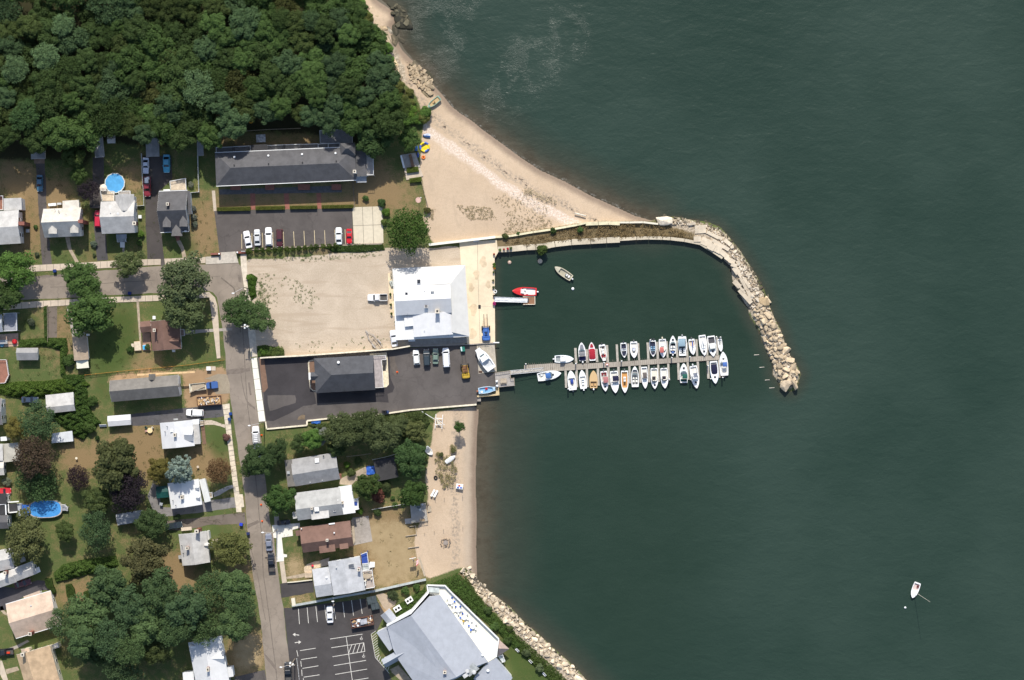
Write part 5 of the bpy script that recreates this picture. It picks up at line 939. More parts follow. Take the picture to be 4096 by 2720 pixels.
# boat trailers
def trailer(label, z, x, y, ang, L, mat):
    r = thing('boat_trailer', label, 'trailer', g(z, x, y, .5), .03, ang); b = MB()
    for s in (-1, 1):
        b.box((-.8,s*.85,.5),(L*.62,.12,.12)); b.tube((L*.11,s*.85,.5),(L*.48,0,.5),.07,n=5)
    for xx in (-L*.36,-L*.16,L*.05): b.box((xx,0,.48),(.1,1.7,.1))
    b.tube((L*.3,0,.5),(L*.52,0,.5),.07); b.build('frame', mat, r)
    for s in (-1, 1):
        MB().box((-.9,s*.45,.68),(L*.5,.14,.1)).build('bunk', TIMB, r); MB().box((-1.2,s*1.05,.68),(1.5,.3,.06)).build('mudguard', mat, r)
        for xx in (-1.55,-.85): MB().tube((xx,s*1.05-.12,.32),(xx,s*1.05+.12,.32),.32,n=10).build('wheel', TYRE, r)
    return r
trailer('empty galvanised boat trailer on the gravel yard', D_, 1945, 1010, R(130), 7.2, M('galvanised', (.40,.37,.34), fine=.3))
trailer('boat trailer carrying the big white boat', M_, 1640, 520, R(-50), 7.4, M('galvanised', (.40,.37,.34), fine=.3))
# ================================================================ BOATS, DOCKS
HULL = OC('boat_hull', .3, .5, .03); FABR = OC('boat_canvas', .85, .2, .08); DECKM = OC('boat_deck', .5, .4, .05); ENG = OC('outboard_cowl', .3, .5, .02); VINYL = OC('seat_vinyl', .5, .4, .05)
CLEARG = M('windscreen_tint', (.10,.14,.16), rough=.08, spec=.8); CHROME = M('boat_steel', (.6,.6,.6), rough=.25, metal=.8); WAKEM = M('antifoul', (.05,.06,.09))
WHT = (.84,.84,.82)
def boat(label, z, bx, by, sx, sy, wpx, hull=WHT, floor=(.70,.68,.62), cock=(.10,.55), bim=None, cover=None, bow=None, eng=None, cons=None, seats=None, cabin=None, wind=None, hatch=None, mast=None, tower=False, name='motorboat', cat='boat', base=WATER, rail=True, blunt=.0, stripe=None, group='boats moored at the harbour pontoon', extra=None, fb=.75):
    p, q = Vector(g(z, bx, by, base + fb)), Vector(g(z, sx, sy, base + fb)); L = (p - q).length; W = wpx*K/z.k; c = (p + q)/2; ang = math.atan2(p.y - q.y, p.x - q.x)
    r = thing(name, label, cat, c, base, ang, group); X = lambda t: -L/2 + t*L
    prof = [(0,.86),(.12,.95),(.3,1),(.5,1),(.66,.93),(.8,.74),(.9,.48),(.965,.22),(1,.03 + blunt)]
    if blunt: prof = [(t, max(k, blunt*1.0 if t > .85 else k)) for t, k in prof]
    def hw(t):
        for (t0, k0), (t1, k1) in zip(prof, prof[1:]):
            if t <= t1: return W/2*(k0 + (k1-k0)*(t-t0)/(t1-t0))
        return W/2*.03
    sh = lambda t: fb + .28*max(0, t-.35)**1.5
    def sect(t, k=1.0):
        h = hw(t)*k; s = sh(t); kz = -.35 + .30*max(0, t-.7)/.3
        return [(X(t) + .04*L*max(0,t-.8)*k*2,-h,s),(X(t),-h*.86,.12),(X(t),0,kz),(X(t),h*.86,.12),(X(t) + .04*L*max(0,t-.8)*k*2,h,s)]
    b = MB(); b.loft([sect(t) for t, _ in prof], closed=False)
    b.add([sect(0)[i] for i in range(5)], [(0,1,2,3,4)])
    # deck with a sunken cockpit
    c0, c1 = cock; N = 10; ts = sorted({0, c0, c1, *[i/14 for i in range(15)], .965, 1}); ins = .80
    inn = lambda t: hw(t)*ins if t < c1 - .02 else hw(t)*ins*.92
    for t0, t1 in zip(ts, ts[1:]):
        m_ = (t0 + t1)/2; z0, z1 = sh(t0) + .02, sh(t1) + .02
        e0, e1 = (.04*L*max(0,t-.8)*2 for t in (t0, t1)); cr = .06
        if c0 <= m_ <= c1:
            for s in (-1, 1): b.add([(X(t0),s*hw(t0),z0),(X(t1),s*hw(t1),z1),(X(t1),s*inn(t1),z1),(X(t0),s*inn(t0),z0)], [(0,1,2,3)])
            for s in (-1, 1): b.add([(X(t0),s*inn(t0),z0),(X(t1),s*inn(t1),z1),(X(t1),s*inn(t1),.3),(X(t0),s*inn(t0),.3)], [(0,1,2,3)])
        else:
            b.add([(X(t0)+e0,-hw(t0),z0),(X(t1)+e1,-hw(t1),z1),(X(t1)+e1,0,z1+cr),(X(t0)+e0,0,z0+cr),(X(t1)+e1,hw(t1),z1),(X(t0)+e0,hw(t0),z0)], [(0,1,2,3),(3,2,4,5)])
    for t in (c0, c1): b.add([(X(t),-inn(t),sh(t)+.02),(X(t),inn(t),sh(t)+.02),(X(t),inn(t),.3),(X(t),-inn(t),.3)], [(0,1,2,3)])
    o = b.build('hull', HULL, r); o.color = (*hull, 1)
    if rail:
        k_ = MB(); tt = [0,.15,.3,.5,.66,.8,.9,.965]
        for s in (-1, 1):
            for t0, t1 in zip(tt, tt[1:]): k_.tube((X(t0),s*hw(t0)*1.01,sh(t0)-.03),(X(t1)+.04*L*max(0,t1-.8)*2,s*hw(t1)*1.01,sh(t1)-.03),.05,n=4)
        o = k_.build('rub_rail', HULL, r); o.color = (*(stripe or (.35,.36,.38)), 1)
    f = MB(); tc = [c0 + (c1-c0)*k/6 for k in range(7)]; f.loft([[(X(t),-inn(t),.32),(X(t),inn(t),.32),(X(t),inn(t),.22),(X(t),-inn(t),.22)] for t in tc]); o = f.build('cockpit_floor', DECKM, r); o.color = (*floor, 1)
    def soft(name, t0, t1, wf, zz, col, mat, bulge=.15, y0=0.0):
        m = MB(); rows = []
        for k in range(7):
            t = t0 + (t1-t0)*k/6; hh = min(W/2*wf, hw(t)*1.0) if wf <= 1 else W/2*wf; bz = zz + bulge*math.sin(math.pi*k/6)**.5
            rows.append([(X(t), y0 + hh*u, bz - bulge*1.2*abs(u)**2.5) for u in (-1,-.7,-.3,0,.3,.7,1)])
        m.loft(rows, closed=False); lo = [[(x,y,zc-.05) for x,y,zc in rw] for rw in rows]; m.loft(lo, closed=False)
        o = m.build(name, mat, r, smooth=True); o.color = (*col, 1); return o
    if seats:
        for k, (t, s, col) in enumerate(seats):
            m = MB(); m.box((X(t), s*W*.2, .5), (.55,.5,.35)); m.box((X(t)-.3, s*W*.2, .78), (.14,.5,.45)); o = m.build('seat', VINYL, r); o.color = (*col, 1)
    if cons:
        t, col = cons; m = MB(); m.box((X(t),0,.75),(.75,W*.34,.9),0,0,.8,.85); o = m.build('console', DECKM, r); o.color = (*col, 1); m = MB(); m.box((X(t)+.3,0,1.3),(.08,W*.32,.35)); m.build('windscreen', CLEARG, r)
        m = MB(); m.box((X(t)-.8,0,.6),(.5,W*.34,.6)); o = m.build('helm_seat', VINYL, r); o.color = (.8,.8,.78,1)
    if wind:
        t = wind; m = MB(); hh = hw(t)*.86
        m.loft([[(X(t)-.15,-hh,fb+.1),(X(t)+.35,-hh*.6,fb+.12),(X(t)+.45,hh*.0,fb+.12),(X(t)+.35,hh*.6,fb+.12),(X(t)-.15,hh,fb+.1)], [(X(t)-.5,-hh*.9,fb+.55),(X(t)-.05,-hh*.55,fb+.6),(X(t)+.0,0,fb+.6),(X(t)-.05,hh*.55,fb+.6),(X(t)-.5,hh*.9,fb+.55)]], closed=False); m.build('windscreen', CLEARG, r)
    if cabin:
        t0, t1, wf, hz, col = cabin; m = MB(); a0, a1 = hw(t0)*wf, hw(t1)*wf
        m.loft([[(X(t0),-a0,fb-.05),(X(t1)+.2,-a1,fb+.05),(X(t1)+.2,a1,fb+.05),(X(t0),a0,fb-.05)], [(X(t0),-a0*.92,fb+hz),(X(t1)-.25,-a1*.85,fb+hz),(X(t1)-.25,a1*.85,fb+hz),(X(t0),a0*.92,fb+hz)]]); o = m.build('cabin', HULL, r); o.color = (*col, 1)
        m = MB(); m.box((X((t0+t1)/2),0,fb+hz*.62),(L*(t1-t0)*.7,2*a0*.975,hz*.35)); m.build('cabin_window', CLEARG, r)
    if bim:
        t0, t1, wf, col = bim[:4]; y0 = bim[4] if len(bim) > 4 else 0; zt = 2.15; soft('bimini_canopy', t0, t1, wf*1.0001, zt, col, FABR, .12, y0)
        m = MB()
        for t in (t0+.02, t1-.02):
            for s in (-1, 1): m.tube((X((t0+t1)/2),s*hw(.4)*.92,fb),(X(t),y0+s*W/2*wf*.9,zt-.05),.025,n=4)
        m.build('canopy_frame', CHROME, r)
    if cover:
        for t0, t1, wf, col in cover: soft('canvas_cover', t0, t1, wf, fb + .22, col, FABR, .25)
    if bow:
        t0, t1, col = bow; m = MB(); m.loft([[(X(t),-hw(t)*.62,sh(t)+.10),(X(t),0,sh(t)+.2),(X(t),hw(t)*.62,sh(t)+.10)] for t in (t0, t0*.6+t1*.4, t0*.3+t1*.7, t1)], closed=False); o = m.build('foredeck_cover', FABR, r); o.color = (*col, 1)
    if hatch: m = MB(); m.box((X(hatch),0,sh(hatch)+.12),(.55,.55,.08)); m.build('hatch', CGLASS, r)
    if eng:
        n_, col = eng
        for k in range(n_):
            y = (k - (n_-1)/2)*.7; m = MB(); m.box((X(0)-.30,y,fb+.05),(.6,.42,.6),0,0,.75,.8); m.box((X(0)-.25,y,-.1),(.22,.16,.9)); m.tube((X(0)-.45,y,-.45),(X(0)-.15,y,-.45),.12); o = m.build('outboard_engine', ENG, r); o.color = (*col, 1)
    if tower:
        m = MB()
        for t in (.32,.5):
            for s in (-1, 1): m.tube((X(t),s*hw(t)*.8,fb),(X(.4+(t-.41)*.6),s*hw(t)*.55,3.3),.05,n=5)
        m.box((X(.41),0,3.3),(1.3,W*.5,.08)); m.build('tuna_tower', CHROME, r)
    if mast:
        t, hm, lean = mast; m = MB(); m.tube((X(t),0,fb),(X(t)+lean[0],lean[1],hm),.06,.035,6)
        m.build('mast', M('spar', (.62,.58,.50)), r)
        if extra:
            m = MB(); m.tube((X(t),0,fb+1.0),(X(.08),extra[1],fb+1.0),.05); m.build('boom', M('spar', (.62,.58,.50)), r); m = MB(); m.ell((X((t+.1)/2),extra[1]*.5,fb+1.12),(L*(t-.1)/2,.16,.14),10,5); o = m.build('furled_sail', FABR, r, smooth=True); o.color = (*extra[0], 1)
    return r
NV, TN = (.018,.022,.05), (.55,.35,.16)
boat('white pilot boat with a boxy hardtop on the inner pontoon',O_,1275,710,882,710,155,cock=(.06,.52),cabin=(.30,.56,.72,1.3,(.86,.86,.84)),eng=(1,(.7,.7,.7)),stripe=(.15,.35,.5),floor=(.3,.33,.34))
boat('white cabin boat with a blue canopy lying along the pontoon',O_,1010,1008,525,1095,185,cock=(.05,.40),bim=(.34,.56,.6,(.06,.15,.38)),hatch=.66,wind=.58,seats=[(.2,1,WHT)])
boat('white runabout with navy stern cover and grey bow cover',O_,1440,370,1466,750,152,cover=[(.02,.26,.95,(.02,.022,.07))],bow=(.66,.9,(.24,.25,.28)),bim=(.28,.5,.72,(.22,.22,.23)),wind=.58,eng=(1,WHT))
boat('white runabout under bright red covers',O_,1648,365,1675,745,142,cover=[(.08,.66,.92,(.36,.025,.04))],bow=(.72,.92,(.36,.025,.04)),stripe=(.4,.05,.05))
boat('white bowrider with red bow seats facing the pontoon',O_,1918,742,1868,408,142,cock=(.1,.9),blunt=.45,floor=(.62,.6,.55),cons=(.5,(.85,.85,.83)),seats=[(.72,1,(.55,.02,.03)),(.72,-1,(.55,.02,.03)),(.22,.5,(.04,.03,.03))],eng=(1,(.05,.05,.05)))
boat('white bowrider with dark navy cockpit near the pontoon middle',Q_,225,610,205,335,118,cock=(.08,.9),floor=NV,seats=[(.5,1,WHT),(.5,-1,WHT)],eng=(1,(.04,.04,.05)),blunt=.15)
boat('white centre console with a bright blue seat cover',Q_,410,620,400,312,140,cock=(.08,.72),cons=(.5,WHT),cover=[(.42,.58,.42,(.05,.13,.45))],eng=(1,(.1,.1,.1)))
boat('white bowrider with navy interior and pale blue seats',Q_,770,590,755,290,128,cock=(.08,.9),floor=NV,seats=[(.45,1,(.30,.48,.62)),(.45,-1,(.30,.48,.62)),(.6,1,(.30,.48,.62)),(.6,-1,(.30,.48,.62))],eng=(2,(.05,.05,.06)),blunt=.15,wind=.68)
boat('white boat with a faded red canopy',Q_,960,610,940,265,142,cock=(.05,.62),bim=(.44,.74,.52,(.52,.15,.13),-.4),cons=(.5,WHT),eng=(1,(.72,.66,.5)),wind=.66)
boat('white open boat with dark floor and six white seats',Q_,1140,205,1140,540,125,cock=(.06,.6),floor=(.03,.03,.045),seats=[(.25,1,WHT),(.25,-1,WHT),(.4,1,WHT),(.4,-1,WHT)],eng=(1,WHT),hatch=.78,wind=.58,cover=[(.02,.12,.45,(.10,.18,.42))])
boat('broad houseboat with a pale blue canopy',Q_,1325,575,1315,215,165,cock=(.12,.9),blunt=.8,floor=(.05,.07,.09),bim=(.14,.52,.78,(.27,.38,.45),-.25),seats=[(.7,1,WHT),(.7,-1,WHT),(.82,1,WHT),(.82,-1,WHT)],eng=(1,(.35,.35,.35)),fb=.85)
boat('small sailing boat with a blue sail cover',Q_,1525,560,1490,265,122,cock=(.1,.45),mast=(.58,8.0,(-.5,.3)),extra=((.03,.10,.42),.15),floor=(.62,.50,.38),eng=(1,(.1,.1,.1)),name='sailboat')
boat('white sailing yacht with a pale folded sail',Q_,1740,575,1690,190,142,cock=(.06,.28),mast=(.52,9.0,(-.3,.4)),extra=((.80,.78,.74),.1),cabin=(.36,.68,.55,.35,WHT),name='sailboat',hatch=.8)
boat('white cruiser with timber swim step and hardtop',Q_,1908,590,1858,205,155,cock=(.06,.36),cabin=(.36,.66,.8,1.1,(.80,.79,.72)),floor=(.06,.06,.07),hatch=.76,wind=.66)
boat('narrow white dinghy at the outer end of the pontoon',Q_,2050,500,2020,262,86,cock=(.1,.5),eng=(1,(.15,.15,.15)),fb=.55)
boat('white cruiser moored across the pontoon end with a blue canopy',Q_,2085,510,2115,955,160,cock=(.06,.50),bim=(.38,.57,.5,(.08,.16,.42),-.2),hatch=.70,wind=.56,eng=(1,(.05,.05,.06)),cabin=(.56,.66,.6,.5,WHT))
boat('white open boat with a dark blue seat nearest the gangway',O_,1213,957,1265,1360,176,cock=(.10,.62),cover=[(.32,.56,.36,(.035,.07,.30))],eng=(1,(.03,.04,.06)),seats=[(.2,1,WHT)])
boat('white centre console beside the wooden boat',O_,1448,945,1488,1332,152,cock=(.08,.66),cons=(.42,WHT),eng=(1,WHT),floor=(.72,.71,.66))
boat('varnished tan wooden boat with a laid down mast',O_,1692,957,1696,1318,165,hull=(.62,.43,.22),floor=(.30,.21,.11),cock=(.06,.38),rail=True,stripe=(.40,.27,.12),extra=None,seats=[(.2,1,TN),(.2,-1,TN)],eng=(1,WHT))
boat('white boat with a faded pink canopy',O_,1946,1382,1905,965,152,cock=(.06,.5),bim=(.28,.58,.66,(.42,.17,.17),.3),hatch=.78,wind=.6,eng=(1,(.12,.12,.13)),floor=(.5,.45,.4),seats=[(.15,1,(.4,.05,.05)),(.15,-1,(.4,.05,.05))])
boat('large white boat with a navy canopy in the lower row',O_,2155,1417,2118,962,175,cock=(.05,.48),bim=(.22,.46,.72,(.022,.022,.055),.3),wind=.54,eng=(1,(.12,.12,.13)),cabin=(.52,.64,.8,.35,WHT))
boat('white boat with an orange timber deck',Q_,235,1277,226,862,140,cock=(.06,.78),floor=(.55,.28,.09),cons=(.45,(.7,.7,.68)),eng=(1,(.15,.15,.15)))
boat('white bowrider with pale seats and open bow',Q_,420,785,430,1170,142,cock=(.12,.84),floor=(.32,.32,.31),seats=[(.3,1,(.72,.72,.66)),(.3,-1,(.72,.72,.66)),(.46,1,(.72,.72,.66)),(.46,-1,(.72,.72,.66))],wind=.6)
boat('slim white cabin boat with a grey brown canopy',Q_,620,1195,596,790,122,cock=(.05,.52),bim=(.26,.52,.6,(.14,.12,.11)),wind=.56,cabin=(.54,.66,.7,.4,WHT))
boat('white boat with a short black canopy next to the slim cabin boat',Q_,800,1202,785,815,142,cock=(.05,.6),bim=(.40,.58,.46,(.04,.035,.04),-.25),wind=.64,eng=(1,(.1,.1,.1)),hatch=.82,floor=(.72,.68,.58))
boat('white boat with a black canopy at the end of the middle group',Q_,992,1192,970,812,142,cock=(.05,.58),bim=(.40,.56,.48,(.03,.026,.04),-.2),wind=.6,eng=(1,(.1,.1,.1)))
boat('white cruiser with a dark green cockpit canopy',Q_,1345,727,1347,1092,150,cock=(.06,.46),bim=(.22,.46,.62,(.025,.11,.085),-.2),cover=[(.08,.20,.82,(.01,.05,.05))],hatch=.76,wind=.54)
boat('white sport fishing boat with a metal tower',Q_,1592,1192,1520,772,152,cock=(.05,.4),tower=True,cabin=(.42,.64,.7,.8,WHT),eng=(1,WHT),hatch=.74)
boat('white cruiser under a long navy cover near the pontoon end',Q_,1946,1102,1906,682,152,cock=(.06,.5),cover=[(.14,.58,.74,(.018,.02,.05))],hatch=.72,stripe=(.1,.35,.55))
boat('red hulled workboat tied to the small timber float',N_,275,1230,652,1242,128,hull=(.62,.03,.03),cock=(.05,.62),floor=(.80,.79,.76),seats=[(.4,1,WHT),(.5,-1,WHT)],eng=(1,WHT),cabin=(.52,.64,.6,.5,WHT),stripe=(.5,.02,.02),group='boats in the harbour basin')
boat('tan open skiff at anchor in the harbour basin',N_,940,855,1200,1032,112,hull=(.52,.48,.36),floor=(.40,.37,.28),cock=(.06,.72),cons=(.3,(.75,.74,.7)),eng=(1,(.72,.72,.72)),stripe=(.3,.26,.18),group='boats in the harbour basin')
boat('big white boat standing on a trailer in the boat yard',M_,1530,362,1745,660,160,base=.95,cock=(.1,.40),cabin=(.44,.66,.78,1.0,WHT),bow=None,rail=True,stripe=(.7,.7,.7),blunt=.5,group=None,floor=(.55,.57,.58),wind=.66)
boat('pale blue workboat full of gear on the small slipway',M_,1792,952,1545,985,98,base=.45,hull=(.40,.55,.68),floor=(.22,.42,.62),cock=(.06,.86),blunt=.6,seats=[(.5,1,(.5,.02,.02)),(.2,-1,WHT)],eng=(1,(.4,.15,.08)),group=None,stripe=(.75,.76,.78),fb=.7)
boat('green rowing boat with tan thwarts on the north beach',W_,930,1200,1062,1090,62,base=-.35,hull=(.24,.36,.28),floor=(.50,.36,.18),cock=(.08,.84),group=None,stripe=(.35,.5,.38),name='rowing_boat',fb=.55,seats=[(.5,0,TN)])
boat('white sailing dinghy moored alone in the open bay',AG,670,855,768,585,128,cock=(.08,.5),mast=(.6,12.5,(.6,2.2)),floor=(.62,.50,.46),name='sailboat',group=None,seats=[(.25,1,(.25,.08,.07))])
boat('white rowing boat half hidden by the big beach tree',R_,1905,440,1835,365,62,base=-.1,cock=(.08,.8),group=None,name='rowing_boat',fb=.5)
def upturned(label, z, x0, y0, x1, y1, wpx, col, base=0.0):
    p, q = Vector(g(z, x0, y0)), Vector(g(z, x1, y1)); L = (p-q).length; W = wpx*K/z.k; r = thing('dinghy', label, 'dinghy', (p+q)/2, base, math.atan2(p.y-q.y, p.x-q.x))
    b = MB(); rows = []
    for t, k in ((0,.8),(.1,.92),(.4,1),(.65,.9),(.85,.55),(1,.05)): rows.append([(-L/2+t*L,-W/2*k,.0),(-L/2+t*L,-W/2*k*.86,.28),(-L/2+t*L,0,.42),(-L/2+t*L,W/2*k*.86,.28),(-L/2+t*L,W/2*k,.0)])
    b.loft(rows, closed=False); b.add(rows[0], [(0,1,2,3,4)]); o = b.build('hull', HULL, r); o.color = (*col, 1)
    o = MB().box((0,0,.42),(L*.85,.06,.08)).build('keel', HULL, r); o.color = (*[c*.8 for c in col], 1)
    for s in (-1,1): o = MB().box((-.1*L,s*W*.25,.38),(L*.6,.05,.06)).build('runner', HULL, r); o.color = (*[c*.9 for c in col], 1)
upturned('white dinghy turned over on the beach grass', R_, 2148, 452, 2045, 522, 52, (.80,.80,.78)); upturned('blue dinghy upside down on the sand beside the beach tree', B_, 1995, 205, 2064, 208, 38, (.06,.14,.34)); upturned('small blue dinghy beside the timber deck by the hedges', B_, 1955, 355, 1952, 402, 24, (.05,.09,.30)); upturned('small blue boat under the tree next to the yellow inflatable', B_, 1942, 295, 1936, 345, 26, (.06,.16,.40))
# ---- docks
PLANK = M('dock_planks', (.36,.32,.265), fine=.3, big=.3); FING = M('finger_planks', (.42,.385,.33), fine=.25); PILE = M('pile_wood', (.25,.20,.15), fine=.3)
def plank_sheet(pts, z0, z1, mat, parent, org, name='planking'): return MB().prism(pts, z0, z1).build(name, mat, parent, org)
DZ = WATER + .45
dk = thing('pontoon', 'long weathered timber pontoon with the moored boats', 'pontoon', g(Q_, 500, 720)); org = (*g(Q_, 500, 720), 0)
MAIN = [g(O_, x, y, DZ) for x, y in ((245,840),(1250,775),(1268,820),(2352,762))] + [g(Q_, x, y, DZ) for x, y in ((660,655),(1320,610),(2020,570),(2020,655),(1240,710),(0,795))] + [g(O_, x, y, DZ) for x, y in ((1265,942),(1085,952),(650,972),(240,925))]
plank_sheet(MAIN, WATER - .15, DZ, PLANK, dk, org, 'walkway')
jb = MB(); rnd = random.Random(4)
p0, p1 = Vector(g(O_, 300, 880, DZ)), Vector(g(Q_, 2000, 612, DZ)); dirv = (p1-p0).normalized(); nv = Vector((-dirv.y, dirv.x)); n_ = int((p1-p0).length/.55)
for k in range(n_):
    c = p0 + dirv*(k*.55); wq = 1.1 if k > 40 else 1.35; jb.box((c.x, c.y, DZ + .006), (.045 if rnd.random() > .2 else .12, wq*2*.82, .012), math.atan2(dirv.y, dirv.x))
jb.build('plank_gap', M('plank_gap', (.16,.135,.11)), dk, org)
UP = [(O_,1300,1350,480,800),(O_,1536,1585,505,790),(O_,1742,1790,500,775),(O_,1958,2010,420,778),(O_,2168,2215,405,770),(Q_,285,322,352,675),(Q_,478,514,342,665),(Q_,652,695,330,655),(Q_,830,873,320,640),(Q_,1020,1055,308,630),(Q_,1200,1240,295,615),(Q_,1392,1430,330,602),(Q_,1575,1615,270,592),(Q_,1762,1805,262,578),(Q_,1955,1998,232,566)]
DN = [(O_,1088,1135,952,1312),(O_,1312,1362,940,1300),(O_,1532,1580,918,1298),(O_,1762,1812,905,1265),(O_,1978,2028,885,1250),(O_,2190,2240,870,1235),(Q_,300,340,775,1100),(Q_,500,540,765,1090),(Q_,668,700,755,1080),(Q_,846,884,745,1075),(Q_,1036,1075,730,1050),(Q_,1222,1265,715,1035),(Q_,1402,1445,703,1030),(Q_,1592,1635,692,1010),(Q_,1780,1825,680,1012),(Q_,1990,2030,664,995)]
for up, LST in ((1, UP), (0, DN)):
    for z, x0, x1, y0, y1 in LST:
        t = 22 if z is O_ else 20          # fingers lean a little
        a, b_ = (y0, y1) if up else (y1, y0); sft = (-t if up else t)*.5
        pts = [g(z, x0 - (t*.5 if up else -t*.5), a, DZ), g(z, x1 - (t*.5 if up else -t*.5), a, DZ), g(z, x1 + (t*.3 if up else -t*.1), b_, DZ), g(z, x0 + (t*.3 if up else -t*.1), b_, DZ)]
        plank_sheet(pts, WATER - .1, DZ - .05, FING, dk, org, 'finger_pier')
def pile(x, y, z, hh, cap=True, lab='timber mooring pile with a white cap beside the pontoon', r_=.17):
    c = g(z, x, y, hh); b = thing('mooring_pile', lab, 'pile', c, 0, 0, 'mooring piles of the pontoon'); MB().tube((0,0,-4),(0,0,hh),r_,n=8).build('post', PILE, b)
    if cap: MB().tube((0,0,hh),(0,0,hh+.22),r_*1.25,.05,8).build('cap', TRIM, b)
for z, x, y in ((O_,278,815),(O_,1325,810),(O_,1915,788),(O_,2282,755),(O_,1165,1338),(Q_,172,685),(Q_,1122,617),(Q_,1465,602),(Q_,2043,232),(Q_,1860,1016),(Q_,2085,992),(Q_,1806,768),(Q_,716,285),(Q_,1964,225),(Q_,1480,1030),(Q_,1075,1025)): pile(x, y, z, 1.3)
o = thing('pontoon_box', 'small red and white box on the pontoon planks', 'box', g(O_, 1978, 828, DZ), DZ); MB().box((0,0,.2),(.75,.5,.4)).build('body', M('toy_red', (.6,.05,.02)), o); MB().box((0,0,.43),(.5,.35,.06)).build('lid', TRIM, o)
def gangway(label, z, pts, h0, h1, mat, railc):
    r = thing('gangway', label, 'gangway', g(z, *pts[0])); A, B, C, D = [Vector((*g(z, *p, hh), hh)) for p, hh in zip(pts, (h0, h1, h1, h0))]; og = Vector((*g(z, *pts[0]), 0))
    b = MB(); dz = Vector((0,0,.12)); b.loft([[A-og, D-og, D-og-dz, A-og-dz], [B-og, C-og, C-og-dz, B-og-dz]]); b.build('walkway', mat, r)
    for P, Q in ((A, B), (D, C)):
        k = MB(); up = Vector((0,0,1.0)); k.tube(P-og+up, Q-og+up, .05, n=5); k.tube(P-og+up*.1, Q-og+up*.1, .05, n=5); n = 8
        for i in range(n + 1):
            e = P.lerp(Q, i/n) - og; k.tube(e, e + up, .03, n=4)
            if i < n: f = P.lerp(Q, (i+1)/n) - og; k.tube(e + (up if i % 2 else up*.1), f + (up*.1 if i % 2 else up), .025, n=4)
        k.build('truss_rail', railc, r)
    k = MB()
    for i in range(12):
        e0, e1 = A.lerp(B, i/12)-og, D.lerp(C, i/12)-og; k.tube(e0 + Vector((0,0,.02)), e1 + Vector((0,0,.02)), .03, n=4)
    k.build('tread_bar', railc, r)
gangway('white aluminium gangway down to the small timber float', N_, [(-12,1325),(512,1345),(508,1412),(-12,1400)], .2, WATER + .6, M('white_alloy', (.78,.78,.77), var=.05), M('alloy_rail', (.66,.67,.68), rough=.4))
gangway('grey aluminium gangway from the deck to the long pontoon', O_, [(-70,955),(648,890),(650,968),(-70,1035)], .25, DZ + .1, M('grey_alloy', (.45,.42,.37), fine=.2), M('alloy_rail', (.66,.67,.68), rough=.4))
fl = thing('float', 'small red brown timber float at the foot of the white gangway', 'float', g(N_, 535, 1375)); og = (*g(N_, 535, 1375), 0); plank_sheet([g(N_, x, y, DZ) for x, y in ((438,1315),(625,1310),(627,1440),(440,1442))], WATER - .15, DZ, M('red_planks', (.26,.135,.075), fine=.35), fl, og, 'deck'); plank_sheet([g(N_, x, y, DZ) for x, y in ((480,1345),(530,1345),(530,1410),(480,1410))], DZ, DZ + .1, M('dark_mat', (.05,.05,.055)), fl, og, 'ramp_plate')
e_ = MB()
for a, c in (((625,1310),(627,1440)),((440,1442),(627,1440)),((438,1315),(625,1310))):
    p, q = Vector(g(N_, *a, DZ)), Vector(g(N_, *c, DZ)); m_ = (p+q)/2; e_.box((m_.x, m_.y, DZ + .04), ((q-p).length, .16, .16), math.atan2(q.y-p.y, q.x-p.x))
e_.build('edge_rail', CREAM, fl, og)
pf = House('deck', 'grey timber harbour deck with a picnic table at the end of the boat yard', M_, 1900, 820, 'deck')
pf.deck([(1790,712),(2018,680),(2026,798),(2075,790),(2085,905),(1802,935)], .3, DKW, True, (4,5), name='planking', railm=TIMB)
pt = thing('picnic_table', 'grey timber picnic table with benches on the harbour deck', 'table', g(M_, 1920, 842, .9), .3, R(3)); MB().box((0,0,.74),(1.7,.8,.06)).build('tabletop', TIMB, pt)
for s in (-1,1): MB().box((0,s*.65,.45),(1.7,.26,.05)).build('bench', TIMB, pt)
for s in (-1,1): MB().box((s*.6,0,.37),(.1,1.4,.7)).build('leg', TIMB, pt)
for k, (x, y) in enumerate(((1818,842),(1824,910))): o = thing('mooring_pile', ('white capped pile by the picnic table', 'white capped pile at the south edge of the harbour deck')[k], 'pile', g(M_, x, y, 1.5)); MB().tube((0,0,-3),(0,0,1.3),.28,n=10).build('post', PILE, o); MB().tube((0,0,1.3),(0,0,1.6),.36,.2,10).build('cap', TRIM, o)
wl = thing('slip_wall', 'weathered yellow timber wall around the small slipway', 'wall', g(M_, 1700, 1030)); og = (*g(M_, 1700, 1030), 0); b = MB(); b.prism(gs(M_, [(1520,1045),(1805,1022),(1808,940),(1850,935),(1858,1048),(1525,1078)]), -3, .35); b.build('timber', M('yellow_timber', (.58,.45,.26), fine=.4), wl, og)
MB().prism(gs(M_, [(1515,1075),(1580,1078),(1582,1140),(1520,1140)]), -2, -.2).build('footing', GCON, wl, og)
for k, (x, y, s, col, lb) in enumerate(((228,783,.55,(.50,.36,.28),'round pinkish mooring float near the quay corner'), (706,762,.72,(.50,.42,.32),'round stone topped pile cap under the leaning bush'), (1220,1196,.42,(.85,.85,.85),'white mooring buoy beside the tan skiff'))):
    o = thing('mooring_buoy', lb, 'buoy', g(N_, x, y, WATER), WATER); a_ = MB(); a_.ell((0,0,.12),(s,s,s*.5),14,6); e_ = a_.build('float', HULL, o, smooth=True); e_.color = (*col, 1); MB().tube((0,0,s*.4),(0,0,s*.75),.06,n=6).build('ring', VENT, o)
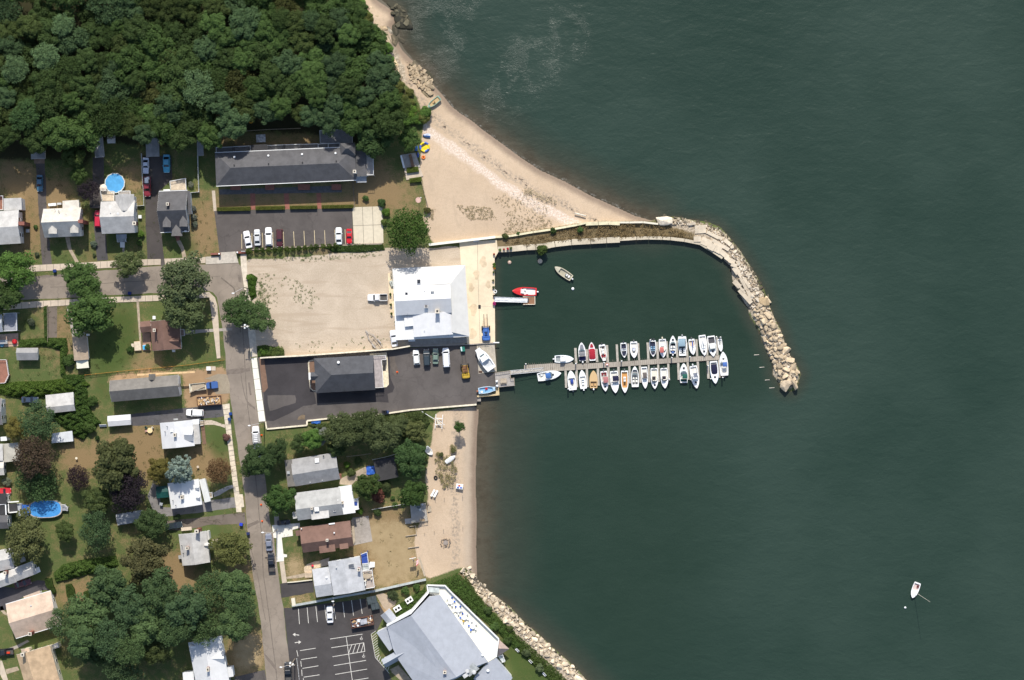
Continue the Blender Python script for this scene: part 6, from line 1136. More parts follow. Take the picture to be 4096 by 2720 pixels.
o = thing('mooring_buoy', 'small white buoy near the lone sailing dinghy', 'buoy', g(AG, 540, 1032, WATER), WATER); a_ = MB(); a_.ell((0,0,.1),(.32,.32,.28),12,6); e_ = a_.build('float', HULL, o, smooth=True); e_.color = (.85,.85,.85,1); MB().tube((0,0,.3),(0,0,.5),.05).build('ring', VENT, o)
for k, (x, y, l) in enumerate(((1100,1192,42),(1145,1296,40),(1190,1402,38),(1228,1468,45))):
    o = MB().tube((-l*K/V_.k/2,0,.05),(l*K/V_.k/2,.1,.12),.10,.07,6).build('floating_pole', M('bleached_wood', (.62,.57,.48))); o.location = (*g(V_, x, y, WATER), WATER); tag(o, ('pale pole end in the water nearest the pontoon', 'second pale pole end in the water from the north', 'third pale pole end in the water off the breakwater', 'pale pole leaning from the tip of the breakwater')[k], 'pole', 'pale poles standing off the breakwater')
# ================================================================ VEGETATION
def leaf_mat():
    t = NT('leaves'); n = t.noise(.9, 3, .6); f = t.noise(7.0, 2, .6); rr = t.orand(); c = t.ocol()
    k = t.math('MULTIPLY', t.ramp(n, .25, .75, .78, 1.22), t.ramp(f, .25, .75, .75, 1.25)); k = t.math('MULTIPLY', k, t.math('ADD', t.math('MULTIPLY', rr, .3), 1.0))
    v = t.n('ShaderNodeVectorMath', operation='SCALE'); t.put(v.inputs[0], c); t.put(v.inputs['Scale'], k)
    t.out(v.outputs[0], .7, .12); tr = t.n('ShaderNodeBsdfTranslucent'); t.put(tr.inputs['Color'], v.outputs[0]); mx = t.n('ShaderNodeMixShader'); mx.inputs[0].default_value = .22
    out = t.t.nodes['Material Output']; t.t.links.new(t.b.outputs[0], mx.inputs[1]); t.t.links.new(tr.outputs[0], mx.inputs[2]); t.t.links.new(mx.outputs[0], out.inputs['Surface']); return t.m
LEAF = leaf_mat(); BARK = M('bark', (.12,.095,.075), fine=.4)
def leaf_quads(name, pos, nrm, size, rs, asp=1.0):
    n = len(pos); nrm = nrm / (np.linalg.norm(nrm, axis=1, keepdims=True) + 1e-9); t = rs.normal(size=(n,3)); a = np.cross(nrm, t); a /= np.linalg.norm(a, axis=1, keepdims=True) + 1e-9; b = np.cross(nrm, a)
    s = (size*rs.uniform(.6, 1.35, n))[:,None]; q = np.stack([pos - a*s*asp, pos - b*s*.62, pos + a*s*asp, pos + b*s*.62], 1).reshape(-1, 3)
    me = bpy.data.meshes.new(name); me.vertices.add(n*4); me.vertices.foreach_set('co', q.astype(np.float32).ravel()); me.loops.add(n*4); me.loops.foreach_set('vertex_index', np.arange(n*4, dtype=np.int32))
    me.polygons.add(n); me.polygons.foreach_set('loop_start', np.arange(0, n*4, 4, dtype=np.int32)); me.update(calc_edges=True); me.materials.append(LEAF); return me
def crown_mesh(seed, nl=24, n=5200, flat=.8, lr=(.17,.32), size=.055, rad=.82, cone=0.0, nmix=.30, gap=0.0):
    rs = np.random.RandomState(seed); P, Nn = [], []
    g_ = math.pi*(3 - math.sqrt(5))
    for i in range(nl):
        r = rad*math.sqrt((i + .5)/nl)*rs.uniform(.78, 1.2); a = i*g_ + rs.uniform(-.45, .45); zz = math.sqrt(max(0, 1 - min(1, r)**2))
        z = flat*(zz*(1-cone) + cone*(1 - r)*1.6)*rs.uniform(.52, 1.1) - .15
        if gap and rs.rand() < gap: continue
        R_ = rs.uniform(*lr)*(1 - .25*cone*zz); m = int(n/nl*(R_/.32)**1.6)
        d = rs.normal(size=(m,3)); d /= np.linalg.norm(d, axis=1, keepdims=True); d[:,2] = np.where(d[:,2] < -.35, -d[:,2], d[:,2])
        c = np.array([r*math.cos(a), r*math.sin(a), z]); P.append(c + d*R_*rs.uniform(.55, 1.08, (m,1))*np.array([1,1,.8])); Nn.append(d*(1-nmix) + rs.normal(size=(m,3))*nmix + np.array([0,0,.35]))
    m = n//7; a = rs.uniform(0, 6.283, m); r = .8*np.sqrt(rs.uniform(0, 1, m)); P.append(np.stack([r*np.cos(a), r*np.sin(a), rs.uniform(-.35, .25, m)], 1)); Nn.append(rs.normal(size=(m,3)) + np.array([0,0,1]))
    return leaf_quads('crown', np.concatenate(P), np.concatenate(Nn), size, rs)
CR = [crown_mesh(11+k, nl=(28,34,40,32,36,30)[k], n=6800, size=(.06,.052,.048,.056,.05,.06)[k], flat=(.8,.7,.85,.75,.8,.65)[k]) for k in range(6)]
CR_OPEN = [crown_mesh(41+k, nl=40, n=8200, lr=(.16,.29), rad=.86, flat=.7, size=.05, gap=.08, nmix=.35) for k in range(2)]
CR_FINE = [crown_mesh(51+k, nl=44, n=6500, lr=(.17,.28), rad=.82, flat=.7, size=.038, nmix=.5) for k in range(3)]
CR_SPR = crown_mesh(61, nl=80, n=15000, lr=(.11,.20), rad=.92, flat=1.0, cone=.75, size=.05, nmix=.3)
SHR = [crown_mesh(71+k, nl=12, n=1300, lr=(.30,.48), rad=.62, flat=.8, size=.11) for k in range(4)]
CONE = crown_mesh(81, nl=40, n=1500, lr=(.16,.26), rad=.75, flat=1.0, cone=1.0, size=.085)
def trunk_mesh(seed):
    rnd = random.Random(seed); b = MB(); b.tube((0,0,-.3),(0,0,.55),.05,.038,8)
    for k in range(5):
        a = k*1.257 + rnd.uniform(-.4,.4); z0 = rnd.uniform(.4,.55); e = (math.cos(a)*rnd.uniform(.25,.4), math.sin(a)*rnd.uniform(.25,.4), rnd.uniform(.60,.72)); b.tube((0,0,z0),e,.024,.010,5)
        b.tube(e,(e[0]*1.6,e[1]*1.6,e[2]+.05),.010,.004,4)
    o = b.build('trunk', BARK); me = o.data; bpy.data.objects.remove(o); return me
TRK = [trunk_mesh(k) for k in range(3)]
DKO, OLV, MID, LGT, PAL, LOC = (.052,.075,.020), (.066,.082,.021), (.060,.103,.028), (.080,.148,.032), (.105,.165,.072), (.057,.096,.040)
PUR, BRZ, RBR, YOL, SPR, BRT = (.026,.020,.025), (.125,.075,.036), (.066,.047,.031), (.125,.110,.030), (.21,.27,.225), (.075,.135,.022)
rt = random.Random(12)
def tree(label, x, y, r, col, crown=None, z=F_, h=None, name='broadleaf_tree', cat='tree', group=None, flat=1.0, rz=None):
    k = K/z.k; rm = r*k; h = h or min(14, 2.4 + rm*1.3); ch = h - rm*.62*flat; c = g(z, x, y, ch)
    o = thing(name, label, cat, c, 0.0, rt.uniform(0, 6.28) if rz is None else rz, group); me = crown or rt.choice(CR)
    link(me, 'crown', o, (0,0,ch), None, (rm*rt.uniform(.88,1.12), rm*rt.uniform(.88,1.12), rm*.9*flat), col); link(rt.choice(TRK), 'trunk', o, (0,0,0), None, (rm*.95+.8,rm*.95+.8,h)); return o
# ---- the wood north of the houses
WOOD = [(-70,-40),(800,-40),(838,50),(880,150),(930,225),(915,285),(830,290),(770,285),(700,262),(640,262),(570,280),(495,318),(430,318),(340,322),(250,312),(120,318),(-70,322)]
pts = []; tries = 0
while tries < 9000 and len(pts) < 240:
    tries += 1; x, y = rt.uniform(-70, 940), rt.uniform(-40, 325); 
    if not inpoly(np.array([x]), np.array([y]), WOOD)[0]: continue
    r = rt.choice([26,30,34,38,42,48]) if x < 620 else rt.choice([24,27,30,33,36,40])
    if any(math.hypot(x-a, y-b) < (r+q)*.57 for a, b, q in pts): continue
    pts.append((x, y, r))
DKO, OLV = (.044,.072,.021), (.055,.078,.022)
WL = {0:('dark olive broadleaf tree in the wood behind the houses', DKO), 1:('olive green broadleaf tree in the wood behind the houses', OLV), 2:('mid green broadleaf tree in the wood behind the houses', MID), 3:('grey green broadleaf tree in the wood behind the houses', LOC), 4:('brownish broadleaf tree in the wood behind the houses', (.064,.072,.022))}
for x, y, r in pts:
    k = rt.choices([0,1,2,3,4], [6,3,5,2,1] if x < 500 else [4,2,7,4,1])[0]; j = rt.uniform(.85, 1.15)
    tree(WL[k][0], x, y, r*rt.uniform(.95, 1.15), tuple(c*j*.9 for c in WL[k][1]), rt.choice(CR + CR_FINE[:1]), h=rt.uniform(10.5, 14.5), group='trees of the northern wood, ' + WL[k][0].split(' tree')[0])
for x, y, r, lb in ((145,60,30,'pale grey green tree standing out in the upper left wood'), (38,160,36,'pale grey green tree with two crowns near the left edge of the wood'), (108,130,36,'bright green tree in the wood right of the pale two crowned tree'), (60,265,40,'blue green tree at the lower left of the wood'), (455,200,45,'pale blue green tree in the middle of the wood')):
    tree(lb, x, y, r, PAL if 'pale' in lb else (.055,.10,.035), rt.choice(CR_FINE), h=15)
SG = 'shrubs along the top of the beach bank'
for i in range(120):
    t = rt.random(); P0 = [(812,-5),(838,50),(872,110),(890,165),(925,215),(955,262),(975,275)]; f = t*6; a = P0[int(f)]; b = P0[min(6, int(f)+1)]; u = f - int(f); off = rt.uniform(-30, 20)
    x, y = a[0] + (b[0]-a[0])*u + off, a[1] + (b[1]-a[1])*u - off*.3; c = rt.choice([BRT, LGT, (.05,.09,.02), (.095,.105,.03)]); r = rt.uniform(8, 17)
    o = thing('shrub', 'green shrub on the top of the beach bank below the wood', 'shrub', g(F_, x, y, 1.5), 0, rt.uniform(0,6), SG); link(rt.choice(SHR), 'foliage', o, (0,0,.6), None, (r*K*1.735,)*2 + (r*K*1.6,), c)
# ---- garden and street trees, one by one (overview pixels)
for a in [
 ('bright green street tree at the left edge north of the road',38,622,48,LGT),('dark spreading tree at the left edge overhanging the road',12,680,42,DKO),('round green street maple on the north verge',190,643,42,MID),('low grey purple street tree over its own shadow',297,608,36,(.085,.108,.040),'O'),
 ('large thin crowned grey green street tree by the corner',425,645,62,(.100,.128,.058),'O'),('grey green tree above the brown roofed bungalow',422,715,52,(.085,.112,.045),'O'),('round green maple in the garden south of the road',212,720,54,MID),('dark green street tree overhanging the corner of the gravel yard',552,716,40,(.055,.090,.030),'O'),('smaller green tree against the edge of the gravel yard',594,730,36,(.070,.110,.038),'O'),
 ('green garden tree behind the narrow driveway',170,362,33,OLV),('small green tree left of the purple plum',182,402,22,(.05,.08,.022)),('purple black plum tree beside the round pool',205,440,27,PUR,'F'),('large round bright green maple between motel and hall',938,532,62,(.058,.105,.022),'F'),('green tree beside the beach deck',944,322,29,MID),
 ('broad green tree at the east end of the motel',862,322,50,(.045,.078,.026)),('dark green tree behind the beach tree',890,285,36,MID),('blue green tree above the bronze tree',92,972,46,LOC,'F'),('yellow green tree at the left edge among the sheds',36,988,27,YOL),('large dark red brown beech at the left edge',78,1052,54,RBR,'F'),('broad green tree over the oval pool',86,1106,54,(.058,.10,.036),'F',7.0),
 ('small purple black tree on the brown lawn',180,1100,29,(.030,.020,.022),'F'),('large brownish green tree in the middle of the gardens',268,1066,60,(.070,.080,.030)),('large purple black tree above the shaded shed',300,1132,50,PUR,'F'),('yellow olive tree beside the blue spruce',367,1083,29,YOL),('bronze brown tree on the bungalow lawn',504,1085,33,BRZ,'F'),
 ('wide olive green tree below the oval pool',62,1240,54,(.110,.120,.045),'O'),('grey green tree below the shaded shed',222,1216,44,LOC,'F'),('green tree between the plum and the shaded shed',225,1152,34,(.055,.075,.024)),('small green tree with a dark heart on the lawn',150,1222,25,(.06,.085,.025)),('dark green tree beside the cracked driveway',350,1206,36,(.05,.08,.028)),
 ('open brown green tree on the dry lawn',335,1288,58,(.078,.076,.032),'O'),('olive tree in front of the brick chimney bungalow',533,1264,40,(.115,.125,.040),'O'),('green street tree beside the grey beach house',600,1062,38,(.042,.07,.024)),('dark street tree above the grey beach house',636,1040,30,(.038,.062,.022)),('small green street tree at the pavement edge',578,1076,24,(.045,.075,.024)),
 ('round green street tree in front of the pale beach house',644,1150,33,(.045,.085,.022)),('dark sprawling tree south of the boat yard wall',790,992,44,(.068,.086,.034),'O'),('tallest dark tree behind the beach houses',838,985,42,(.060,.078,.030)),('grey green bushy tree behind the beach houses',885,1000,40,(.070,.088,.036)),('yellow green low tree nearest the sand',955,992,28,(.085,.098,.034)),
 ('bright green bushy tree beside the silver shrub',722,1012,28,LGT),('silver leaved shrub tree behind the beach houses',742,1005,20,(.20,.21,.19),'O'),('big green tree above the upturned white boat',948,1055,42,(.050,.090,.030)),('round green tree in the beach house garden',846,1120,33,(.052,.082,.022)),('green tree at the timber beach deck',952,1138,36,(.048,.085,.022)),('small green tree on the sand by its shadow',1059,984,15,(.045,.085,.022)),
 ('small dark bush tree west of the black shed',775,1035,22,(.045,.07,.024)),('dark tree over the fence of the beach houses',918,985,30,(.075,.095,.036)),('small blue green tree left of the bright bush',690,1022,22,(.05,.075,.025))]:
    tree(a[0], a[1], a[2], a[3], a[4], {'O':rt.choice(CR_OPEN),'F':rt.choice(CR_FINE)}[a[5]] if len(a) > 5 else None, h=a[6] if len(a) > 6 else None)
tree('silvery blue spruce between two white bungalows',415,1084,30,SPR,CR_SPR,name='spruce_tree',h=10,flat=1.5)
GL = 'locust trees of the grove beside the street'
for k, (x, y, r, tn) in enumerate(((250,1350,54,0),(205,1420,50,1),(150,1432,42,0),(300,1400,48,2),(372,1362,50,0),(340,1440,46,1),(430,1400,50,2),(490,1360,48,0),(545,1352,42,1),(555,1395,40,0),(470,1440,48,1),(405,1450,44,0),(255,1470,46,2),(540,1440,40,1),(190,1478,40,0),(300,1500,40,1))):
    c = [(.060,.098,.038),(.072,.114,.042),(.054,.092,.040)][tn]; tree(('deep green locust tree in the grove by the street','fresh green locust tree in the grove by the street','dark bluish locust tree in the grove by the street')[tn], x, y, r, c, rt.choice(CR_FINE + CR[:2]), h=rt.uniform(11, 15), group=GL + ', ' + ('deep','fresh','dark')[tn])
tree('round dark tree at the bottom edge west of the white house',285,1545,50,(.05,.08,.034),CR_FINE[0]); tree('tree with open crown beside the tan roofed house',215,1500,36,(.05,.08,.03)); tree('green tree above the bottom edge lawn',360,1500,32,(.06,.078,.026))
# shrubs (overview px): x, y, r, colour, label
for x, y, r, c, lb in ((82,524,6,MID,'round shrub on the strip left of the narrow driveway'),(85,586,6,(.09,.11,.06),'pale shrub at the south end of the strip left of the narrow driveway'),(216,562,9,(.10,.13,.09),'pale shrub beside the short driveway'),(217,588,5,(.09,.12,.05),'small shrub at the pavement beside the short driveway'),(294,594,8,(.35,.20,.03),'orange flower bush beside the steps of the pale house'),
 (445,480,8,(.13,.14,.11),'northernmost silver shrub beside the dark roofed house'),(447,500,8,(.12,.13,.10),'second silver shrub beside the dark roofed house'),(449,517,8,(.12,.14,.10),'southernmost silver shrub beside the dark roofed house'),(440,425,8,(.13,.14,.10),'silver shrub beside the buff deck'),(325,540,9,BRT,'bright shrub along the east wall of the pale house'),(322,560,8,MID,'dark shrub along the east wall of the pale house'),
 (843,457,8,MID,'round shrub on the motel lawn'),(880,468,11,(.04,.07,.022),'dark green shrub at the corner of the cream pad'),(890,490,11,BRT,'bright flowering shrub beside the cream pad'),(886,512,9,(.09,.12,.03),'yellow green shrub at the south side of the cream pad'),(985,485,9,(.09,.09,.03),'low beach shrub at the sand edge beside the maple'),
 (460,1305,0,MID,''),(430,1282,8,BRT,'shrub'),(1250,576,14,(.06,.09,.022),'leafy bush leaning over the harbour wall'),(1338,530,8,MID,'green bush on the sea wall beside the sand'),(1275,532,8,(.05,.08,.022),'green bush behind the sea wall near the pots'),(1165,545,8,(.06,.075,.025),'bush at the corner of the quay'),(1195,540,6,MID,'small green bush near the quay corner'),
 (455,1010+170,0,MID,''),(515,1340+60,0,MID,''),(425,1232,0,MID,''),(522,1008,10,(.14,.075,.06),'reddish flower bush beside the pavement'),(375,1190,5,MID,'small shrub behind the white bungalow'),(410,1270,0,MID,''),(385,1262,0,MID,''),(492,1238,0,MID,''),(487,1248,0,MID,''),
 (715,1418,0,MID,''),(750,1407,0,MID,''),(1125,1407,11,(.05,.08,.024),'garden tree shrub nearest the terrace steps'),(1157,1445,0,MID,''),(1176,1450,9,(.075,.10,.03),'first pale lollipop shrub on the restaurant lawn'),(1213,1505,11,(.08,.105,.045),'second pale lollipop shrub on the restaurant lawn'),(1245,1540,11,(.085,.11,.05),'third pale lollipop shrub on the restaurant lawn'),
 (1040,1405-20,0,MID,''),(1062,1395,10,MID,'dark shrub below the restaurant terrace tip'),(1090,1412,10,(.05,.085,.025),'shrub in the hedge gap of the terrace'),(1140,1445,12,MID,'bushy shrub outside the terrace railing'),(1170,1478,11,(.05,.08,.024),'large shrub by the small pinkish roof'),(905,1372,14,(.045,.06,.026),'grey green shrub beside the restaurant'),(935,1362,11,MID,'yellowish green shrub beside the restaurant'),
 (960,1355,10,MID,'shrub under the restaurant terrace tip'),(965,1022,8,(.08,.10,.035),'grassy bush by the sand'),(1045,1038,7,(.13,.13,.055),'pale grassy tuft near the white rowing boat'),(1018,1048,6,(.085,.10,.04),'small grassy tuft beside the white rowing boat'),(810,1090,11,(.06,.08,.026),'bush left of the blue tarpaulin'),(825,1062,10,(.05,.075,.024),'bush above the blue tarpaulin'),
 (800,1072,9,BRT,'yellow green bush at the fence'),(888,1120,16,(.06,.08,.03),'pale leaved bush between two garden trees'),(872,1145,18,(.12,.05,.035),'rust red bush in the beach garden'),(905,1148,6,MID,'round clipped bush in the beach garden'),(870,1182,10,(.045,.07,.022),'small tree shaped bush casting a shadow on the dry lawn'),(830,1178,9,BRT,'bright bush along the beach garden fence'),
 (910,1165,8,MID,'bush beside the timber beach deck'),(975,1055,12,(.07,.08,.028),'olive bush at the edge of the sand'),(640,812,16,(.085,.115,.03),'bright bush at the south west corner of the gravel yard'),(608,810,10,BRT,'bright bush at the top of the new pavement'),(575,640,8,BRT,'bright bush on the edge of the gravel yard'),(578,662,7,(.06,.10,.025),'second bush on the edge of the gravel yard'),
 (760,555,0,MID,''),(530,790+10,0,MID,''),(440,1290,0,MID,''),(415,962,0,MID,''),(160,830,16,(.05,.085,.022),'vine bush beside the small grey shed'),(240,745+100,0,MID,''),(433,806,7,MID,''),(430,810,0,MID,''),(518,858,6,(.10,.11,.04),''),(240,815,0,MID,''),(265,955,0,MID,''),(186,935,0,MID,''),
 (300,805,9,(.05,.09,.024),'low bush on the lawn south of the tan garage'),(340,800,8,(.055,.085,.03),'second low bush on the lawn south of the tan garage'),(72,742,10,(.06,.075,.045),'shaded grey shrub beside the grey deck'),(212,925,14,(.06,.10,.025),'viny shrub behind the white shed'),(205,985,16,(.055,.09,.022),'rounded viny bush above the brown lawn'),(225,1010,6,(.03,.06,.018),'dark clipped bush at the edge of the brown lawn'),
 (15,1110,12,(.14,.16,.10),'pale flowering bush at the left edge'),(330,1193,0,MID,''),(410,1192,8,(.05,.08,.03),'dark shaded bush under the grey green tree'),(398,1275,0,MID,'')):
    if r <= 0 or not lb or lb == 'shrub': continue
    if lb == 'shrub': continue
    rm = r*K*1.735; o = thing('shrub', lb, 'shrub', g(F_, x, y, rm*.7), 0, rt.uniform(0, 6)); link(rt.choice(SHR), 'foliage', o, (0,0,rm*.45), None, (rm,rm,rm*.95), c)
AG_ = 'cone shaped evergreens behind the motel car park'
for k, (x, y) in enumerate(((437,1240),(505,1232),(558,1232),(614,1228),(670,1228),(718,1226),(777,1222),(830,1222),(886,1216),(942,1212),(994,1208),(1042,1200),(1103,1200),(1160,1198),(1214,1190))):
    hh = rt.uniform(2.3, 3.1) if k not in (3, 11, 12) else 1.7; o = thing('evergreen_shrub', 'cone shaped evergreen in the row along the motel car park edge', 'shrub', g(B_, x, y, hh*.4), 0, rt.uniform(0,6), AG_); w_ = .95 if k else 1.2
    link(CONE, 'foliage', o, (0,0,hh*.22), None, (w_, w_, hh*.62), (.055,.085,.018) if k % 3 else (.07,.10,.02)); MB().tube((0,0,-.1),(0,0,.5),.07).build('stem', BARK, o)
# ---- hedges and leafy masses
def leaf_mass(name, label, pts, h, col, n, size=.22, seed=1, cat='hedge', z=P_, kind=None, group=None, soft=True, base=0.0, trim=False):
    pp = gs(z, pts, h*.6); rs = np.random.RandomState(seed); xs = [p[0] for p in pp]; ys = [p[1] for p in pp]; a = abs(sum(pp[i][0]*pp[i-1][1] - pp[i-1][0]*pp[i][1] for i in range(len(pp)))/2)
    X = rs.uniform(min(xs), max(xs), int(n*((max(xs)-min(xs))*(max(ys)-min(ys))/max(a, .1)))); Y = rs.uniform(min(ys), max(ys), len(X)); k = inpoly(X, Y, pp); X, Y = X[k], Y[k]
    d = np.full(X.shape, 99.0)
    for i in range(len(pp)): d = np.minimum(d, segdist(X, Y, pp[i], pp[(i+1) % len(pp)]))
    e = np.clip(d/(.25 if trim else h*.8), 0, 1); lump = 1 if trim else .72 + .28*np.sin(X*1.9 + np.sin(Y*2.3)*1.3)*np.cos(Y*1.7 + np.sin(X*1.1))
    top = h*(e**.5)*lump; Z = base + top*np.where(rs.rand(len(X)) < .75, rs.uniform(.86, 1.05, len(X)), rs.uniform(.1, .95, len(X)))
    nr = rs.normal(size=(len(X),3))*.6 + np.array([0,0,1.0]); c = (sum(xs)/len(xs), sum(ys)/len(ys)); o = thing(name, label, cat, c, base, group=group)
    me = leaf_quads('foliage', np.stack([X - c[0], Y - c[1], Z - base], 1), nr, size, rs); link(me, 'foliage', o, col=col)
    if trim:
        q = [(c[0] + (x-c[0])*.97, c[1] + (y-c[1])*.93) for x, y in pp]; b = MB().prism([(x-c[0], y-c[1]) for x, y in q], 0, h*.9).build('core', LEAF, o); b.color = (*col, 1)
    if kind: o['kind'] = kind
    return o
HG = (.075,.085,.016)
for k, (pts, lb) in enumerate((([(147,850),(455,842),(455,880),(150,885)],'westernmost clipped hedge along the motel car park'), ([(494,840),(760,836),(762,870),(494,876)],'second clipped hedge from the west along the motel car park'), ([(803,835),(1050,832),(1052,864),(804,868)],'third clipped hedge from the west along the motel car park'), ([(1088,830),(1376,824),(1378,856),(1090,862)],'easternmost clipped hedge along the motel car park'), ([(1850,492),(1955,482),(1964,530),(1852,545)],'upper clipped hedge beside the beach deck'), ([(1875,590),(1980,574),(1985,618),(1880,632)],'lower clipped hedge beside the sand'))):
    leaf_mass('hedge', lb, pts, 1.1, HG if k < 4 else (.075,.10,.018), 900, .10, k+5, z=B_, trim=True)
for k, (pts, lb) in enumerate((([(668,1170),(770,1165),(800,1300),(720,1330),(680,1260)],'upper clipped hedge beside the dark driveway'), ([(740,1320),(810,1300),(835,1380),(790,1415),(745,1370)],'lower clipped hedge beside the dark driveway'), ([(980,1260),(1060,1245),(1110,1330),(1130,1440),(1060,1490),(1000,1450),(985,1340)],'oval clipped hedge clump on the brown lawn'), ([(1245,1370),(1320,1350),(1350,1420),(1310,1480),(1250,1460)],'round clipped hedge at the grove edge'))):
    leaf_mass('hedge', lb, pts, 1.4, (.04,.065,.015), 900, .10, k+15, z=G_, trim=True)
VN = (.055,.098,.022)
leaf_mass('vine_hedge', 'broad vine covered hedge running in from the left edge', [(-30,1540),(60,1528),(180,1525),(250,1515),(330,1520),(355,1540),(300,1570),(200,1580),(150,1590),(60,1590),(-30,1570)], 2.6, (.07,.115,.02), 9000, .24, 30)
leaf_mass('vine_thicket', 'tangled green vine thicket around the pale white shed', [(260,1500),(330,1498),(345,1560),(350,1620),(370,1660),(400,1690),(360,1720),(330,1760),(280,1740),(240,1700),(200,1670),(230,1640),(290,1630),(295,1570),(250,1540)], 2.6, VN, 9000, .24, 31)
leaf_mass('vine_hedge', 'vine covered fence beside the mossy drive', [(172,1225),(188,1222),(190,1350),(176,1360)], 1.4, (.06,.10,.025), 1500, .16, 32)
leaf_mass('vine_hedge', 'thick green hedge above the small grey shed', [(72,1360),(170,1352),(262,1352),(270,1400),(255,1440),(262,1520),(240,1500),(236,1400),(180,1385),(70,1392)], 1.8, (.06,.10,.022), 5000, .2, 33)
leaf_mass('vine_hedge', 'long leafy hedge south of the oval shadowed lawn', [(210,2295),(250,2260),(330,2240),(420,2230),(460,2225),(470,2262),(420,2290),(340,2300),(270,2320),(220,2330)], 2.6, (.06,.10,.022), 6500, .24, 34)
leaf_mass('vine_hedge', 'bright green vines between the beige pavement and the gravel yard', [(988,1100),(1005,1095),(1028,1110),(1020,1150),(1025,1185),(1005,1200),(992,1170)], 1.5, (.07,.125,.022), 2600, .18, 41)
leaf_mass('vine_hedge', 'green scrub in the south west corner of the gravel yard', [(1028,1385),(1060,1380),(1100,1390),(1135,1400),(1130,1420),(1060,1426),(1030,1428)], 1.1, (.075,.115,.03), 2600, .18, 42)
leaf_mass('shrub_border', 'green shrub border along the sea side of the terrace', [(1700,2345),(1790,2310),(1830,2292),(1870,2330),(1940,2420),(2030,2510),(2100,2590),(2060,2600),(1990,2530),(1900,2450),(1830,2380),(1760,2350)], 1.0, (.055,.095,.022), 9000, .18, 35, cat='shrubs')
leaf_mass('shrub_border', 'ivy covered bank along the top of the rock slope', [(1860,2300),(1900,2360),(1960,2440),(2060,2530),(2150,2610),(2250,2700),(2300,2760),(2240,2760),(2120,2650),(2010,2550),(1930,2470),(1850,2370)], .8, (.060,.09,.022), 8000, .17, 36, cat='shrubs')
leaf_mass('shrub_border', 'green bushes below the beach wall behind the houses', [(1228,1700),(1330,1690),(1500,1668),(1700,1640),(1720,1690),(1690,1740),(1620,1760),(1500,1720),(1330,1740)], 1.6, (.055,.075,.024), 9000, .2, 37, cat='shrubs')
leaf_mass('shrub_border', 'leafy planting between the restaurant and the grey wall', [(1590,2420),(1640,2390),(1690,2360),(1700,2345),(1705,2400),(1660,2430),(1610,2480),(1580,2470)], 1.0, (.055,.095,.022), 3000, .18, 38, cat='shrubs')
leaf_mass('shrub_border', 'low green planting at the foot of the motel car park wall', [(1290,985),(1400,975),(1530,975),(1540,1000),(1440,1010),(1330,1008)], .7, (.05,.085,.022), 3500, .16, 39, cat='shrubs')
def tufts(name, label, zones, n, col, size, seed, clump=.5, hz=.25, z=P_):
    rs = np.random.RandomState(seed); C = []
    for pts, wgt in zones:
        pp = gs(z, pts); xs = [p[0] for p in pp]; ys = [p[1] for p in pp]; k = 0
        while k < n*wgt:
            x, y = rs.uniform(min(xs), max(xs)), rs.uniform(min(ys), max(ys))
            if inpoly(np.array([x]), np.array([y]), pp)[0]: C.append((x, y, rs.uniform(.3, 1.0))); k += 1
    P = []
    for x, y, s in C:
        m = int(5 + 16*s); a = rs.uniform(0, 6.28, m); r = clump*s*np.sqrt(rs.rand(m)); P.append(np.stack([x + r*np.cos(a), y + r*np.sin(a), rs.uniform(.02, hz*s + .05, m)], 1))
    P = np.concatenate(P); me = leaf_quads(name, P, rs.normal(size=P.shape)*.7 + np.array([0,0,.8]), size, rs); o = link(me, name, col=col); return tag(o, label, 'weeds', kind='stuff')
tufts('weeds', 'scattered green weeds on the gravel yard', [([(1000,1100),(1060,1090),(1160,1110),(1250,1150),(1280,1200),(1240,1240),(1180,1210),(1140,1110),(1100,1240),(1040,1260),(1010,1180)], .6), ([(1040,1120),(1080,1180),(1070,1260),(1030,1200)], .35), ([(1050,1390),(1130,1385),(1140,1420),(1060,1428)], .3), ([(1180,1370),(1560,1340),(1560,1390),(1200,1415)], .12), ([(1000,1030),(1240,1025),(1530,1000),(1530,1025),(1200,1050)], .35)], 340, (.15,.19,.07), .075, 3, .38, .10)
tufts('beach_grass', 'dry beach grass tufts on the northern sand', [([(1820,820),(1960,830),(1990,880),(1880,880)], .6), ([(1960,790),(2120,750),(2200,800),(2180,880),(2040,880)], .5), ([(2010,880),(2210,880),(2200,920),(2020,935)], .45), ([(1700,830),(1740,840),(1730,880)], .1), ([(2090,740),(2230,800),(2220,820),(2100,770)], .2)], 420, (.36,.305,.19), .075, 4, .36, .12)
tufts('beach_grass', 'yellow green beach grass on the southern sand', [([(1740,1830),(1800,1820),(1830,1880),(1810,1950),(1770,1950),(1745,1890)], 1.0), ([(1800,1780),(1830,1785),(1825,1810),(1800,1808)], .2), ([(1735,1810),(1760,1812),(1755,1828)], .1)], 200, (.27,.24,.12), .12, 5, .5, .3)
tufts('scrub_growth', 'brown dry growth behind the sea wall', [([(2010,970),(2240,925),(2330,905),(2560,900),(2700,912),(2780,940),(2680,945),(2500,952),(2235,965),(2100,985)], 1.0)], 420, (.20,.145,.07), .13, 6, .7, .4)
tufts('lawn_tufts', 'rough greener tufts in the lawns and verges', [([(60,1200),(560,1180),(560,1640),(60,1640)], .35), ([(560,1640),(930,1640),(990,2250),(560,2350)], .3), ([(1060,1700),(1700,1680),(1680,2350),(1150,2330)], .25), ([(0,640),(800,640),(850,1030),(0,1050)], .4)], 600, (.07,.085,.028), .10, 7, .8, .12)
